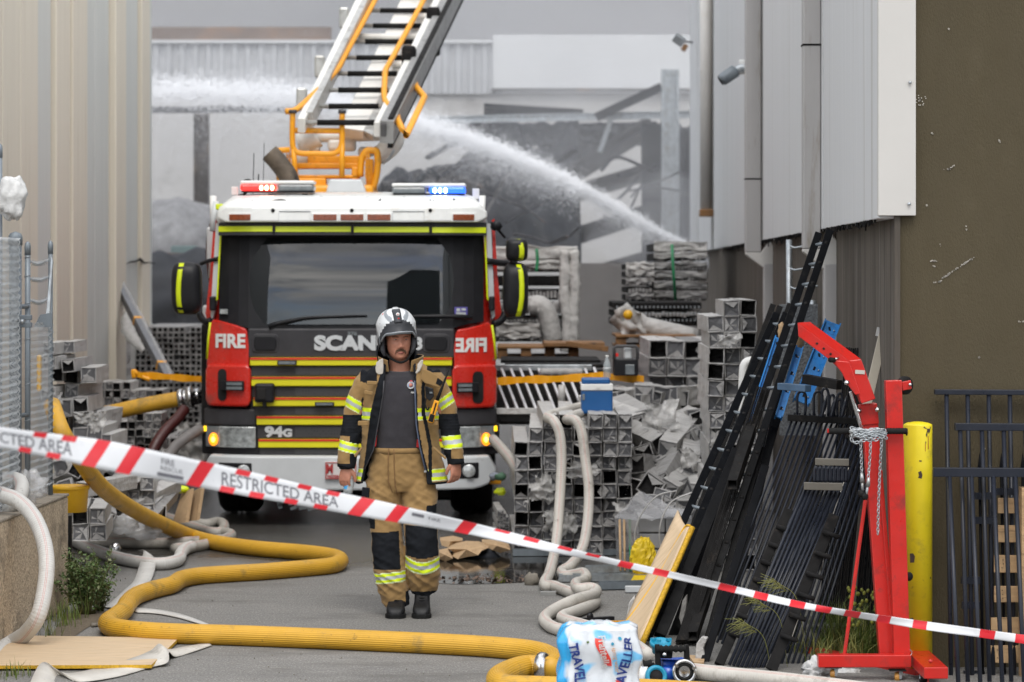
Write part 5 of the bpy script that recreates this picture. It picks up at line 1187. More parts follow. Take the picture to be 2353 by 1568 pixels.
# --- wrist watch, radio, microphone, bottle
MB().tube([Vector((-.333+.034*math.cos(t*.5236), -.04+.03*math.sin(t*.5236), .905))+O_ for t in range(13)], .008, 6, False).build("wrist_watch", rubber, man)
rad = thing("two_way_radio", "orange and black two-way radio clipped to the firefighter's open jacket", "radio", J(930, 970, -.17))
def rp(t, s_, y=-.165): # along the tilted body
    a, b = Vector((lx(957), 0, lz(800))), Vector((lx(905), 0, lz(968))); d = (b-a); n = Vector((-d.z, 0, d.x)).normalized(); p = a+d*t+n*s_; p.y = y; return p+O_
MB().prism([rp(0, -.016), rp(0, .017), rp(.95, .020), rp(1, .012), rp(1, -.014), rp(.95, -.018)], (0, .03, 0)).build("case", yel_paint, rad, bevel=.005)
MB().prism([rp(.62, -.014, -.170), rp(.62, .014, -.170), rp(.95, .016, -.170), rp(.95, -.014, -.170)], (0, .01, 0)).build("keypad", rubber, rad, bevel=.002)
MB().prism([rp(.10, -.004, -.168), rp(.10, .005, -.168), rp(.6, .006, -.168), rp(.6, -.002, -.168)], (0, .008, 0)).build("display_strip", rubber, rad)
MB().tube([J(958, 800, -.15), J(985, 730, -.15), J(1049, 562, -.14)], [.011, .009, .0035], 8).build("aerial", rubber, rad)
mic = thing("speaker_microphone", "black speaker microphone hanging above the orange radio", "microphone", J(900, 800, -.15))
MB().prism([J(a, b, -.155) for a, b in ((866, 690), (928, 708), (935, 770), (905, 805), (872, 780))][::-1], (0, .03, 0)).build("case", blk_plastic, mic, bevel=.005)
for k, y in enumerate((702, 716, 730, 744)): MB().box(J(882+k*2, y, -.158), (.014, .006, .007)).build("grille_bar", rubber, mic)
MB().box(J(912, 740, -.158), (.018, .006, .010)).build("label_plate", lens_grey, mic)
MB().tube(crv([J(a, b, -.16) for a, b in ((875, 785), (868, 830), (885, 870), (900, 850))], 4), .006, 6).build("coiled_lead", rubber, mic)
bt = thing("water_bottle", "small clear water bottle held in the firefighter's hand", "bottle", Vector((-.322, -.062, .742))+O_)
bx0, bx1 = Vector((-.296, -.022, .892))+O_, Vector((-.324, -.030, .742))+O_; ax = (bx0-bx1).normalized(); L = (bx0-bx1).length
MB().lathe([(.02, 0), (.029, .004), (.030, .03), (.028, .036), (.030, .042), (.030, .085), (.026, .10), (.013, .125), (.0125, L-.018)], bx1, ax, 22).build("body", bottle_m, bt)
MB().lathe([(.0145, L-.02), (.0148, L-.003), (.012, L)], bx1, ax, 18).build("cap", white_pl, bt)
lb_ = MB().lathe([(.0306, .03), (.0306, .07)], bx1, ax, 22, caps=False); lb_.m = [1 if (i % 22) in range(5, 13) else 0 for i in range(len(lb_.f))]; lb_.build("label_band", [bottle_m, M_("label_blue", (.04, .30, .62), .4)], bt)
# ------------------------------------------------------------------ hoses on the ground
def gz(pts, r): return [G(x, y, r+(k[0] if k else 0)) for x, y, *k in pts]
ry = .0575
yh = [W(119, 930, 18.6), W(143, 995, 18.4)]+[W(181, 1052, 18.6), W(234, 1120, 19.2), W(302, 1169, 20.2), W(377, 1207, 21.2)]+gz([(440, 1233), (500, 1248), (585, 1260), (679, 1268), (735, 1274), (772, 1281), (782, 1290), (760, 1300), (690, 1307), (604, 1314), (520, 1319), (453, 1324), (415, 1332), (396, 1344), (365, 1352), (340, 1359), (312, 1370), (294, 1386), (285, 1402), (265, 1418), (248, 1431), (256, 1441), (290, 1448), (377, 1455), (566, 1461), (793, 1470), (1034, 1481), (1156, 1489), (1226, 1497), (1262, 1509), (1273, 1524), (1262, 1536)], ry)
hose(yh, ry, hose_yel, "thick yellow hose snaking across the concrete from the wire gate", world=True, name="yellow_hose", sides=24)
h2 = thing("yellow_hose", "second thick yellow hose with a bright coupling along the lower edge", "hose", G(1180, 1560))
MB().tube(crv(gz([(1232, 1531), (1204, 1532), (1168, 1543), (1143, 1560), (1160, 1576), (1230, 1580), (1340, 1583), (1500, 1588), (1680, 1598), (1900, 1612)], ry), 8), ry, 24).build("hose", hose_yel, h2)
cdir = (G(1204, 1532, ry)-G(1250, 1534, ry))
MB().lathe([(.058, -.03), (.068, -.028), (.076, -.012), (.078, .012), (.070, .016), (.070, .024), (.060, .03)], G(1246, 1533, ry), cdir, 28).build("coupling", chrome, h2)
rw_ = .037
def wz(pts):
    out = []
    for x, y, *q in pts:
        X, Y_ = 1091.5+x*.4139, 919.1+y*.4139
        out.append(W(X, Y_, q[0]) if q and q[0] > 5 else G(X, Y_, rw_+(q[0] if q else 0)))
    return out
hose(wz([(620, 30, 22.2), (530, 52, 21.9), (420, 85, 21.3), (405, 100, 20.9), (440, 120, 20.7), (472, 200, 20.65), (480, 350, 20.6), (470, 560, 20.5), (455, 760, 20.3), (430, 900, 19.9), (408, 975), (388, 1010), (392, 1035), (430, 1032), (510, 1062), (575, 1084), (650, 1105, .0), (668, 1120), (630, 1148), (540, 1182), (488, 1202), (500, 1222), (580, 1246), (680, 1276), (800, 1320), (900, 1370), (960, 1415)]), rw_, hose_wht, "white canvas hose hanging down the left of the tube stack", world=True, name="white_hose", sides=16)
hose(wz([(760, 40, 22.3), (640, 60, 21.8), (520, 98, 21.2), (515, 112, 20.9), (560, 115, 20.7), (592, 180, 20.65), (612, 330, 20.6), (632, 500, 20.5), (622, 700, 20.3), (590, 840, 20.0), (530, 920, 19.6), (484, 950), (500, 975), (560, 968), (600, 960), (618, 985), (600, 1005), (560, 1020, .02), (575, 1050, .05), (640, 1045, .06), (672, 1060, .05), (650, 1085, .05), (560, 1110, .05), (470, 1150, .02), (400, 1195), (388, 1225), (430, 1262), (520, 1290), (640, 1325), (760, 1372), (880, 1420)]), rw_, hose_wht, "white canvas hose hanging right of its twin and doubling back on itself", world=True, name="white_hose", sides=16)
hose(gz([(1580, 1541), (1660, 1550), (1760, 1560), (1870, 1572), (2000, 1588)], .042), .042, hose_wht, "white hose lying in front of the red engine crane", world=True, name="white_hose", sides=18)
hose([W(-40, 1112, 16.3), W(0, 1135, 16.2), W(40, 1150, 16.15), W(75, 1185, 16.1), W(98, 1235, 16.0), W(107, 1290, 15.9), W(103, 1350, 15.8), W(88, 1415, 15.7), W(60, 1455, 15.8), W(30, 1475, 15.9), W(5, 1492, 15.8), W(-12, 1520, 15.4), W(-25, 1560, 15.0)], .045, hose_wht_clean, "white hose draped over the low concrete wall down to the plywood", world=True, name="white_hose", sides=20)
hose([W(-30, 1180, 16.5), W(5, 1172, 16.45), W(40, 1150, 16.4), W(50, 1115, 16.5), W(30, 1100, 16.6), W(-20, 1105, 16.7)], .042, hose_wht_clean, "loop of white hose resting on top of the low concrete wall", world=True, name="white_hose", sides=18)
hose(gz([(165, 1240), (200, 1257), (260, 1279), (320, 1292), (370, 1296), (408, 1288), (416, 1272), (425, 1262), (440, 1256)], .045), .045, hose_wht_clean, "clean white hose curving out from behind the low wall", world=True, name="white_hose", sides=16)
for pts, lb in (([(180, 1250), (260, 1247), (340, 1249), (430, 1246), (520, 1240)], "grimy grey hose lying straight behind the clean white hose"), ([(380, 1188), (430, 1205), (480, 1222), (510, 1222), (514, 1206), (500, 1200), (470, 1205), (430, 1198)], "grimy grey hose looped beside the truck's front wheel"), ([(400, 1262), (470, 1252), (520, 1238), (530, 1228), (505, 1222)], "short grey hose bend under the curving yellow hose")):
    hose(gz(pts, .042), .042, hose_grey, lb, world=True, name="grey_hose", sides=14)
hose([W(1133, 1010, 22), W(1160, 1040, 21.5), W(1185, 1075, 21.2), W(1195, 1120, 21.3)], .04, hose_grey, "grey hose slanting down between bumper and tube stack", world=True, name="grey_hose")
# flat empty hose
def ribbon(pts, wd, name, m_, label, cat, th=.004, n=8, widths=None):
    """pts: (left edge point, right edge point) pairs"""
    A = crv([p[0] for p in pts], n); B = crv([p[1] for p in pts], n); rings = []
    for a, b in zip(A, B):
        c = (a+b)/2+Vector((0, 0, .002)); rings.append([a, c, b, b+Vector((0, 0, th)), c+Vector((0, 0, th)), a+Vector((0, 0, th))])
    return MB().loft(rings, True, 0, True).build(name, m_, None, label, cat)
g2 = lambda x, y, z=.006: G(x, y, z)
ribbon([(g2(60, 1590), g2(120, 1590)), (W(97, 1524, 14.9), W(140, 1560, 14.75)), (g2(150, 1548, .02), g2(185, 1568)), (g2(230, 1535), g2(270, 1556)), (g2(300, 1515, .03), g2(345, 1535)), (W(345, 1497, 15.4), W(385, 1523, 15.1)), (W(366, 1481, 15.5), W(389, 1500, 15.3)), (g2(388, 1493, .02), g2(405, 1510)), (g2(430, 1486), g2(455, 1495)), (g2(478, 1478), g2(486, 1484))], .07, "flat_hose", hose_wht, "flat empty white hose rippling over the plywood corner", "hose")
ribbon([(W(318, 1266, 20.6), W(337, 1271, 20.4)), (W(330, 1266, 20.3), W(352, 1280, 20.2)), (g2(322, 1295, .05), g2(358, 1298, .05)), (g2(308, 1335), g2(345, 1338)), (g2(285, 1358), g2(318, 1362)), (g2(252, 1388), g2(292, 1392)), (g2(236, 1396), g2(268, 1400))], .08, "flat_hose", hose_wht_clean, "flat white hose folded over itself above the yellow hose's bend", "hose")
ribbon([(g2(305, 1397), g2(312, 1408)), (g2(355, 1401), g2(360, 1411)), (g2(410, 1411), g2(408, 1420)), (g2(450, 1424), g2(440, 1429)), (g2(480, 1436), g2(470, 1438))], .05, "flat_hose", hose_wht_clean, "thin flat white hose passing behind the nearest yellow hose run", "hose")
# ------------------------------------------------------------------ left: low wall, fence, plants, board
lwl = thing("low_wall", "low exposed-aggregate concrete wall under the wire fence", "wall", (-2.86, 16.5, 0))
A0, A1 = Vector((-2.94, 14.2, 0)), Vector((-2.785, 17.75, 0))
MB().prism([A0, A1, A1+Vector((-.30, 0, 0)), A0+Vector((-.30, 0, 0))], (0, 0, .70)).build("wall_body", concrete_l, lwl, bevel=.012)
MB().prism([A0+Vector((.006, -.006, .70)), A1+Vector((.006, .004, .70)), A1+Vector((-.306, .004, .70)), A0+Vector((-.306, -.006, .70))], (0, 0, .018)).build("coping", cap_conc, lwl, bevel=.006)
MB().box(W(161, 1240, 17.9), (.02, .03, .30)).build("edge_angle", dusty_black, None, "thin dark steel angle standing at the end of the low wall", "post")
def mesh_panel(p0, p1, z0, z1, pitch, r, wav=.014):
    m = MB(); d = (p1-p0); L = d.length; d.normalize(); nrm = Vector((d.y, -d.x, 0)); n = int(L/pitch); rr = random.Random(6); rows = int((z1-z0)/(pitch*.9))
    for i in range(n+1):
        pts = []
        for k in range(rows*2+1):
            s_ = (i+.5*(1 if (k % 2) else 0)*1.9)*pitch; z = z0+(z1-z0)*k/(rows*2)
            pts.append(p0+d*min(s_, L)+nrm*(wav*(1 if k % 2 else -1)*.6+rr.uniform(-.003, .003))+Vector((0, 0, z)))
        m.tube(pts, r, 4, False)
    return m
fn = thing("wire_fence", "galvanised chain-link fence and gate posts standing on the low wall", "fence", (-2.9, 16.9, .7))
fz = .70
def post(px, Y, wpx, ytop, name="post", cap=True):
    x = (px-CX)*Y/F; r = wpx*Y/F/2; zt = 2.1-(ytop-HY)*Y/F
    o = MB().tube([(x, Y, fz), (x, Y, zt-.01)], r, 16).build(name, gal_dark, fn)
    if cap: MB().lathe([(r*1.12, -.05), (r*1.14, 0), (r*.9, .02), (0.001, .032)], (x, Y, zt-.012), (0, 0, 1), 16).build("post_cap", gal_dark, o)
    return x, zt
post(35.5, 16.75, 29, 540); post(1, 16.4, 9, 338); post(63.5, 17.0, 13, 562); post(116, 17.62, 11, 560)
for z in (.95, 1.6):
    MB().tube([(W(35, 0, 16.75).x, 16.75, z+.3), (W(64, 0, 17).x, 17.0, z+.3)], .014, 8).build("hinge_bar", gal_dark, fn)
for y in (730, 747): MB().box(W(50, y, 16.7), (.12, .03, .03)).build("gate_clamp", gal_dark, fn, bevel=.004)
MB().lathe([(.016, 0), (.012, .02)], W(51, 739, 16.68), (0, -1, 0), 6).build("clamp_bolt", steel, fn)
x1 = W(66, 0, 17.02).x; x2 = W(121, 0, 17.65).x
mesh_panel(Vector((x1, 17.02, 0)), Vector((x2, 17.65, 0)), .78, 2.1-(742-HY)*17.3/F, .046, .0034).build("chain_link", zinc, fn)
mesh_panel(Vector((W(44, 0, 16.73).x, 16.72, 0)), Vector((W(-60, 0, 15.4).x, 15.2, 0)), .74, 2.1-(548-HY)*16.6/F, .046, .0034).build("chain_link", zinc, fn)
mesh_panel(Vector((W(6, 0, 16.62).x, 16.6, 0)), Vector((W(46, 0, 16.68).x, 16.66, 0)), .74, 2.1-(548-HY)*16.6/F, .050, .0032, .01).build("chain_link", zinc, fn)
for y0, sag in ((601, 8), (640, 6), (690, 8)):
    pts = [W(68+ (112-68)*k/10, y0+sag*math.sin(math.pi*k/10)-4*k/10+rng.uniform(-1, 1), 17.05+.55*k/10) for k in range(11)]
    m = MB(); m.tube(pts, .0032, 5, False)
    for p in pts[1:-1]: m.tube([p+Vector((-.012, 0, -.014)), p, p+Vector((.012, 0, .014))], .0022, 4); m.tube([p+Vector((.012, 0, -.014)), p+Vector((-.010, 0, .014))], .0022, 4)
    m.build("barbed_wire", steel, fn)
for k, y in enumerate((600, 640, 700, 780, 880, 960, 1030)):
    for px, Y, wp in ((63.5, 17.0, 13), (35.5, 16.75, 29)):
        c = W(px, y+k*3, Y); r = wp*Y/F/2+.002; MB().tube([c+Vector((math.cos(t*.7854)*r, math.sin(t*.7854)*r, t*.004)) for t in range(9)], .0022, 4, False).build("tie_wire", steel, fn)
MB().prism([W(104, 742, 17.5), W(112, 745, 17.5), W(121, 600, 17.58), W(118, 590, 17.58)], (0, .03, 0)).build("outrigger", steel, fn)
MB().prism([W(78, 752, 17.4), W(92, 724, 17.4), W(120, 718, 17.4), W(120, 752, 17.4)], (0, .02, 0)).build("sign_back", gal_dark, fn)
MB().blob(W(27, 455, 16.3), (.085, .06, .125), .28, 2.2, 30, 20, seed=3).build("plastic_bag", bag_m, None, "torn white plastic bag snagged high on the fence post", "bag")
MB().blob(W(66, 1120, 16.6), (.10, .08, .085), .6, 3, 26, 16, seed=8).build("plastic_wrap", film_m, None, "bundle of clear plastic wrap on the low wall", "plastic wrap")
MB().box(W(90, 858, 18.5), (.028, .06, .24)).build("yellow_canister", bucket_y, None, "yellow canister behind the wire gate", "canister", bevel=.03)
bk = thing("bucket", "yellow bucket standing behind the end of the low wall", "bucket", W(160, 1178, 18.9))
bc = W(160, 1176, 18.9)
MB().lathe([(.115, 0), (.125, .15), (.129, .155), (.129, .17)], bc, (0, 0, 1), 28).build("body", bucket_y, bk); MB().lathe([(.133, .15), (.133, .172), (.120, .176)], bc, (0, 0, 1), 28).build("rim", bucket_y, bk)
# tall brush at the foot of the wall
def bush(name, c, spread, h, nst, nl, label, seed, lm=(leaf_m, leaf_pale)):
    r_ = random.Random(seed); st = MB(); lf = MB()
    for i in range(nst):
        a = r_.uniform(0, 6.28); d = spread*r_.random()**.6; tip = Vector(c)+Vector((math.cos(a)*d, math.sin(a)*d*.7, h*r_.uniform(.45, 1))); b = Vector(c)+Vector((math.cos(a)*d*.25, math.sin(a)*d*.2, 0))
        pts = crv([b, (b+tip)/2+Vector((r_.uniform(-.03, .03), 0, .04)), tip], 5); st.tube(pts, [.004-.0003*k for k in range(len(pts))], 5)
        for k in range(nl):
            t = r_.uniform(.25, 1); p = pts[min(len(pts)-1, int(t*(len(pts)-1)))]+Vector((r_.gauss(0, .012), r_.gauss(0, .012), r_.gauss(0, .012))); L = r_.uniform(.016, .034); w_ = L*r_.uniform(.4, .7)
            E = Euler((r_.uniform(-1.2, 1.2), r_.uniform(-1, 1), r_.uniform(0, 6.28))).to_matrix()
            lf.add([p, p+E@Vector((w_/2, L*.5, .002)), p+E@Vector((0, L, 0)), p+E@Vector((-w_/2, L*.5, .002))], [(0, 1, 2, 3)], 0 if r_.random() < .75 else 1)
    o = st.build(name, stem_m, None, label, "plant", None, None); lf.build("leaves", list(lm), o); return o
bush("weed_bush", G(200, 1412), .24, .42, 60, 44, "leafy green weed bush at the end of the low wall", 1)
bush("weed_bush", G(160, 1385), .10, .34, 22, 26, "narrow upright weed against the low wall's end", 2)
bush("weed_bush", G(232, 1405), .10, .24, 20, 24, "low pale-tipped weed beside the flat white hose", 4, (leaf_m, leaf_pale))
def grass(name, pts, n, h, label, seed, kind=None, mats=None, lean=.5, w_=.004):
    r_ = random.Random(seed); m = MB()
    for i in range(n):
        c = Vector(r_.choice(pts))+Vector((r_.gauss(0, .05), r_.gauss(0, .06), 0)); a = r_.uniform(0, 6.28); L = h*r_.uniform(.4, 1.1); b = lean*r_.uniform(.2, 1.2); d = Vector((math.cos(a), math.sin(a)*.6, 0)); s_ = Vector((-d.y, d.x, 0))*w_*r_.uniform(.6, 1.3)
        P0 = [c+d*(b*L*t*t)+Vector((0, 0, L*(t-.35*b*t*t))) for t in (0, .35, .7, 1)]
        m.add([P0[0]-s_, P0[0]+s_, P0[1]+s_*.9, P0[1]-s_*.9, P0[2]+s_*.6, P0[2]-s_*.6, P0[3]], [(0, 1, 2, 3), (3, 2, 4, 5), (5, 4, 6)], 0 if r_.random() < .8 else 1)
    return m.build(name, mats or [grass_m, grass_y], None, label, "grass", None, kind)
grass("grass_tuft", [G(150, 1425), G(135, 1440), G(170, 1420), G(115, 1470)], 150, .17, "thin grass growing along the foot of the low wall", 5, 'stuff')
grass("grass_tuft", [G(20, 1556), G(35, 1552), G(8, 1560)], 60, .09, "small weed tuft beside the plywood at the left edge", 6, 'stuff')
for k, (x, y) in enumerate(((137, 1482), (148, 1480), (215, 1437), (225, 1436))): MB().blob(G(x, y, .012), (.018, .018, .014), .3, seed=k).build("stone", stone_m, None, "small grey stone in the dry soil by the low wall", "stone", "stones by the low wall")
pb = thing("plywood_sheet", "pale plywood sheet lying flat at the lower left corner", "board", G(200, 1500))
q = [G(-60, 1543), G(348, 1541), G(411, 1478), G(20, 1472)]
m = MB().prism([p+Vector((0, 0, .012)) for p in q], (0, 0, .018)); m.m = [1]*len(m.f); m.m[0] = m.m[1] = 0; m.build("sheet", [ply, ply_edge], pb)
# debris near the truck on the left
for k, (x, y, w2, h2_) in enumerate([(415, 1165, .22, .32), (440, 1160, .14, .36)]):
    MB().prism([W(x-20, y+40, 22.2+.2*k), W(x+12, y+36, 22.1), W(x+24, y-42, 22.3), W(x+2, y-30, 22.5)], (.02, .03, 0)).build("cardboard_flap", card, None, ["folded brown cardboard flap left of the front wheel", "narrow brown cardboard strip against the front wheel"][k], "cardboard")
MB().blob(W(418, 1125, 22.4), (.06, .04, .03), .2, seed=5).build("reflective_strip", lime, None, "scrap of lime reflective tape by the torn cardboard", "tape scrap")
r_ = random.Random(77)
for k, (x, y, Y) in enumerate([(140, 1075, 21.3), (175, 1080, 21.2), (205, 1085, 21.1), (150, 1120, 20.8), (188, 1125, 20.7), (222, 1130, 20.9), (250, 1150, 21.0), (215, 1165, 20.5), (245, 1190, 20.6), (300, 1205, 21.2), (340, 1195, 21.4), (365, 1180, 21.6), (290, 1170, 21.4)]):
    o = put_tube(W(x, y, Y), r_.uniform(.09, .125), .7, r_.uniform(-.5, .3), "wrapped tube tumbled behind the low wall's end", "tubes tumbled behind the low wall", r_, r_.uniform(-.5, .5)); o.rotation_euler[0] = r_.uniform(-.25, .25)
for k, (x, y, Y, r, lb) in enumerate(((330, 1222, 20.9, (.13, .1, .06), "crumpled clear plastic beside the grey hoses"), (285, 1205, 20.7, (.10, .08, .07), "crumpled clear plastic behind the curving yellow hose"))):
    MB().blob(W(x, y, Y), r, .32, 3.2, 24, 15, seed=k+4).build("crumpled_wrap", film_m, None, lb, "plastic wrap")
MB().lathe([(.04, 0), (.04, .06), (.03, .07)], W(263, 1262, 20.7), (.3, -1, .2), 16).build("hose_coupling", chrome, None, "small metal hose coupling on the ground by the white hose", "coupling")
# leaning wrapped tube with its loose film
lt = thing("leaning_tube", "long grey tube in loose film leaning against the left wall", "tube", W(385, 868, 28.5))
a, b = W(236, 585, 30.5), W(385, 868, 28.5)
MB().bar(a, b, .085, .085).build("tube", M_("grey_tube_paint", (.13, .135, .15), .4, var=.1), lt, bevel=.004)
fm = MB(); r_ = random.Random(2)
for k in range(14):
    pass
A_ = [a.lerp(b, t/24) for t in range(25)]; fm.loft([[p+Vector((.05+r_.uniform(-.01, .02), -.06, .03)), p+Vector((.075+r_.uniform(0, .02), -.03, .0)), p+Vector((.03, -.07-r_.uniform(0, .02), -.05))] for p in A_], False, 0, True); fm.build("loose_film", film_m, lt)
fm = MB(); A_ = [a.lerp(b, .45+.3*t/14) for t in range(15)]; fm.loft([[p+Vector((-.05, -.05, -.03)), p+Vector((-.08-.10*math.sin(math.pi*k/14)+r_.uniform(-.01, .01), -.06, -.08))] for k, p in enumerate(A_)], False, 0, True, False); fm.build("loose_film", wrap_white, lt, solid=.004)
for t in (.06, .55, .9): MB().bar(a.lerp(b, t), a.lerp(b, t+.012), .093, .093).build("tape_band", orange_tape, lt)
MB().blob(W(235, 578, 30.4), (.05, .05, .08), .5, 4, 14, 9, seed=6).build("film_knot", wrap_white, lt)
# orange barrier film left and right of the truck
def film(pts, w0, label, Y):
    rings = []; rr = random.Random(3); P_ = crv([W(x, y, Y) for x, y in pts], 8)
    for i, p in enumerate(P_): h = w0*(1+.15*math.sin(i*.6)+.06*rr.random())/2; e = Vector((0, .02*math.sin(i*.7), 0)); rings.append([p+Vector((0, 0, h))+e, p-Vector((0, 0, h))+e, p-Vector((0, -.003, h))+e, p+Vector((0, .003, h))+e])
    return MB().loft(rings, True, 0, False).build("barrier_film", orange_tape, None, label, "barrier tape")
film([(306, 856), (325, 862), (370, 865), (420, 869), (470, 872)], .055, "orange barrier film tied between left tubes and the truck", 24.6)
MB().tube(crv([W(308, 870, 24.6), W(306, 852, 24.6), W(316, 860, 24.6), W(330, 868, 24.6), W(345, 873, 24.6)], 4), .02, 6, flat=.3).build("barrier_film", orange_tape, None, "knotted end of orange film on the left tubes", "barrier tape")
film([(1143, 877), (1200, 873), (1260, 872), (1330, 868), (1375, 864), (1420, 868), (1480, 872)], .06, "orange barrier film stretched right of the truck", 23.8)
# ------------------------------------------------------------------ red and white tape across the foreground
tp = thing("barrier_tape", "red and white restricted area tape stretched across the foreground", "barrier tape", (0, 11.5, 1.2))
tt_ = [(-40, 972), (0, 982), (241, 1012), (373, 1038.6), (498, 1067), (800, 1137), (864, 1149), (1018, 1184), (1235, 1240), (1379, 1277), (1668, 1342), (1838, 1384), (2112, 1427), (2353, 1459), (2400, 1465)]
tb_ = [(-40, 1022), (0, 1029), (158, 1061), (264, 1084), (458, 1121), (798, 1181), (919, 1202), (1106, 1234), (1235, 1262), (1379, 1292), (1668, 1359), (1838, 1398), (2112, 1446), (2353, 1479), (2400, 1486)]
def sm_(tab, x): return sum(interp(tab, x+d)*k for d, k in ((-50, .2), (-25, .2), (0, .2), (25, .2), (50, .2)))
def tape(x, v, out=0.0):
    Y = 9.3+4.6*x/2353; p = W(x, sm_(tt_, x)*(1-v)+sm_(tb_, x)*v, Y); p.y -= out; 
    p.y += .010*math.sin(x*.012+v*2)+(v-.5)*.02*math.sin(x*.02); return p
MB().grid(lambda u, v: tape(-40+2440*u, v), 240, 6).build("film", tape_w, tp, solid=.0006)
def red(xa0, xa1, xb0, xb1, v0, v1, m_=tape_r):
    MB().grid(lambda u, v: tape((xa0+(xa1-xa0)*u)*(1-v)+(xb0+(xb1-xb0)*u)*v, v0+(v1-v0)*v, .0012), 4, 6).build("red_block", m_, tp)
for a in [(223, 255, 187, 219), (302, 336, 266, 298), (462, 494, 426, 458), (831, 862, 798, 829), (912, 941, 884, 913), (1065, 1097, 1043, 1075), (1426, 1457, 1418, 1449), (1505, 1539, 1499, 1532), (1655, 1694, 1649, 1688), (1736, 1767, 1730, 1761), (1818, 1852, 1812, 1846), (1876, 1912, 1872, 1906), (1943, 1978, 1938, 1973), (2018, 2048, 2014, 2044), (2100, 2132, 2096, 2128), (2253, 2288, 2250, 2284), (2334, 2362, 2331, 2358)]: red(*a, 0, 1)
for a, b in ((80, 110), (145, 178), (545, 577), (611, 641), (688, 718), (754, 783), (1140, 1174), (1207, 1241), (1286, 1317), (1350, 1381)): red(a, b, a-6, b-6, 0, .23 if b < 1200 else .4)
for a, b in ((40, 68), (104, 136), (503, 536), (571, 604), (652, 681), (719, 750)): red(a+5, b+5, a, b, .77, 1)
def tape_text(body, x0, x1, v0, v1, m_, bold=.012):
    cx = (x0+x1)/2; mb = MB(); mb.text(body, None, 1, bold, .0, 1)
    xs = [v.x for v in mb.v]; ys = [v.y for v in mb.v]; ax, bx, ay, by = min(xs), max(xs), min(ys), max(ys)
    mb.v = [tape(x0+(x1-x0)*(v.x-ax)/(bx-ax), v1+(v0-v1)*(v.y-ay)/(by-ay), .0015) for v in mb.v]; mb.build("lettering", m_, tp)
tape_text("RESTRICTED AREA", -96, 166, .24, .76, tape_grey); tape_text("RESTRICTED AREA", 509, 778, .24, .76, tape_grey)
tape_text("FIRE", 372, 402, .20, .42, tape_grey); tape_text("RESCUE", 370, 420, .48, .64, tape_grey, .004)
red(362, 422, 361, 420, .72, .86, tape_grey); red(947, 975, 946, 974, .25, .45, tape_grey); tape_text("FIRE", 985, 1012, .3, .5, tape_grey, .002)
# ------------------------------------------------------------------ leaning black steel on the right
def cA(x, y): return 1436+x*.3664, 517+y*.3664        # enlarged views -> photo units
def cB(x, y): return 1378.7+x*.34073, 1034+y*.34073
def cC(x, y): return 1723.4+x*.29309, 689.4+y*.29309
def cD(x, y): return 1838.3+x*.30403, 1091.5+y*.30403
def yb(y): return F*H/(y-HY)
def lean(x0, y0, x1, y1, Yt=None, Yb=None):
    """foot (x1,y1) on the ground, head (x0,y0) against the wall"""
    Yb = Yb or yb(y1); return W(x0, y0, Yt or Yb+1.2), W(x1, y1, Yb)
def stick(name, x0, y0, x1, y1, wpx, m_, label=None, cat=None, grp=None, Yt=None, Yb=None, d=None, par=None, bev=.003):
    a, b = lean(x0, y0, x1, y1, Yt, Yb); wd = wpx*(a.y+b.y)/2/F
    return MB().bar(a, b, wd, d or wd*.7, (0, -1, .3)).build(name, m_, par, label, cat, grp, bevel=bev)
def rung_frame(label, L, Rr, rungs, wpx, Yt, Yb, dz):
    t = thing("slotted_frame", label, "steel frame", W(*Rr[1], Yb))
    a0, a1 = W(*L[0], Yt), W(*L[1], Yb); b0, b1 = W(*Rr[0], Yt-.05), W(*Rr[1], Yb-.05)
    for p, q in ((a0, a1), (b0, b1)): MB().bar(p, q, wpx*.0026, .03, (0, -1, .3)).build("upright", black_paint, t, bevel=.003)
    for i in range(rungs):
        s_ = (i+.6)/rungs; p, q = a0.lerp(a1, s_), b0.lerp(b1, s_); d = (q-p)*.05
        MB().tube([p.lerp(q, .05)+Vector((0, -.0, 0)), q], .011, 8).build("rung", gal_dark, t)
        MB().tube([q+Vector((0, -.022, 0)), q+Vector((0, -.012, 0))], .013, 10).build("rung_hole", tube_dark, t)
    return t
rung_frame("tallest black frame with short pale rungs reaching up past the cladding", ((1881, 537), (1560, 1480)), ((1907, 531), (1590, 1484)), 19, 18, 17.7, 16.1, 0)
rung_frame("shorter black frame with short pale rungs behind the curved plywood", ((1784, 722), (1452, 1462)), ((1806, 722), (1486, 1474)), 17, 18, 18.2, 16.2, 0)
for k, (x0, y0, x1, y1) in enumerate(((1776, 702, 1560, 1300), (1792, 706, 1575, 1320), (1815, 700, 1590, 1330))):
    stick("black_bar", x0, y0, x1, y1, 14, dusty_black, "dark bar end showing behind the shorter black frame", "steel bar", "bar ends behind the frame", 18.9, 17.3)
stick("black_post", 1694, 1036, 1516, 1462, 26, black_paint, "broad smooth black post just right of the plywood", "post", None, 16.9, 16.15, .05)
fb = thing("flat_bar_bundle", "bundle of thin dusty flat bars with sawn striped ends", "bar bundle", W(1560, 1475, 16))
for k in range(9):
    x = 1739+k*3.6; stick("flat_bar", x, 894+k*.6, x-184, 1476, 3.1, dusty_black, None, None, None, 17.0+.02*(k % 3), 15.95, .055, fb, .001)
stick("black_post", 1757, 1075, 1618, 1524, 19, black_paint, "black post with a dull grey end near the blue divider", "post", None, 16.2, 15.3, .05)
stick("black_post", 1748, 1030, 1626, 1472, 17, black_paint, "plain black post leaning behind the dull-ended post", "post", None, 16.9, 16.2, .05)
stick("black_post", 1776, 985, 1660, 1480, 20, black_paint, "wide black post next to the row of balusters", "post", None, 17.1, 16.2, .05)
stick("black_post", 1720, 1000, 1540, 1480, 22, black_paint, "deep black post in shadow behind the flat bars", "post", None, 17.3, 16.4, .05)
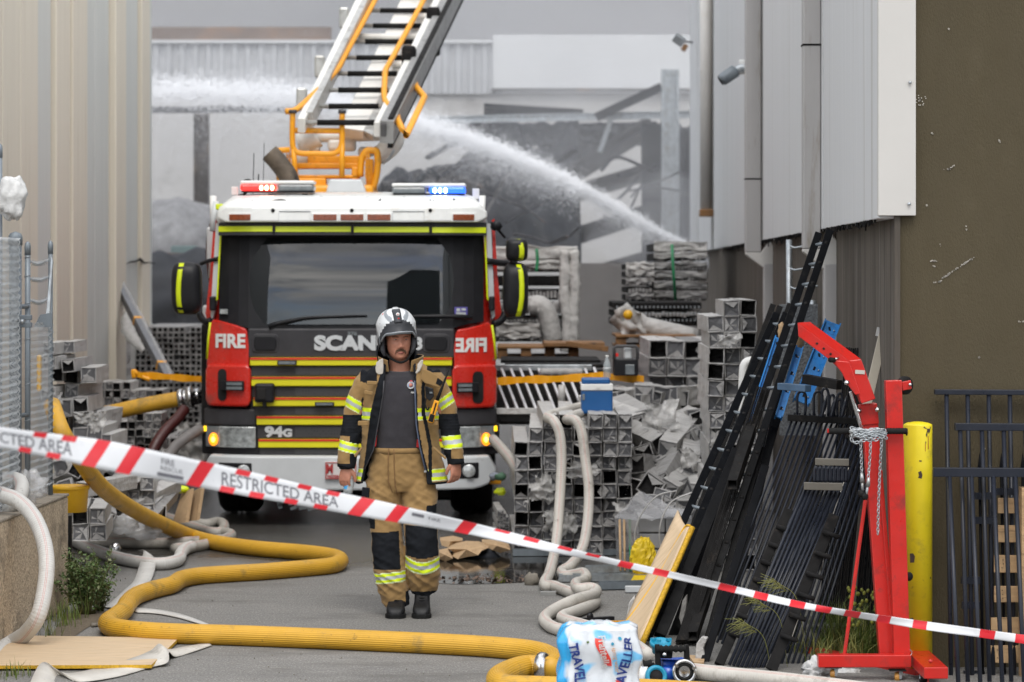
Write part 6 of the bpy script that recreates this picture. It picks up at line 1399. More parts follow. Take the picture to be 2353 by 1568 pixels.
stick("black_post", 1800, 900, 1640, 1470, 24, black_paint, "black post rising to the blue racking", "post", None, 17.4, 16.4, .05)
for k, (x, y, Y, w_) in enumerate(((1683, 1114, 16.35, .055), (1592, 1462, 15.9, .052))):
    t = thing("square_tube", ["open black square tube end between the posts", "open black square tube end near the ground by the divider"][k], "tube", W(x, y, Y)); c = W(x, y, Y); m = MB(); o4 = [c+Vector((sx*w_/2, 0, sz*w_/2)) for sx, sz in ((-1, -1), (1, -1), (1, 1), (-1, 1))]; i4 = [c+(p-c)*.86 for p in o4]; e = Vector((.25, .8, .5))*.6
    m.loft([[p+e for p in o4], o4, i4, [p+e*.5 for p in i4]], False, 0, False); m.build("tube", dusty_black, t); MB().add([p+e*.3 for p in i4], [(0, 1, 2, 3)]).build("bore", tube_dark, t)
# baluster panels
def bal_panel(label, tops, foots, r, Yt, Yb, rails, grp=None, loops=None, m_=navy_paint, name="fence_panel"):
    t = thing(name, label, "fence panel", W(*foots[0], Yb), grp)
    for (x0, y0), (x1, y1) in zip(tops, foots): MB().tube([W(x0, y0, Yt), W(x1, y1, Yb)], r, 8).build("baluster", m_, t)
    for (x0, y0, x1, y1, h, rm, dy) in rails:
        f_ = 0; a, b = W(x0, y0, Yt+dy), W(x1, y1, Yt+dy-.02); MB().bar(a, b, .035, h*Yt/F, (0, 0, 1)).build("rail", rm, t, bevel=.003)
    for (x, y, w_, ht) in loops or []:
        p = [W(x, y, Yt-.02), W(x, y-ht*.7, Yt-.02), W(x+w_*.15, y-ht*.93, Yt-.02), W(x+w_*.5, y-ht, Yt-.02), W(x+w_*.85, y-ht*.93, Yt-.02), W(x+w_, y-ht*.7, Yt-.02), W(x+w_*.9, y, Yt-.02)]
        MB().tube(crv(p, 4), r*1.05, 8).build("loop_top", m_, t)
    return t
n = 17
bal_panel("loop-topped black fence panel leaning behind the engine crane", [(1826+k*11.6, 950+k*.6) for k in range(n)], [(1626+k*11.0, 1470+k*3) for k in range(n)], .0075, 16.7, 15.6, [(1810, 960, 2034, 972, 15, dusty_black, -.06)], None, [(1832, 955, 20, 55), (1870, 955, 20, 55), (1888, 957, 16, 64), (1906, 958, 12, 50), (1924, 958, 12, 54), (1924, 960, 10, 42), (2010, 966, 16, 62)])
pk = bpy.data.objects["fence_panel"]
for x in (1893, 1915, 1939):
    c = W(x, 938, 16.62); MB().lathe([(.004, -.06), (.012, -.045), (.008, -.03), (.015, .0), (.013, .025), (.002, .075)], c, (.25, 0, 1), 8).build("spear_tip", navy_paint, pk)
bal_panel("dense black fence panel with two bare grey-brown rails in front of the stack", [(1852+k*9.6, 1122+k*1.2) for k in range(9)], [(1676+k*9.3, 1528+k*1.5) for k in range(9)], .0095, 15.6, 15.05, [(1847, 1117, 1936, 1119, 17, M_("dusty_grey_rail", (.13, .12, .10), .5, var=.15), -.03), (1873, 1061, 1951, 1063, 16, MATS["dusty_grey_rail"], -.0)], None, [(1872+k*9.4, 1108, 7, 33) for k in range(8)])
bal_panel("black fence panel of slanting bars right of the dense panel", [(1950+k*9, 1000+k*6) for k in range(8)], [(1770+k*12, 1528+k*1.5) for k in range(8)], .008, 16.3, 15.2, [(1945, 1000, 2020, 1040, 12, dusty_black, -.02)])
stick("pale_cord", 1950, 1075, 1818, 1470, 1.6, lining, "thin pale cord running down the slanting black bars", "cord", None, 15.9, 15.3, .006, None, 0)
def stub_post(label, x0, y0, x1, y1, w_, Yt, Yb, n_, rt):
    t = thing("stub_post", label, "post", W(x1, y1, Yb)); stick("post", x0, y0, x1, y1, w_, dusty_black, None, None, None, Yt, Yb, .03, t)
    a, b = W(x0, y0, Yt), W(x1, y1, Yb)
    for k in range(n_):
        c = a.lerp(b, .12+.8*k/n_)+Vector((0, -.02, 0)); MB().tube([c+Vector((-.02 if rt else .05, .0, .01)), c+Vector((.055 if rt else -.01, -.05, -.012))], .0135, 10).build("stub_pipe", dusty_black, t)
        MB().tube([c+Vector((.055 if rt else -.01, -.0505, -.012)), c+Vector((.056 if rt else -.0105, -.052, -.0122))], .0095, 10).build("pipe_bore", tube_dark, t)
stub_post("dusty black post with stub pipes in front of the dense panel", 1917, 1184, 1772, 1540, 26, 15.2, 14.95, 6, True)
stub_post("dusty black post with stub pipes at the left edge of the dense panel", 1812, 1172, 1652, 1528, 22, 15.7, 15.15, 7, True)
# slat bundles against the wall
def slat_bundle(label, x0, x1, y0, xb, yb_, n_, Yt, Yb):
    t = thing("slat_bundle", label, "slat bundle", W(xb, yb_, Yb))
    for k in range(n_):
        s_ = k/(n_-1); x = x0+(x1-x0)*s_; stick("slat", x, y0+rng.uniform(-2, 2), xb+(x1-x0)*s_, yb_, (x1-x0)/n_*.8, dusty_black if k % 3 else black_paint, None, None, None, Yt, Yb, .03, t, .001)
slat_bundle("black slats upright behind the crane boom on the dark wall", 1946, 2010, 802, 1880, 1430, 14, 17.2, 16.6)
slat_bundle("taller black slats against the dark wall right of the tan board", 2018, 2048, 790, 1965, 1430, 8, 16.9, 16.3)
slat_bundle("shorter black slats tucked behind the tall red post", 2030, 2054, 826, 2000, 1430, 6, 16.3, 15.8)
stick("tan_board", 2034, 750, 1985, 960, 21, M_("tan_board_paint", (.40, .36, .29), .5, var=.06), "pale tan flat board standing behind the crane boom", "board", None, 16.0, 15.75, .02)
MB().box(W(2020, 763, 15.98), (.03, .02, .05), (0, .2, 0)).build("paper_label", bag_m, None, "small white paper label on the tan board", "label")
MB().bar(W(1849, 871, 16.6), W(1929, 885, 16.4), .05, .055).build("steel_channel", dusty_black, None, "grey-blue steel channel lying across the black tops", "steel channel", bevel=.004)
MB().bar(W(1793, 888, 16.7), W(1857, 893, 16.5), .05, .04).build("steel_channel", M_("faded_blue_steel", (.06, .11, .18), .45, var=.25), None, "faded blue steel channel below the blue racking", "steel channel", bevel=.004)
# blue racking
def rack(label, x0, y0, x1, y1, wpx, Yt, Yb, holes):
    t = thing("racking_upright", label, "racking upright", W(x1, y1, Yb)); a, b = W(x0, y0, Yt), W(x1, y1, Yb); wd = wpx*(Yt+Yb)/2/F; ax = (b-a).normalized(); sd = Vector((1, 0, 0)); sd = (sd-ax*sd.dot(ax)).normalized()
    MB().bar(a, b, wd, .012, (0, -1, .3)).build("web", blue_paint, t)
    for s_ in (-1, 1): MB().bar(a+sd*s_*wd*.5+Vector((0, -.018, 0)), b+sd*s_*wd*.5+Vector((0, -.018, 0)), .008, .05, (0, -1, .3)).build("flange", blue_paint, t)
    for k in range(holes):
        p = a.lerp(b, (k+.5)/holes); MB().box(p+Vector((0, -.009, 0)), (.012, .006, .03), (0, .4 if k % 2 else -.2, 0)).build("slot", tube_dark, t)
        MB().lathe([(.006, 0), (.006, .004)], p+sd*wd*.3+Vector((0, -.008, 0)), (0, -1, 0), 8).build("rivet", steel, t)
rack("blue slotted racking upright between the two black frames", 1790, 778, 1728, 972, 20, 17.6, 17.2, 7)
rack("narrow blue racking upright right of the tallest frame", 1836, 800, 1788, 960, 15, 17.3, 17.0, 4)
rack("wide blue racking channel behind the red crane boom", 1912, 742, 1840, 925, 36, 17.5, 17.2, 6)
for x, y in ((1797, 762), (1836, 786)): MB().blob(W(x, y, 17.4), (.03, .03, .06), .4, 4, 12, 8, seed=int(x)).build("paper_wrap", card, None, "torn tan wrapping on a blue racking upright", "wrapping", "torn wrappings on the racking")
gp = thing("barbed_post", "galvanised fence post with barbed wire beside the dark wall", "post", W(1815, 900, 20.5))
MB().tube([W(1815, 980, 20.5), W(1813, 551, 20.5)], .022, 12).build("post", steel, gp); MB().tube([W(1864, 980, 20.0), W(1868, 690, 20.0)], .025, 12).build("post", steel, gp)
for y in (566, 617, 660): MB().tube([W(1815, y, 20.4), W(1826, y+4, 20.4), W(1850, y, 20.3), W(1880, y-3, 20.2)], .008, 5).build("barbed_wire", steel, gp)
MB().box(W(1866, 729, 19.95), (.06, .06, .04)).build("rusty_clamp", brown_wood, gp)
MB().box(W(1835, 850, 19.4), (.26, .03, .9)).build("wire_roll", M_("coiled_mesh_steel", (.16, .17, .18), .5, metal=.3, var=.6, vs=60, bump=1, bs=70), None, "rolled wire mesh behind the blue racking", "wire roll")
cp_ = thing("white_pipe", "white bent pipe beside the tall tube stack", "pipe", W(1720, 960, 18.9)); MB().tube(crv([W(1706, 960, 18.9), W(1708, 870, 18.9), W(1712, 838, 18.9), W(1730, 830, 18.9), W(1760, 835, 18.9)], 5), .032, 12).build("pipe", white_pl, cp_)
# curved plywood
m = MB()
def plyf(u, v): 
    a = W(1559, 1174, 16.6).lerp(W(1586, 1212, 16.3), u); b = W(1432, 1440, 16.2).lerp(W(1470, 1480, 15.85), u); p = a.lerp(b, v); p.z += -.03*math.sin(math.pi*u)*(1-v); p.y += .02*math.sin(math.pi*u); return p
m.grid(plyf, 8, 12); pw = m.build("curved_plywood", ply, None, "bent plywood strip with a yellow edge leaning on the black frames", "board", solid=.018)
MB().tube([plyf(1, t/8)+Vector((.012, -.012, 0)) for t in range(9)], .017, 6).build("yellow_edge", ply_edge, pw)
MB().tube(crv([plyf(.95, 0)+Vector((0, -.015, .01)), plyf(.7, .02)+Vector((0, -.02, .012)), plyf(.55, .15)+Vector((0, -.014, 0)), plyf(.45, .5)+Vector((0, -.014, 0)), plyf(.1, .9)+Vector((0, -.014, 0)), plyf(-.15, 1.02)+Vector((0, -.01, 0))], 5), .008, 6).build("yellow_strip", bucket_y, pw)
for pts, lb in (([(1597, 1518), (1600, 1480), (1612, 1463), (1626, 1466), (1616, 1490), (1622, 1518)], "curved white foam piece at the foot of the black posts"), ([(1566, 1443), (1560, 1420), (1568, 1380), (1578, 1366), (1577, 1390), (1572, 1430)], "strip of bubble wrap between the black posts"), ([(1437, 1430), (1445, 1385), (1458, 1368), (1460, 1380), (1448, 1432)], "grey bubble wrap peeking out left of the plywood")):
    MB().prism([W(x, y, yb(1520) if x > 1590 else 16.3) for x, y in pts], (.01, .05, 0)).build("foam_piece", wrap_white, None, lb, "packing foam", bevel=.006)
# ------------------------------------------------------------------ red engine crane
HYd = 14.72
hc = thing("engine_crane", "red folding engine crane with a chain wound round its handle", "crane", W(2013, 1568, HYd))
def h_(x, y, d=0): return W(x, y, HYd+d)
def hb(name, a, b, wpx, dpt=.05, m_=hoist_red, d0=0, d1=0, bev=.004, par=None): return MB().bar(h_(*a, d0), h_(*b, d1), wpx*HYd/F, dpt, (0, -1, .05)).build(name, m_, par or hc, bevel=bev)
A, B = h_(1879, 1518, -.1), h_(2092, 1518, -.1); MB().box((A+B)/2, ((B-A).x, .07, .064)).build("base_beam", hoist_red, hc, bevel=.004)
A, B = h_(2094, 1519, -.02), h_(2148, 1519, -.02); MB().box((A+B)/2, ((B-A).x, .9, .058)).build("base_leg", hoist_red, hc, bevel=.004)
MB().lathe([(.010, 0), (.010, .006)], h_(2138, 1520, -.475), (0, -1, 0), 12).build("leg_bolt", hoist_red, hc)
A = h_(1985, 1523, .5); MB().box(A, (.065, 1.0, .055), (0, 0, .5)).build("base_leg", hoist_red, hc, bevel=.004)
hb("mast", (1996, 935), (2037, 1505), 35, .07, d0=.12, d1=.02)
hb("mast_head", (1993, 928), (1998, 975), 40, .085, d0=.11, d1=.11)
hb("folded_leg", (2051.5, 874), (2071, 1503), 37, .075, d0=-.02, d1=-.04)
hb("ram_strut", (2022, 1080), (2056, 1500), 10, .03, d0=.05, d1=.0)
hb("tie_bar", (1988, 1140), (1939, 1503), 5, .012, d0=.02, d1=-.05, bev=.001); hb("tie_bar", (1991, 1150), (1943, 1503), 3, .012, d0=.06, d1=.02, bev=.001)
# boom
mb = MB(); D0 = .03
top_f = [(1833, 742), (1861, 740), (1979, 826), (1951, 829)]
pr = lambda pts, y0, th: MB().prism([h_(x, y, y0) for x, y in pts], (0, th, 0))
bm = pr([(1833, 743), (1951, 829), (1955, 866), (1930, 850), (1905, 826), (1835, 773)][::-1], 0, .012).build("boom", hoist_red, hc, bevel=.002)
A = [h_(x, y, z) for (x, y), z in zip(top_f, (0, .10, .10, 0))]; MB().prism(A[::-1], (0, .004, -.008)).build("boom_top", hoist_red, bm)
MB().prism([h_(1833, 743, .002), h_(1835, 773, .002), h_(1862, 768, .098), h_(1861, 741, .098)], (.006, .002, 0)).build("boom_end", hoist_red, bm)
pr([(1861, 741), (1979, 827), (1982, 866), (1863, 770)][::-1], .10, .01).build("boom_far_side", hoist_red, bm)
pr([(1951, 829), (1979, 826), (2012, 917), (1980, 928), (1966, 890)][::-1], -.004, .10).build("boom_shoulder", hoist_red, bm, bevel=.004)
pr([(1912, 828), (1952, 832), (1977, 905), (1966, 908), (1948, 884), (1934, 856)][::-1], -.012, .014).build("gusset", hoist_red, bm, bevel=.003)
for cx, cy in ((525, 342), (578, 382), (632, 424)): x, y = cC(cx, cy); MB().lathe([(.006, 0), (.006, .003)], h_(x, y, -.001), (0, -1, 0), 10).build("pin_hole", tube_dark, bm)
x, y = cC(640, 470); MB().tube([h_(x-4, y, -.04), h_(x+6, y+1, -.02)], .014, 10).build("knob", rubber, bm); MB().tube([h_(x+6, y-1, -.02), h_(x+16, y-4, 0)], .006, 8).build("knob_pin", chrome, bm)
for cx, cy, d in ((755, 650, -.02), (995, 860, .05), (850, 870, .05)): x, y = cC(cx, cy); MB().lathe([(.014, 0), (.014, .012), (.008, .013), (.008, .02)], h_(x, y, d), (.3, -1, 0), 6).build("bolt", chrome, bm)
x, y = cC(862, 566); MB().box(h_(x, y, -.007), (.05, .004, .02), (0, .06, 0)).build("maker_sticker", lining, bm)
hb("ram_rod", (1954, 900), (1979, 985), 8, .02, chrome, .04, .05)
# handle with grips
MB().tube([h_(1905, 991, -.10), h_(2085, 993, -.10)], .010, 10).build("handle", hoist_red, hc)
for a, b in ((1904, 1952), (2037, 2083)):
    g = MB(); P_ = [h_(a+(b-a)*k/14, 991+(b-a)*0, -.10) for k in range(15)]; g.tube(P_, [.0155+(.0015 if k % 2 else 0) for k in range(15)], 12); g.build("grip", rubber, hc)
MB().tube([h_(2082, 993, -.1), h_(2085, 993, -.1)], .019, 12).build("grip_flange", rubber, hc); MB().box(h_(1903, 990, -.1), (.01, .02, .02)).build("handle_end", hoist_red, hc)
def chain(pts, L=.022, r=.0026, name="chain"):
    P_ = crv(pts, 12); m = MB(); acc = 0; k = 0; last = P_[0]; d0 = L*.72
    for p in P_[1:]:
        while (p-last).length >= d0:
            q = last+(p-last).normalized()*d0; c = (last+q)/2; t = (q-last).normalized(); a = t.orthogonal().normalized(); a = Matrix.Rotation(R(20 if k % 2 else 110), 3, t) @ a
            ring = [c+t*(L*.5*math.copysign(max(0, abs(math.cos(u))-.0)**.8, math.cos(u)))+a*(L*.30*math.sin(u)) for u in [i*6.2832/10 for i in range(11)]]; m.tube(ring, r, 5, False); last = q; k += 1
    return m.build(name, steel, hc)
wr = []
for k in range(40):
    s_ = k/40; wr.append(h_(1950+88*(.5+.5*math.sin(k*1.9)), 996+9*math.sin(k*2.7)+4*math.cos(k*5), -.12-.02*math.cos(k*1.9)))
chain(wr, .024, .003); chain([h_(1955, 1000, -.13), h_(1958, 1015, -.13), h_(1968, 1018, -.14), h_(1985, 1012, -.14), h_(2010, 1012, -.13), h_(2036, 1000, -.13)], .024, .003)
chain([h_(1977, 1010, -.13), h_(1979, 1050, -.13), h_(1980, 1090, -.13)]); chain([h_(2001, 1000, -.13), h_(1999, 1050, -.13), h_(1995, 1100, -.13)]); chain([h_(2026, 1010, -.12), h_(2022, 1080, -.12), h_(2019, 1150, -.12), h_(2017, 1230, -.12)])
for a, b in (((1980, 1088), (1981, 1108)), ((1996, 1098), (1994, 1118))): MB().tube([h_(*a, -.13), h_(*b, -.13)], [.008, .012], 8).build("turnbuckle", steel, hc)
MB().tube([h_(1981, 1106, -.13), h_(1982, 1130, -.13)], .007, 8).build("shackle_pin", steel, hc); MB().tube([h_(1994, 1116, -.13), h_(1990, 1140, -.13)], .007, 8).build("shackle_pin", steel, hc)
for x, y in ((1979, 1134), (1987, 1141)): MB().lathe([(.015, -.012), (.019, -.006), (.019, .006), (.015, .012)], h_(x, y, -.13), (.5, -1, .2), 14).build("roller", dusty_black, hc)
# wheel at the top of the folded leg, bracket and casters
def caster(x, y, d, r, col, ax=(1, 0, 0), wdt=.03):
    c = h_(x, y, d); w_ = MB().lathe([(r*.4, -wdt/2), (r*.92, -wdt/2), (r, -wdt*.3), (r, wdt*.3), (r*.92, wdt/2), (r*.4, wdt/2)], c, ax, 20).build("wheel", col, hc); MB().lathe([(r*.42, -wdt*.55), (.01, -wdt*.6), (.01, wdt*.6), (r*.42, wdt*.55)], c, ax, 14).build("hub", steel, w_); return c
caster(2079, 886, -.0, .048, dusty_black, (.75, -1, 0), .035); pr([(2072, 878), (2093, 874), (2095, 894), (2074, 898)][::-1], -.04, .02).build("wheel_bracket", hoist_red, hc, bevel=.003); MB().lathe([(.008, 0), (.008, .008)], h_(2091, 884, -.045), (0, -1, 0), 8).build("axle_bolt", chrome, hc)
amber = M_("amber_caster_tyre", (.42, .20, .04), .45, var=.3)
for x, y, d in ((1914, 1549, -.1), (2062, 1556, -.12)):
    c = caster(x, y, d, .026, amber, (1, -.25, 0), .024); MB().prism([c+Vector((.006, -.02, .035)), c+Vector((.028, -.02, .035)), c+Vector((.018, -.02, -.008)), c+Vector((.004, -.02, -.008))], (0, .005, 0)).build("caster_fork", steel, hc); MB().box(c+Vector((.0, 0, .036)), (.085, .07, .006)).build("caster_plate", dusty_black, hc)
c = caster(2121, 1556, -.3, .032, dusty_black, (1, .1, 0), .03); MB().box(c+Vector((.022, 0, .012)), (.008, .05, .07)).build("caster_fork", hoist_red, hc)
MB().tube([h_(2088, 1488, -.07), h_(2086, 1500, -.07), h_(2092, 1508, -.07), h_(2096, 1500, -.07), h_(2088, 1488, -.07)], .003, 6, False).build("pull_ring", chrome, hc)
# ------------------------------------------------------------------ yellow bollard
bl = thing("bollard", "chipped yellow steel bollard beside the red engine crane", "bollard", W(2109, 1575, 14.95)); bc = W(2109, 1545, 14.95); bc.z = 0; br = 33*14.95/F; bz = 2.1-(978-HY)*14.95/F
MB().lathe([(br, 0), (br, bz), (br*.97, bz+.006), (br*.75, bz+.014), (br*.3, bz+.020), (.001, bz+.021)], bc, (0, 0, 1), 40).build("post", boll_yel, bl)
def chip(pts, m_, out=.0015):
    P_ = []
    for x, y in pts:
        dx = (x-2109)*14.95/F; dx = max(-br*.98, min(br*.98, dx)); P_.append(Vector((bc.x+dx, bc.y-math.sqrt(br*br-dx*dx)-out, 2.1-(y-HY)*14.95/F)))
    MB().prism(P_[::-1], (0, .002, 0)).build("paint_chip", m_, bl)
for p in ([(2118, 979), (2136, 980), (2134, 990), (2131, 996), (2128, 990), (2126, 1004), (2123, 998), (2127, 986), (2118, 982)], [(2105, 1083), (2112, 1080), (2115, 1090), (2113, 1098), (2105, 1096), (2107, 1090)], [(2087, 1270), (2094, 1269), (2098, 1276), (2096, 1290), (2088, 1291)], [(2090, 1495), (2098, 1492), (2100, 1500), (2096, 1506), (2090, 1503)], [(2107, 1056), (2113, 1056), (2113, 1059), (2108, 1059)], [(2122, 1013), (2124, 1013), (2124, 1018), (2122, 1018)], [(2134, 1324), (2136, 1324), (2136, 1328), (2134, 1328)], [(2088, 1418), (2094, 1416), (2094, 1422), (2088, 1424)]): chip(p, M_("chipped_to_brown_steel", (.055, .035, .025), .7, var=.3) if "chipped_to_brown_steel" not in MATS else MATS["chipped_to_brown_steel"])
for p in ([(2128, 1000), (2130, 1000), (2131, 1030), (2128, 1032)], [(2121, 1018), (2123, 1018), (2123, 1036), (2121, 1035)]): chip(p, MATS.get("rust_run") or M_("rust_run", (.45, .20, .02), .7), .001)
MB().lathe([(.022, 0), (.024, .008), (.014, .018)], h_(2087, 1325, -.02), (.4, -1, 0), 14).build("rubber_foot", rubber, hc)
# ------------------------------------------------------------------ fence panels and pallet against the olive wall
def wall_panel(label, rail, bars, Yt, Yb, hpx, dx, yend=1640):
    t = thing("fence_panel", label, "fence panel", W(rail[0]+40, yend, Yb)); a, b = W(rail[0], rail[1], Yt), W(2560, rail[1]+2, Yt); MB().bar(a, b, .04, hpx*Yt/F).build("rail", navy_paint, t, bevel=.003)
    for x in bars: MB().tube([W(x, rail[1], Yt-.0), W(x+dx, yend, Yb)], .0118, 10).build("baluster", navy_paint, t)
    MB().bar(W(rail[0]+dx, yend-24, Yb), W(2560, yend-22, Yb), .035, .03).build("rail", navy_paint, t); return t
wall_panel("tall black tubular panel standing highest on the olive wall", (2147, 901), [2174.7+48.5*k for k in range(6)], 15.0, 14.75, 12, 12)
wall_panel("black tubular panel with its rail between the other two", (2194, 981), [2206+50*k for k in range(6)], 14.85, 14.5, 17, 20)
wall_panel("nearest black tubular panel with the lowest rail", (2143, 1085), [2181+50.5*k for k in range(5)], 14.7, 14.25, 21, 24)
sp = thing("fence_panel", "spear-topped black panel partly hidden behind the tubular panels", "fence panel", W(2300, 1600, 14.8))
for x in (2251, 2301, 2350, 2400): MB().lathe([(.011, -.06), (.011, -.01), (.001, .06)], W(x, 1068, 14.86), (0, 0, 1), 6).build("spear_tip", black_paint, sp); MB().tube([W(x, 1075, 14.86), W(x+8, 1600, 14.8)], .008, 8).build("baluster", black_paint, sp)
for (x0, x1, y) in ((2240, 2279, 1140), (2288, 2380, 1130), (2240, 2282, 1196), (2209, 2255, 1334), (2210, 2257, 1391), (2214, 2262, 1550)): MB().bar(W(x0, y, 14.84), W(x1, y, 14.84), .03, .036).build("rail_stub", navy_paint, sp)
pl_ = thing("pallet", "pale timber pallet on end behind the black tubular panels", "pallet", W(2330, 1620, 14.8))
rr = random.Random(5)
for (x, y0, y1) in ((2293, 1145, 1180), (2293, 1208, 1247), (2284, 1277, 1317), (2284, 1347, 1384), (2277, 1418, 1456), (2274, 1484, 1524), (2271, 1555, 1594)):
    A, B = W(x, y0, 14.8), W(2520, y1, 14.8); MB().box(((A.x+B.x)/2, 14.8, (A.z+B.z)/2), (B.x-A.x, .018, A.z-B.z), (0, rr.uniform(-.012, .012), 0)).build("board", wood, pl_, bevel=.003)
    for k in range(3): MB().lathe([(.003, 0), (.003, .001)], W(x+18+rr.uniform(0, 4), y0+10+9*k, 14.788), (0, -1, 0), 6).build("nail", dusty_black, pl_)
for x0, x1 in ((2344, 2360), (2480, 2500)):
    A, B = W(x0, 1120, 14.74), W(x1, 1610, 14.74); MB().box(((A.x+B.x)/2, 14.74, (A.z+B.z)/2), (B.x-A.x, .09, A.z-B.z)).build("stringer", wood, pl_, bevel=.004)
# grass under the black panels, bag
gr = [G(1900+k*14, 1500+rng.uniform(-22, 8)) for k in range(9)]
grass("tall_grass", gr, 620, .34, "long green grass growing round the foot of the black panels", 11, 'stuff', None, .8)
grass("tall_grass", [G(1890, 1525), G(1850, 1500), G(1960, 1515), G(2000, 1490)], 260, .20, "dry yellow grass in front of the crane's base", 12, 'stuff', [grass_y, grass_m], .9)
def seed_head(x, y, Y, label):
    r_ = random.Random(int(x)); c = W(x, y, Y); m = MB(); b = c+Vector((.16, .05, -.12)); m.tube(crv([b+Vector((.05, .05, -.3)), b, c+Vector((.05, 0, -.02))], 5), .0015, 4)
    for k in range(34):
        t = r_.random(); s0 = b.lerp(c+Vector((.03, 0, 0)), .35+.65*t); a = R(r_.uniform(145, 215)); m.tube([s0, s0+Vector((math.cos(a), 0, math.sin(a)))*r_.uniform(.03, .11)], .0011, 3)
    m.build("seed_head", grass_y, None, label, "grass")
seed_head(1765, 1330, 15.0, "feathery grass seed head highest in front of the dense panel"); seed_head(1725, 1375, 15.0, "widest feathery seed head in front of the dense panel"); seed_head(1690, 1422, 15.0, "lowest feathery seed head by the stub post")
rr = random.Random(8); m = MB()
for k in range(40):
    c = W(rr.uniform(1945, 2015), rr.uniform(1350, 1440), 15.1+rr.uniform(0, .3)); m.blob(c, (.010, .010, .012), .4, 5, 6, 4, seed=k)
m.build("sedge_flowers", M_("sedge_green", (.16, .17, .02), .7, var=.4), None, "clusters of yellow-green sedge flowers under the red crane", "plant", None, 'stuff')
MB().blob(W(1880, 1540, 14.72), (.07, .06, .055), .65, 3, 30, 18, seed=2).build("plastic_bag", bag_m, None, "crumpled white plastic bag left of the crane's caster", "bag")
MB().blob(W(1950, 1552, 14.9), (.09, .06, .035), .6, 3, 26, 14, seed=9).build("plastic_bag", bag_m, None, "flattened white plastic bag under the crane's beam", "bag")
MB().box(W(2013, 1555, 14.95), (.10, .08, .05)).build("brick", brown_wood, None, "brown brick under the engine crane", "brick", bevel=.005)
# ------------------------------------------------------------------ blue hose divider
dv = thing("hose_divider", "blue hose divider with a black grip and cyan caps", "hose divider", W(1540, 1570, 14.6))
def dvp(cx, cy, d=0): return W(1235+cx*.18312, 1378.7+cy*.18312, 14.6+d)
MB().box(dvp(1710, 860, .1), (.15, .14, .10), (0, 0, .15)).build("body", hyd_blue, dv, bevel=.02)
MB().tube([dvp(1730, 900, .1), dvp(1845, 900, -.02)], [.05, .055], 20).build("outlet", hyd_blue, dv)
MB().tube([dvp(1700, 880, .1), dvp(1600, 960, 0)], .045, 18).build("branch", hyd_blue, dv)
c = dvp(1845, 900, -.06); o = MB().lathe([(.034, -.02), (.064, -.02), (.064, .012), (.056, .018), (.050, .016), (.044, .004), (.034, 0)], c, (0, -1, .05), 32).build("coupling_ring", chrome, dv)
MB().lathe([(.028, -.01), (.043, .006), (.043, .012), (.036, .014), (.030, .008), (.028, -.01)], c, (0, -1, .05), 28).build("seal", rubber, o); MB().lathe([(.030, -.03), (.030, -.012)], c, (0, -1, .05), 24).build("bore", tube_dark, o)
for a in (.4, 2.5, 4.6): MB().box(c+Vector((math.cos(a)*.054, -.02, math.sin(a)*.054)), (.022, .012, .012), (0, -a, 0)).build("lug", chrome, o)
c = dvp(1490, 960, -.06); o = MB().lathe([(.040, -.02), (.056, -.02), (.058, .0), (.052, .014), (.040, .014), (.034, 0)], c, (.15, -1, .25), 28).build("inlet_cap", cap_blue, dv); MB().lathe([(.034, .002), (.034, .004)], c, (.15, -1, .25), 24).build("bore", tube_dark, o)
MB().tube([dvp(1250, 960, .0), dvp(1400, 965, -.01)], .05, 20).build("valve_barrel", dusty_black, dv)
o = MB().tube([dvp(1290, 960, -.004), dvp(1385, 964, -.012)], .0525, 24).build("label_band", white_pl, dv)
mb = MB(); mb.text("X-FORC", None, .030, .001, .0, .9, fn=lambda v: dvp(1338, 960, 0)+Vector((math.sin(.3)*v.y*1.2-.006, -.0555*math.cos(v.x/.055+.5)*1.0, .0555*math.sin(v.x/.055+.5)))); mb.build("label_lettering", M_("label_navy", (.03, .05, .28), .5), o)
for x0, x1 in ((1505, 1520), (1872, 1880)): MB().prism([dvp(x0-32, 565), dvp(x0+30, 565), dvp(x1+36, 870 if x0 < 1600 else 760), dvp(x1-40, 870 if x0 < 1600 else 760)][::-1], (0, .03, 0)).build("handle_upright", dusty_black, dv, bevel=.004)
P_ = [dvp(1490+(1860-1490)*k/24, 615, .0) for k in range(25)]; MB().tube(P_, [.017+.0035*math.cos(k*1.57) for k in range(25)], 14).build("grip", rubber, dv)
MB().prism([dvp(1520, 640), dvp(1700, 650), dvp(1690, 740), dvp(1530, 735)][::-1], (0, .04, 0)).build("valve_block", black_paint, dv, bevel=.006); MB().lathe([(.011, 0), (.011, .012)], dvp(1593, 685, -.01), (0, -1, 0), 6).build("valve_bolt", chrome, dv)
MB().prism([dvp(1540, 738, -.02), dvp(1930, 770, -.02), dvp(1920, 785, .1), dvp(1545, 760, .1)][::-1], (0, .01, -.004)).build("top_plate", chrome, dv)
MB().tube([dvp(1330, 820), dvp(1440, 790)], .018, 10).build("lever", dusty_black, dv); MB().prism([dvp(1320, 860), dvp(1470, 790), dvp(1480, 850), dvp(1340, 900)][::-1], (0, .05, 0)).build("lever_arm", dusty_black, dv, bevel=.008)
c = dvp(1545, 545, .15); o = MB().lathe([(.042, -.05), (.046, -.012), (.056, -.010), (.057, .008), (.050, .012), (.046, .004), (.0, .004)], c, (.02, -.3, 1), 30).build("top_cap", cap_blue, dv)
for a in (2.4, .5, 4.5): MB().box(c+Vector((math.cos(a)*.05, math.sin(a)*.04-.004, .018)), (.024, .02, .014), (0, 0, a)).build("lug", cap_blue, o)
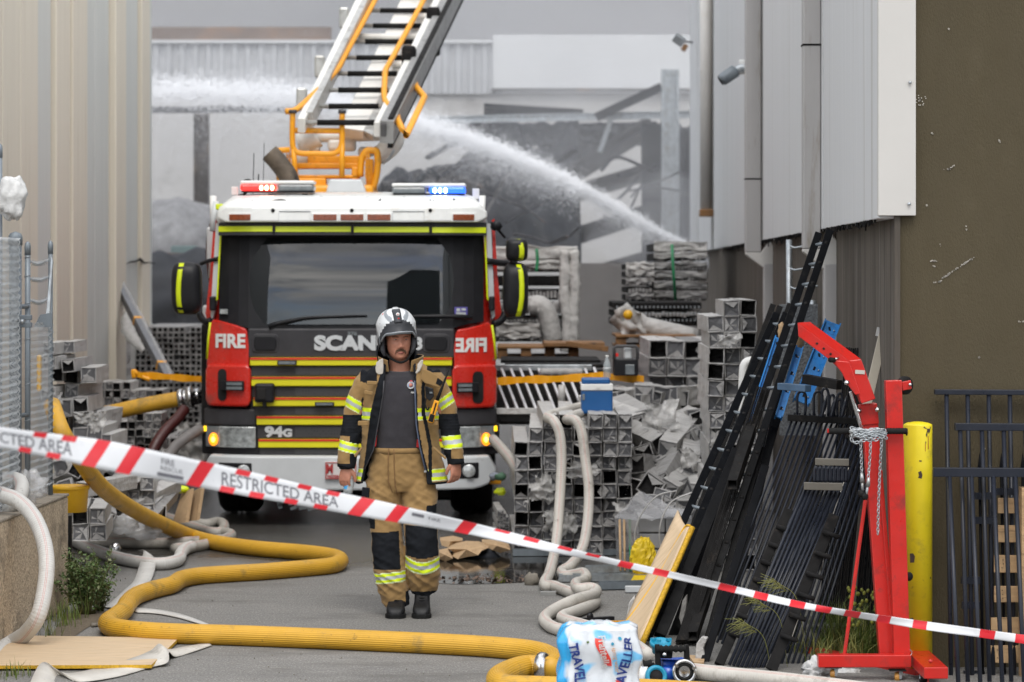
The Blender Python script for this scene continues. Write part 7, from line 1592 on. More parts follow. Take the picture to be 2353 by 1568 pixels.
MB().prism([G(1595, 1527, .004), G(1617, 1528, .004), G(1620, 1513, .004), G(1580, 1510, .004)], (0, 0, .012)).build("cardboard_scrap", card, None, "small piece of cardboard under the blue hose divider", "cardboard")
# ------------------------------------------------------------------ pack of bottled water
pk = thing("water_pack", "shrink-wrapped pack of bottled water at the lower edge", "water pack", W(1380, 1660, 13.3))
PX0, PX1, PYt, PYb = 1285, 1472, 1447, 1662; YP = 13.3
film_pack = M_("printed_shrink_film", (.58, .61, .64), .22, coat=.5, var=.03, bump=.35, bs=9, bd=.02)
n_, l_, b_ = nodes(film_pack); tcn = n_["Texture Coordinate"]; nz_ = n_.new("ShaderNodeTexNoise"); nz_.inputs['Scale'].default_value = 8.5; nz_.inputs['Detail'].default_value = 1.2; l_.new(tcn.outputs['Object'], nz_.inputs[0])
mr = n_.new("ShaderNodeMapRange"); l_.new(nz_.outputs[0], mr.inputs[0]); mr.inputs[1].default_value = .55; mr.inputs[2].default_value = .62
src = b_.inputs['Base Color'].links[0].from_socket; q = n_.new("ShaderNodeMix"); q.data_type = 'RGBA'; l_.new(mr.outputs[0], q.inputs[0]); l_.new(src, q.inputs[6]); q.inputs[7].default_value = (.16, .47, .74, 1)
sx_ = n_.new("ShaderNodeSeparateXYZ"); l_.new(tcn.outputs['Object'], sx_.inputs[0]); ad_ = n_.new("ShaderNodeMath"); ad_.operation = 'MULTIPLY_ADD'; l_.new(nz_.outputs[0], ad_.inputs[0]); ad_.inputs[1].default_value = .16; l_.new(sx_.outputs[0], ad_.inputs[2])
mr2 = n_.new("ShaderNodeMapRange"); l_.new(ad_.outputs[0], mr2.inputs[0]); mr2.inputs[1].default_value = -.085; mr2.inputs[2].default_value = -.070; mr2.inputs[3].default_value = 1; mr2.inputs[4].default_value = 0
q2 = n_.new("ShaderNodeMix"); q2.data_type = 'RGBA'; l_.new(mr2.outputs[0], q2.inputs[0]); l_.new(q.outputs[2], q2.inputs[6]); q2.inputs[7].default_value = (.025, .36, .72, 1); l_.new(q2.outputs[2], b_.inputs['Base Color'])
def pack_pt(s_, z, out=0.0):
    """s_: 0..1 round the pack starting at its left rear corner, z 0..1 up the side; the bottles bulge through the film"""
    hw, hd = (PX1-PX0)/2*YP/F, .13; per = s_*4; e = per % 1; side = int(per) % 4
    cor = [(-1, 1), (-1, -1), (1, -1), (1, 1)]; a, b = cor[side], cor[(side+1) % 4]; u, v = a[0]+(b[0]-a[0])*e, a[1]+(b[1]-a[1])*e
    k = 1/max(1e-6, (abs(u)**5+abs(v)**5)**.2); n_b = 3 if side in (1, 3) else 2; bulge = .09*abs(math.sin(math.pi*e*n_b))-.065
    wv = .08*math.sin(z*15+side*1.7+e*2)*(.3+abs(math.sin(math.pi*e*n_b)))*.5-.10*max(0, z-.86)/.14
    f_ = 1+bulge+wv; c = Vector(((PX0+PX1)/2-CX, 0, 0))*YP/F
    ztop = 2.1-(PYt-HY)*YP/F
    return Vector((c.x+u*k*hw*f_+.012*z*math.sin(3), YP+.13+v*k*hd*(f_+out*6), 0))+Vector((0, -out, .0+ztop*z))
rings = [[pack_pt(i/80, z/36) for i in range(80)] for z in range(37)]
cen = sum(rings[-1], Vector())/80
for f_, dz in ((.8, .012), (.55, .010), (.3, .016)):
    rings.append([cen.lerp(p, f_)+Vector((0, 0, dz+.012*math.sin(i*.47)*math.cos(f_*9))) for i, p in enumerate(rings[36])])
wp = MB().loft(rings, True, 0, True).build("wrapped_bottles", film_pack, pk)
def pk_text(body, s0, z0, ang, size, m_, bold=.004, sx=1.0):
    per = 4*((PX1-PX0)/2*YP/F*2+.0)*.5
    def f(v):
        a = R(ang); du = v.x*math.cos(a)-v.y*math.sin(a); dv_ = v.x*math.sin(a)+v.y*math.cos(a)
        return pack_pt(s0+du/((PX1-PX0)*YP/F)*.25, z0+dv_/.45, .006)
    MB().text(body, None, size, bold, .0005, sx, fn=f).build("lettering", m_, wp)
navy = M_("print_navy", (.035, .07, .30), .4); redp = M_("print_red", (.62, .035, .02), .4)
pk_text("TRAVELLER", .308, .53, -80, .062, navy, .002, .92); pk_text("TRAVELLER", .452, .58, 79, .066, navy, .002, .92)
MB().grid(lambda u, v: pack_pt(.358+.026*u+.028*v-.004*math.sin(v*6), .905-.30*v-.012*u, .004), 6, 14).build("print_banner", redp, wp)
MB().grid(lambda u, v: pack_pt(.425+.02*u+.012*v, .44-.22*v, .004), 5, 10).build("print_banner", redp, wp)
pk_text("Frantelle", .385, .755, -82, .052, white_pl, .0012, .9)
for (s0, z0, m_, sz) in ((.415, .84, cap_blue, .012), (.40, .62, cap_blue, .016), (.335, .86, leaf_m, .010), (.44, .90, cap_blue, .014)):
    MB().grid(lambda u, v: pack_pt(s0+(u-.5)*sz*.8, z0+(v-.5)*sz*3*(1-abs(u-.5)), .004), 4, 4).build("print_mark", m_, wp)
pk_text("spring water", .425, .66, -80, .028, orange_tape, .0, .9)
# ------------------------------------------------------------------ yard goods behind the truck and between the stacks
def cE(x, y): return 1091.5+x*.29309, 517+y*.29309
def cF(x, y): return 1091.5+x*.4139, 919.1+y*.4139
ck = thing("cool_box", "blue cool box with a white lid band standing on the tube stack", "cool box", W(1372, 951, 21.6))
def box3(x0, y0, x1, y1, Y, dp, m_, par=None, name="box", bev=.01, **kw):
    a, b = W(x0, y0, Y), W(x1, y1, Y); return MB().box(((a.x+b.x)/2, Y+dp/2, (a.z+b.z)/2), (b.x-a.x, dp, a.z-b.z)).build(name, m_, par, bevel=bev, **kw)
box3(1336, 897, 1408, 951, 21.5, .2, cool_blue, ck, "body", .012); box3(1335, 883, 1409, 897.5, 21.49, .22, white_pl, ck, "lid_band", .006); box3(1337, 869.5, 1402, 883.5, 21.5, .2, cool_blue, ck, "lid", .012)
box3(1338, 906, 1344, 920, 21.492, .02, lens_grey, ck, "side_sticker", .002); MB().box(W(1374, 890, 21.48), (.02, .01, .012)).build("latch", white_pl, ck)
wb2 = thing("water_bottle", "clear water bottle standing behind the blue cool box", "bottle", W(1395, 869, 22.4)); c = W(1395, 869, 22.4)
MB().lathe([(.022, 0), (.031, .006), (.031, .10), (.027, .12), (.013, .155), (.013, .17)], c, (0, 0, 1), 18).build("body", bottle_m, wb2); MB().lathe([(.0315, .06), (.0315, .085)], c, (0, 0, 1), 18).build("label_band", hv_sil, wb2); MB().lathe([(.014, .165), (.014, .18)], c, (0, 0, 1), 14).build("cap", white_pl, wb2)
ge = thing("power_unit", "black portable power unit with a carrying frame behind the cool box", "power unit", W(1438, 864, 23.6))
box3(1410, 825, 1467, 864, 23.6, .22, blk_plastic, ge, "body", .012); box3(1437, 838, 1458, 861, 23.58, .03, lens_grey, ge, "panel", .004); MB().tube([W(x, y, 23.6) for x, y in ((1411, 826), (1411, 800), (1416, 796), (1460, 796), (1465, 800), (1465, 826))], .014, 8).build("carry_frame", burnt_beam, ge)
box3(1434, 800, 1452, 826, 23.62, .12, bumper_grey, ge, "motor", .015); box3(1415, 812, 1421, 820, 23.58, .03, red_refl, ge, "switch", .003)
# wrapped bundles far behind
def wrapped_stack(label, x0, y0, x1, y1, Y, layers, seed, dp=1.6, pal=(0, 1)):
    t = thing("wrapped_stack", label, "wrapped stack", W((x0+x1)/2, y1, Y)); r_ = random.Random(seed); hgt = (y1-y0)/layers
    for k in range(layers):
        ya = y0+hgt*k; wr_ = k in pal or r_.random() < .25
        box3(x0+3, ya+hgt*.12, x1-3, ya+hgt*.86, Y, dp, dusty_black, t, "bundle", .01)
        n = int((x1-x0)/8.5); m = MB()
        for i in range(n):
            x = x0+5+i*(x1-x0-10)/n; c = W(x, ya+hgt*.5, Y-.01); m.box(c+Vector((.02, 0, r_.uniform(-.01, .01))), (.028, .03, hgt*Y/F*.5))
        m.build("bar_end", plas_wrap if (wr_ or k % 2) else dusty_black, t)
        if wr_:
            m = MB(); a, b = W(x0, ya, Y), W(x1, ya+hgt*(.62 if k else 1), Y)
            m.grid(lambda u, v: Vector((a.x+(b.x-a.x)*u, Y-.03-.04*noise.noise(Vector((u*3+seed, v*4, k))), a.z+(b.z-a.z)*v+.04*noise.noise(Vector((u*4, v*2+seed, k))))), 26, 6); m.build("film", wrap_white if k < 2 else plas_wrap, t, solid=.006)
    return t
ws = wrapped_stack("tall film-topped stack of black bars right of the truck mirrors", 1132, 566, 1327, 790, 31, 7, 2, 2, (0, 1))
m = MB(); r_ = random.Random(4)
for x in (1300, 1318): m.tube(crv([W(x+r_.uniform(-4, 4), y, 30.9) for y in range(575, 810, 26)], 3), [.05+.02*r_.random() for k in range(25)][:len(crv([W(x, y, 30.9) for y in range(575, 810, 26)], 3))], 7, flat=.5)
m.build("film_tail", wrap_white, ws)
MB().tube(crv([W(1233, 572, 30.8), W(1235, 600, 30.8), W(1232, 625, 30.8)], 4), .02, 6).build("green_strap", M_("green_strap", (.02, .22, .09), .5), ws)
MB().tube(crv([W(1215, 706, 29.9), W(1240, 703, 29.9), W(1256, 722, 29.9), (W(1264, 755, 29.9)), W(1270, 785, 29.9)], 5), .11, 12).build("film_roll", wrap_white, None, "pale arched roll of film in front of the film-topped stack", "film roll")
wrapped_stack("low stack of black bars under the arched film roll", 1140, 742, 1240, 786, 29.2, 2, 5, 1.5, (0,))
s5 = wrapped_stack("five-layer wrapped bundle stack with a green strap by the pale cladding", 1502, 556, 1625, 694, 31.5, 6, 7, 2, (0, 1, 2, 3, 4, 5))
MB().tube([W(1544, 562, 31.3), W(1547, 620, 31.3), W(1552, 690, 31.3)], .018, 6).build("green_strap", MATS["green_strap"], s5)
wrapped_stack("small dark wrapped stack left of the five-layer stack", 1438, 604, 1503, 694, 31, 5, 9, 1.6, (0,))
rk = wrapped_stack("wide rack of black bar ends below the wrapped stacks", 1409, 693, 1615, 752, 29.4, 3, 12, 1.8, ())
m = MB()
for j in range(3):
    for i in range(21): m.box(W(1418+i*9.4, 706+j*15, 29.35), (.016, .02, .022))
m.build("bright_bar_end", steel, rk)
MB().tube(crv([W(1420, 716, 28.6), W(1450, 742, 28.6), W(1510, 757, 28.6), W(1600, 778, 28.6)], 5), [.13]*8+[.10]*8, 12).build("film_roll", wrap_white, None, "long film-wrapped roll sloping below the rack of bar ends", "film roll")
m = MB(); m.grid(lambda u, v: W(1412+60*u+20*v, 712+70*v-6*math.sin(u*5), 28.3)+Vector((0, .1*noise.noise(Vector((u*4, v*4, 1))), .06*noise.noise(Vector((u*5, v*4, 2))))), 16, 14); m.build("loose_film", wrap_white, None, "loose white film hanging at the left end of the sloping roll", "film", solid=.006)
MB().blob(W(1443, 724, 28.1), (.05, .05, .05), 0).build("yellow_ball", bucket_y, None, "small yellow ball-shaped cap on the loose white film", "cap")
def timber(label, x0, y0, x1, y1, Y, m_, nb):
    t = thing("pallet", label, "pallet", W((x0+x1)/2, y1, Y)); h = (y1-y0)
    for k in range(2): box3(x0, y0+k*h*.78, x1, y0+k*h*.78+h*.2, Y+.0, 1.1, m_, t, "deck_board", .006)
    for k in range(nb): x = x0+(x1-x0-24)*k/(nb-1); box3(x, y0+h*.21, x+24, y0+h*.77, Y+.02, .12, m_, t, "block", .006)
timber("weathered brown pallet lying under the film-topped stack", 1142, 796, 1330, 826, 27.5, brown_wood, 4)
MB().bar(W(1300, 790, 27.2), W(1398, 803, 27.2), .05, .05).build("timber_batten", brown_wood, None, "long brown batten sticking out to the right of the pallet", "timber", bevel=.004)
box3(1250, 788, 1390, 797, 27.4, .9, brown_wood, None, "timber_plank", .005, label="brown plank lying on top of the weathered pallet", cat="timber")
timber("dark pallet half hidden under the sloping film roll", 1415, 770, 1600, 800, 28.0, brown_wood, 4)
for k, (x0, y0, x1, y1) in enumerate(((1150, 828, 1380, 835), (1160, 838, 1400, 846), (1150, 968, 1300, 976))): box3(x0, y0, x1, y1, 25.8-k*.6, 1.2, dusty_black, None, "steel_bundle", .004, label=["upper dark steel bundle under the weathered pallet", "lower dark steel bundle above the white baluster panel", "dark steel bundle below the white baluster panel"][k], cat="steel bundle")
wp2 = thing("baluster_panel", "frosted white baluster panel lying tilted right of the headlight", "fence panel", W(1240, 965, 23.8))
for k in range(12): MB().bar(W(1130+k*21.3, 846, 24.6), W(1168+k*21.3, 942, 23.8), .021, .02).build("baluster", M_("frosted_white_bar", (.55, .55, .56), .5, var=.15) if "frosted_white_bar" not in MATS else MATS["frosted_white_bar"], wp2)
for y0, Y, x1 in ((845, 24.6, 1360), (945, 23.8, 1345)): MB().bar(W(1120, y0, Y), W(x1, y0, Y), .05, .05).build("rail", steel if y0 < 900 else wrap_white, wp2, bevel=.004)
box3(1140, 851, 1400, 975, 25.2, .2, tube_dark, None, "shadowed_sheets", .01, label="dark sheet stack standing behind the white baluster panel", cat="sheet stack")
box3(1240, 848, 1340, 862, 24.4, .3, wrap_white, None, "wrapped_bundle", .02, label="thin white-wrapped bundle lying on the baluster panel", cat="bundle")
MB().tube([W(1291, 885, 23.7), W(1290, 930, 23.7)], .03, 8).build("white_post", wrap_white, None, "short white wrapped post in front of the baluster panel", "post")
# messy pile
r_ = random.Random(31)
for k in range(64):
    x, y = r_.uniform(1458, 1612), r_.uniform(955, 1185); Y = 22.0-(y-955)/230*1.3+r_.uniform(-.15, .15)
    o = put_tube(W(x, y, Y), r_.uniform(.12, .17), r_.uniform(.4, .8), r_.uniform(-.6, .6), "wrapped offcut tumbled in the messy pile behind the block pack", "offcuts in the messy pile", r_, r_.uniform(-.6, .6)); o.rotation_euler[0] = r_.uniform(-.35, .35)
for k in range(0):
    x, y = r_.uniform(1425, 1600), r_.uniform(920, 1150); s_ = r_.uniform(.09, .17)
    MB().blob(W(x, y, 22.3-(y-920)/230*1.2-.25), (s_, s_, s_*r_.uniform(.5, .8)), .6, 3.4, 24, 15, seed=40+k, smooth=False).build("crumpled_wrap", r_.choice([wrap_white, plas_wrap, plas_wrap]), None, "crumpled plastic sheet caught in the messy pile of offcuts", "plastic wrap", "crumpled sheets in the messy pile")
for k in range(9):
    x, y = 1400+k*20, 905+r_.uniform(-6, 26); put_tube(W(x, y, 23.2), r_.uniform(.12, .16), .7, r_.uniform(-1.3, -.5) if k % 2 else r_.uniform(-.2, .2), "white-wrapped length lying on the heap behind the cool box", "wrapped lengths behind the cool box", r_, r_.uniform(-.2, .2))
# torn film sheets hung over the tube ends
def film_sheet(c, wd, ht, seed, label, grp, m_):
    r_ = random.Random(seed); nu, nv = 12, 10; vs = []
    for j in range(nv+1):
        for i in range(nu+1):
            u, v = i/nu-.5, j/nv-.5; e = 1+.35*noise.noise(Vector((u*3+seed, v*3, 1.3)))
            vs.append(Vector(c)+Vector((u*wd*e, .10*noise.noise(Vector((u*4+seed, v*4, 2)))*wd*3-.03, v*ht*e+.16*ht*noise.noise(Vector((u*5, seed, v*3))))))
    fs = [(j*(nu+1)+i, j*(nu+1)+i+1, (j+1)*(nu+1)+i+1, (j+1)*(nu+1)+i) for j in range(nv) for i in range(nu) if not ((i in (0, nu-1) or j in (0, nv-1)) and r_.random() < .45)]
    return MB().add(vs, fs, 0, True).build("film_sheet", m_, None, label, "plastic film", grp)
film_thin = M_("torn_translucent_film", (.56, .55, .53), .25, var=.3, vs=14, bump=.7, bs=20, bd=.02, alpha=.55)
r_ = random.Random(51)
for k in range(7): x, y = r_.uniform(1185, 1445), r_.uniform(985, 1250); film_sheet(W(x, y, 20.9), r_.uniform(.10, .22), r_.uniform(.08, .2), 100+k, "torn clear film hanging over the ends under the cooler", "films over the cooler's tube stack", film_thin)
for k in range(5): x, y = r_.uniform(1630, 1735), r_.uniform(700, 1120); film_sheet(W(x, y, 19.8), r_.uniform(.08, .16), r_.uniform(.08, .18), 130+k, "torn clear film stuck to the tall narrow tube stack", "films over the tall stack", film_thin)
for k in range(2): x, y = r_.uniform(1450, 1600), r_.uniform(925, 1160); film_sheet(W(x, y, 22.1-(y-925)/235*1.2-.3), r_.uniform(.12, .3), r_.uniform(.12, .26), 150+k, "torn white film draped over the messy pile of offcuts", "films over the messy pile", film_thin if k % 2 else wrap_white)
for k in range(3): x, y = r_.uniform(215, 450), r_.uniform(860, 1070); film_sheet(W(x, y, 24.6 if y > 950 else 26.9), r_.uniform(.12, .3), r_.uniform(.12, .24), 180+k, "torn white film over the small tubes left of the truck", "films left of the truck", film_thin if k % 3 else wrap_white)
for k in range(3): x, y = r_.uniform(125, 260), r_.uniform(800, 1090); film_sheet(W(x, y, 21.4), r_.uniform(.10, .2), r_.uniform(.08, .16), 210+k, "torn clear film over the stepped heap by the wire gate", "films over the stepped heap", film_thin)
# block pack with straps
bp = thing("block_pack", "film-wrapped pack of grey blocks with white lifting straps", "block pack", W(1500, 1305, 19.9))
bg_ = M_("grey_concrete_block", (.30, .30, .305), .85, var=.1, vs=8, bump=.3, bs=40)
for k in range(3):
    for i in range(2):
        a = 1468+i*62; box3(a, 1190+k*37, a+60, 1224+k*37, 19.7, .75, bg_, bp, "block", .008)
        box3(1430, 1196+k*37, 1466, 1226+k*37, 20.0+.1*i, .5, bg_, bp, "block", .008) if i == 0 else None
m = MB(); A = [W(1413, 1200, 19.9), W(1470, 1170, 19.66), W(1592, 1150, 19.66), W(1592, 1310, 19.64), W(1466, 1318, 19.64), W(1420, 1312, 19.9)]
m.grid(lambda u, v: (W(1412, 1190, 20.3).lerp(W(1467, 1196, 19.64), u)).lerp(W(1418, 1308, 20.3).lerp(W(1466, 1318, 19.62), u), v)+Vector((0, -.02+.03*noise.noise(Vector((u*4, v*6, 3))), 0)), 12, 16)
m.grid(lambda u, v: (W(1412, 1190, 20.3).lerp(W(1467, 1196, 19.64), v)).lerp(W(1470, 1128, 20.9).lerp(W(1592, 1186, 19.66), v), u)+Vector((0, 0, .02*noise.noise(Vector((u*6, v*4, 5))))), 16, 10); m.build("film", plas_wrap if False else M_("glossy_wrap_film", (.48, .48, .49), .15, var=.25, bump=.6, bs=14, bd=.02, alpha=.55), bp)
for x, m_ in ((1424, card), (1434, card), (1447, MATS["green_strap"])): MB().tube([W(x, 1195, 20.0), W(x+2, 1312, 19.75)], .009, 5).build("corner_strap", m_, bp)
for pts in ([(1555, 1128), (1510, 1140), (1475, 1180), (1460, 1220), (1462, 1262), (1478, 1295)], [(1590, 1132), (1545, 1152), (1522, 1190), (1515, 1230), (1520, 1265)]): MB().tube(crv([W(x, y, 19.55) for x, y in pts], 6), .022, 8, flat=.25).build("lifting_strap", wrap_white, bp)
MB().blob(W(1478, 1282, 19.3), (.09, .06, .13), .25, 4, 26, 16, seed=5, smooth=False).build("yellow_sheet", yellow_bag, None, "crumpled yellow plastic sheet in front of the block pack", "plastic sheet")
MB().prism([G(1448, 1346, .01), G(1500, 1345, .01), G(1494, 1318, .02), G(1462, 1322, .02)], (0, 0, .03)).build("yellow_sheet", yellow_bag, None, "flat yellow sheet scrap on the ground by the steel channels", "plastic sheet", bevel=.004)
MB().bar(W(1330, 1110, 20.0), W(1415, 1108, 20.0), .06, .04).build("timber_batten", wood, None, "short batten under the messy pile", "timber") if False else None
for k, (x0, x1, y, Y, m_) in enumerate(((1178, 1500, 1279, 20.8, gal_dark), (1284, 1490, 1338, 19.15, steel), (1376, 1485, 1356, 18.7, gal_dark), (1345, 1480, 1318, 19.7, steel))):
    a, b = G(x0, y), G(x1, y-3); t = thing("steel_channel", ["long steel channel under the front of the tube stack", "galvanised channel lying across the white hose", "short dark channel nearest on the ground by the hoses", "bright channel just in front of the block pack"][k], "steel channel", a)
    MB().bar(a+Vector((0, 0, .012)), b+Vector((0, 0, .012)), .10, .006).build("web", m_, t)
    for d in (-.05, .05): MB().bar(a+Vector((0, d, .03)), b+Vector((0, d, .03)), .006, .045).build("flange", m_, t)
box3(1437, 1348, 1482, 1362, 18.55, .06, bumper_grey, None, "grey_offcut", .004, label="pale grey box section offcut by the steel channels", cat="offcut")
box3(1241, 1360, 1278, 1371, 18.4, .05, M_("grey_block_offcut", (.25, .25, .24), .9, bump=.4), None, "block_offcut", .004, label="small grey block beside the white hose kink", cat="block")
MB().blob(G(1222, 1334, .03), (.05, .05, .05), .3, 3, 14, 9, seed=2).build("stone", stone_m, None, "dark stone at the puddle's right edge", "stone")
MB().bar(G(1330, 1424, .012), G(1410, 1420, .012), .035, .02).build("black_bracket", blk_plastic, None, "black bracket on the concrete right of the white hoses", "bracket", bevel=.003)
MB().lathe([(.018, -.01), (.02, 0), (.018, .01)], G(1356, 1416, .03), (.4, -1, .2), 14).build("small_wheel", blk_plastic, None, "small black wheel on the bracket by the white hoses", "wheel")
MB().bar(G(1300, 1432, .006), G(1450, 1428, .006), .012, .012).build("orange_stick", orange_tape, None, "thin orange stick behind the water pack", "stick")
box3(1247, 1496, 1259, 1501, 15.62, .03, ply_edge, None, "wood_chip", .002, label="tiny yellow wood chip beside the white hose bend", cat="wood chip")
# wet cardboard and leaves on the puddle
cbd = [("biggest piece of torn wet cardboard by the puddle", [(1030, 1262), (1048, 1254), (1072, 1250), (1100, 1251), (1122, 1259), (1106, 1266), (1098, 1276), (1074, 1279), (1052, 1285), (1040, 1278), (1046, 1270)], 20.75, .10), ("pale cardboard scrap left of the biggest torn piece", [(1012, 1242), (1040, 1238), (1062, 1243), (1050, 1252), (1030, 1258), (1016, 1254)], 21.0, .12), ("dark-edged cardboard right of the biggest torn piece", [(1108, 1246), (1140, 1247), (1168, 1256), (1172, 1264), (1150, 1270), (1132, 1264), (1118, 1258)], 20.9, .10), ("low strip of wet cardboard under the biggest torn piece", [(1010, 1270), (1030, 1266), (1040, 1284), (1024, 1290), (1008, 1284)], 20.6, .06)]
for lb, pts, Y, dp in cbd:
    rr = random.Random(len(lb)); n = len(pts); cx, cy = sum(p[0] for p in pts)/n, sum(p[1] for p in pts)/n; F_ = [W(x, y, Y+(cy-y)*.006+rr.uniform(-.05, .05)) for x, y in pts]; B_ = [W(x, y-6, Y+.25) for x, y in pts]; C_ = W(cx, cy-3, Y-.07)
    m = MB(); m.add(F_+[C_]+B_, [(i, (i+1) % n, n) for i in range(n)]+[(i, n+1+i, n+1+(i+1) % n, (i+1) % n) for i in range(n)]); m.build("torn_cardboard", card, None, lb, "cardboard", solid=.006)
MB().blob(W(1100, 1280, 20.9), (.16, .1, .07), .3, 3, 16, 10, seed=4).build("cardboard_hollow_shade", burnt, None, "black blob standing in for the shaded hollow beneath the torn cardboard", "cardboard")  # dark blob in place of the shade inside the hollow
m = MB(); rr = random.Random(12)
for k in range(230):
    x, y = rr.gauss(1110, 70), rr.gauss(1329, 5); p = G(x, y, .008); s_ = rr.uniform(.006, .02); E = Euler((rr.uniform(-.5, .5), rr.uniform(-.5, .5), rr.uniform(0, 6))).to_matrix(); m.add([p+E@Vector(q)*s_ for q in ((-1, 0, 0), (0, -.6, 0), (1, 0, 0), (0, .6, .1))], [(0, 1, 2, 3)])
m.build("leaf_litter", M_("wet_leaf_litter", (.11, .065, .04), .6, var=.5, vs=40), None, "wet brown leaf litter along the puddle's near edge", "leaf litter", None, 'stuff')
m = MB()
for k in range(150):
    x, y = rr.uniform(200, 1450), 1570-rr.random()**1.6*330; p = G(x, y, .004); m.blob(p, (rr.uniform(.002, .006),)*2+(.003,), .3, 3, 5, 4, seed=k)
m.build("grit", stone_m, None, "scattered grit on the concrete", "grit", None, 'stuff')
for k, (x, y, m_, lb) in enumerate(((1150, 1096, M_("green_cloth", (.05, .12, .07), .7), "green bag just right of the bumper's end"), (1150, 1130, lime, "lime reflective strip hanging below the bumper's right end"), (1137, 1095, M_("blue_grey_cloth", (.2, .22, .26), .8), "grey cloth behind the bumper's right end"))):
    MB().blob(W(x, y, 22.6+.1*k), (.045, .04, .03), .4, 3, 16, 10, seed=k+3).build(["green_bag", "reflective_strip", "grey_cloth"][k], m_, None, lb, ["bag", "tape scrap", "cloth"][k])
for k in range(9):
    put_tube(W(1150+6*(k % 3), 1180+k*8, 22.2), .05, .8, .05, "thin wrapped tube behind the truck's right wheel", "thin tubes behind the right wheel", rr)
# ------------------------------------------------------------------ water jet
jet_m = M_("spray_droplets", (.92, .93, .95), .5, var=0, rv=0, alpha=.55)
jp_ = crv([W(1640, 608, 38), W(1590, 575, 38.4), (W(1500, 528, 39)), W(1400, 470, 39.6), W(1300, 415, 40.2), W(1200, 370, 40.8), W(1100, 330, 41.4), W(1000, 298, 42), W(900, 268, 42.6), W(800, 246, 43.2), W(700, 230, 43.8), W(600, 222, 44.4), W(480, 214, 45), W(340, 212, 45.6)], 12)
NJ = len(jp_); rr = random.Random(77); m = MB(); V0 = m.v; F0 = m.f
def drop(c, d, L, w_):
    a = d.orthogonal().normalized()*w_; b = d.cross(a).normalized()*w_; o = len(V0)
    V0.extend((c-d*L, c+a, c-a*.5+b*.87, c-a*.5-b*.87, c+d*L)); F0.extend(([o, o+2, o+1], [o, o+3, o+2], [o, o+1, o+3], [o+4, o+1, o+2], [o+4, o+2, o+3], [o+4, o+3, o+1]))
for k in range(100000):
    s_ = rr.random()**.9; i = min(NJ-2, int(s_*(NJ-1))); p = jp_[i].lerp(jp_[i+1], s_*(NJ-1)-i); d = (jp_[i+1]-jp_[i]).normalized()
    core = rr.random() < .62; sg = (.022+.20*s_**1.2)*(1 if core else 2.1+1.0*s_)
    clump = .6+.8*abs(noise.noise(Vector((s_*60, 3, 1))))
    off = Vector((rr.gauss(0, sg*.7), rr.gauss(0, sg), rr.gauss(0, sg*clump)-(0 if core else abs(rr.gauss(0, sg*.7)))))
    drop(p+off, d, rr.uniform(.010, .034)*(1.2 if core else .6), rr.uniform(.002, .0058)*(1 if core else .7))
m.m = [0]*len(m.f); m.sm = [False]*len(m.f)
m.build("water_jet", jet_m, None, "white water jet arcing from the right across the collapsed roof", "water jet", None, 'stuff')
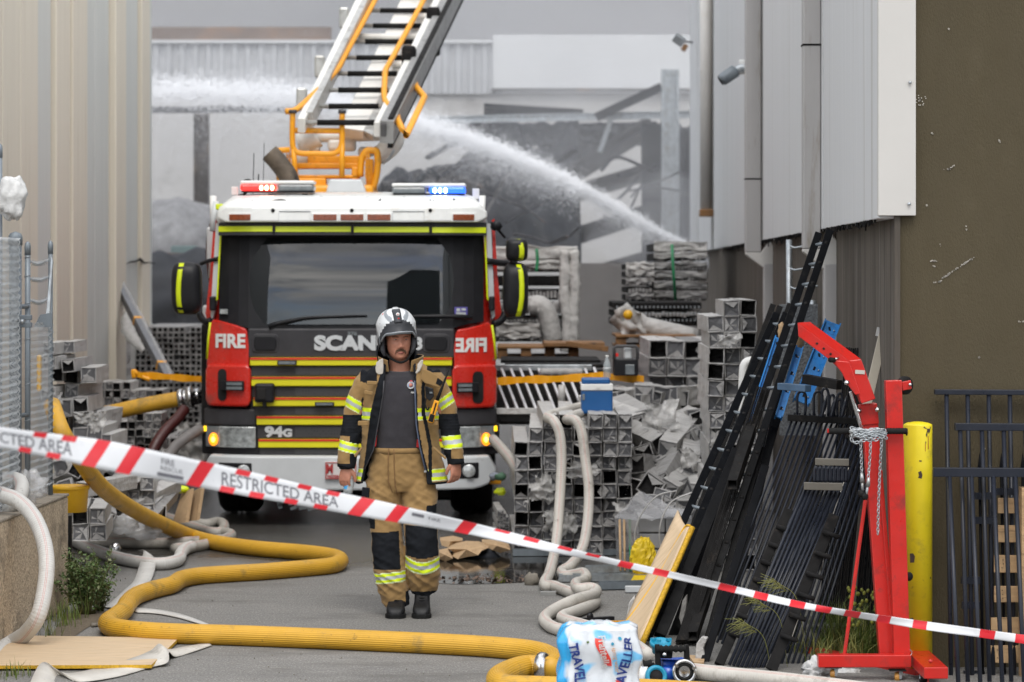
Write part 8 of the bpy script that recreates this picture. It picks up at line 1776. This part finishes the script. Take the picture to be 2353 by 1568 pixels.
# ------------------------------------------------------------------ smoke
mist = bpy.data.materials.new("water_mist"); mist.use_nodes = True; n = mist.node_tree.nodes; n.remove(n["Principled BSDF"]); v = n.new("ShaderNodeVolumePrincipled"); v.inputs['Density'].default_value = .28; v.inputs['Color'].default_value = (.97, .98, 1, 1); mist.node_tree.links.new(v.outputs[0], n["Material Output"].inputs['Volume'])
P_ = jp_[:int(NJ*.62)]; MB().tube([p-Vector((0, 0, .04+.22*(i/NJ))) for i, p in enumerate(P_)], [.05+.42*(i/NJ)**1.1*(1+.12*math.sin(i*.9)+.1*math.sin(i*2.3)) for i in range(len(P_)-2)]+[.12, .02], 16).build("water_mist", mist, None, "soft mist drifting below the water jet", "mist", None, 'stuff')
def smoke(name, x0, y0, z0, x1, y1, z1, dens, col, label):
    mm = bpy.data.materials.new(name); mm.use_nodes = True; n = mm.node_tree.nodes; n.remove(n["Principled BSDF"]); v = n.new("ShaderNodeVolumePrincipled"); v.inputs['Density'].default_value = dens; v.inputs['Color'].default_value = (*col, 1); v.inputs['Anisotropy'].default_value = .1
    mm.node_tree.links.new(v.outputs[0], n["Material Output"].inputs['Volume'])
    return MB().box(((x0+x1)/2, (y0+y1)/2, (z0+z1)/2), (x1-x0, y1-y0, z1-z0)).build(name, mm, None, label, "smoke", None, 'stuff')
smoke("smoke_haze", -16, 34.5, -.5, 3.6, 55.4, 13, .0065, (.92, .93, .96), "thin pale smoke hanging over the burnt yard behind the truck")
smoke("smoke_cloud", -40, 58, -.5, 30, 95, 46, .10, (.80, .80, .82), "dense grey smoke rising behind the burnt warehouse")
for k, (x, y, Y, r, d, lb) in enumerate(((1420, 300, 44, (2.4, 1.6, 1.1), .06, "pale smoke puff round the slanting beams"), (1180, 400, 43, (2.0, 1.2, .7), .025, "thin smoke puff over the dark fallen sheets"), (640, 290, 46, (2.6, 1.6, 1.0), .03, "pale smoke puff left of the ladder"), (1330, 90, 50, (4, 2, 1.2), .07, "pale smoke streaming along the top of the burnt wall"), (480, 60, 52, (4, 2, .9), .04, "smoke drifting over the rusted fascia"), (1530, 520, 42, (1.3, 1.2, .8), .16, "spray cloud where the jet leaves the right wall"))):
    mm = bpy.data.materials["smoke_haze"].copy(); mm.name = "smoke_puff"; mm.node_tree.nodes["Principled Volume"].inputs['Density'].default_value = d; MB().blob(W(x, y, Y), r, .25, 2, 28, 18, seed=k).build("smoke_puff", mm, None, lb, "smoke", None, 'stuff')
# ------------------------------------------------------------------ the building behind the photographer, seen only as a reflection in the windscreen
bs = thing("dark_shed", "dark shed behind the photographer, mirrored in the truck's windscreen", "building", (3, -20, 0))
MB().prism([(-2.2, -16, 0), (9, -16, 0), (9, -16, 19), (.5, -16, 19), (-2.2, -16, 15.6)], (0, -8, 0)).build("wall", grey_plastic, bs)
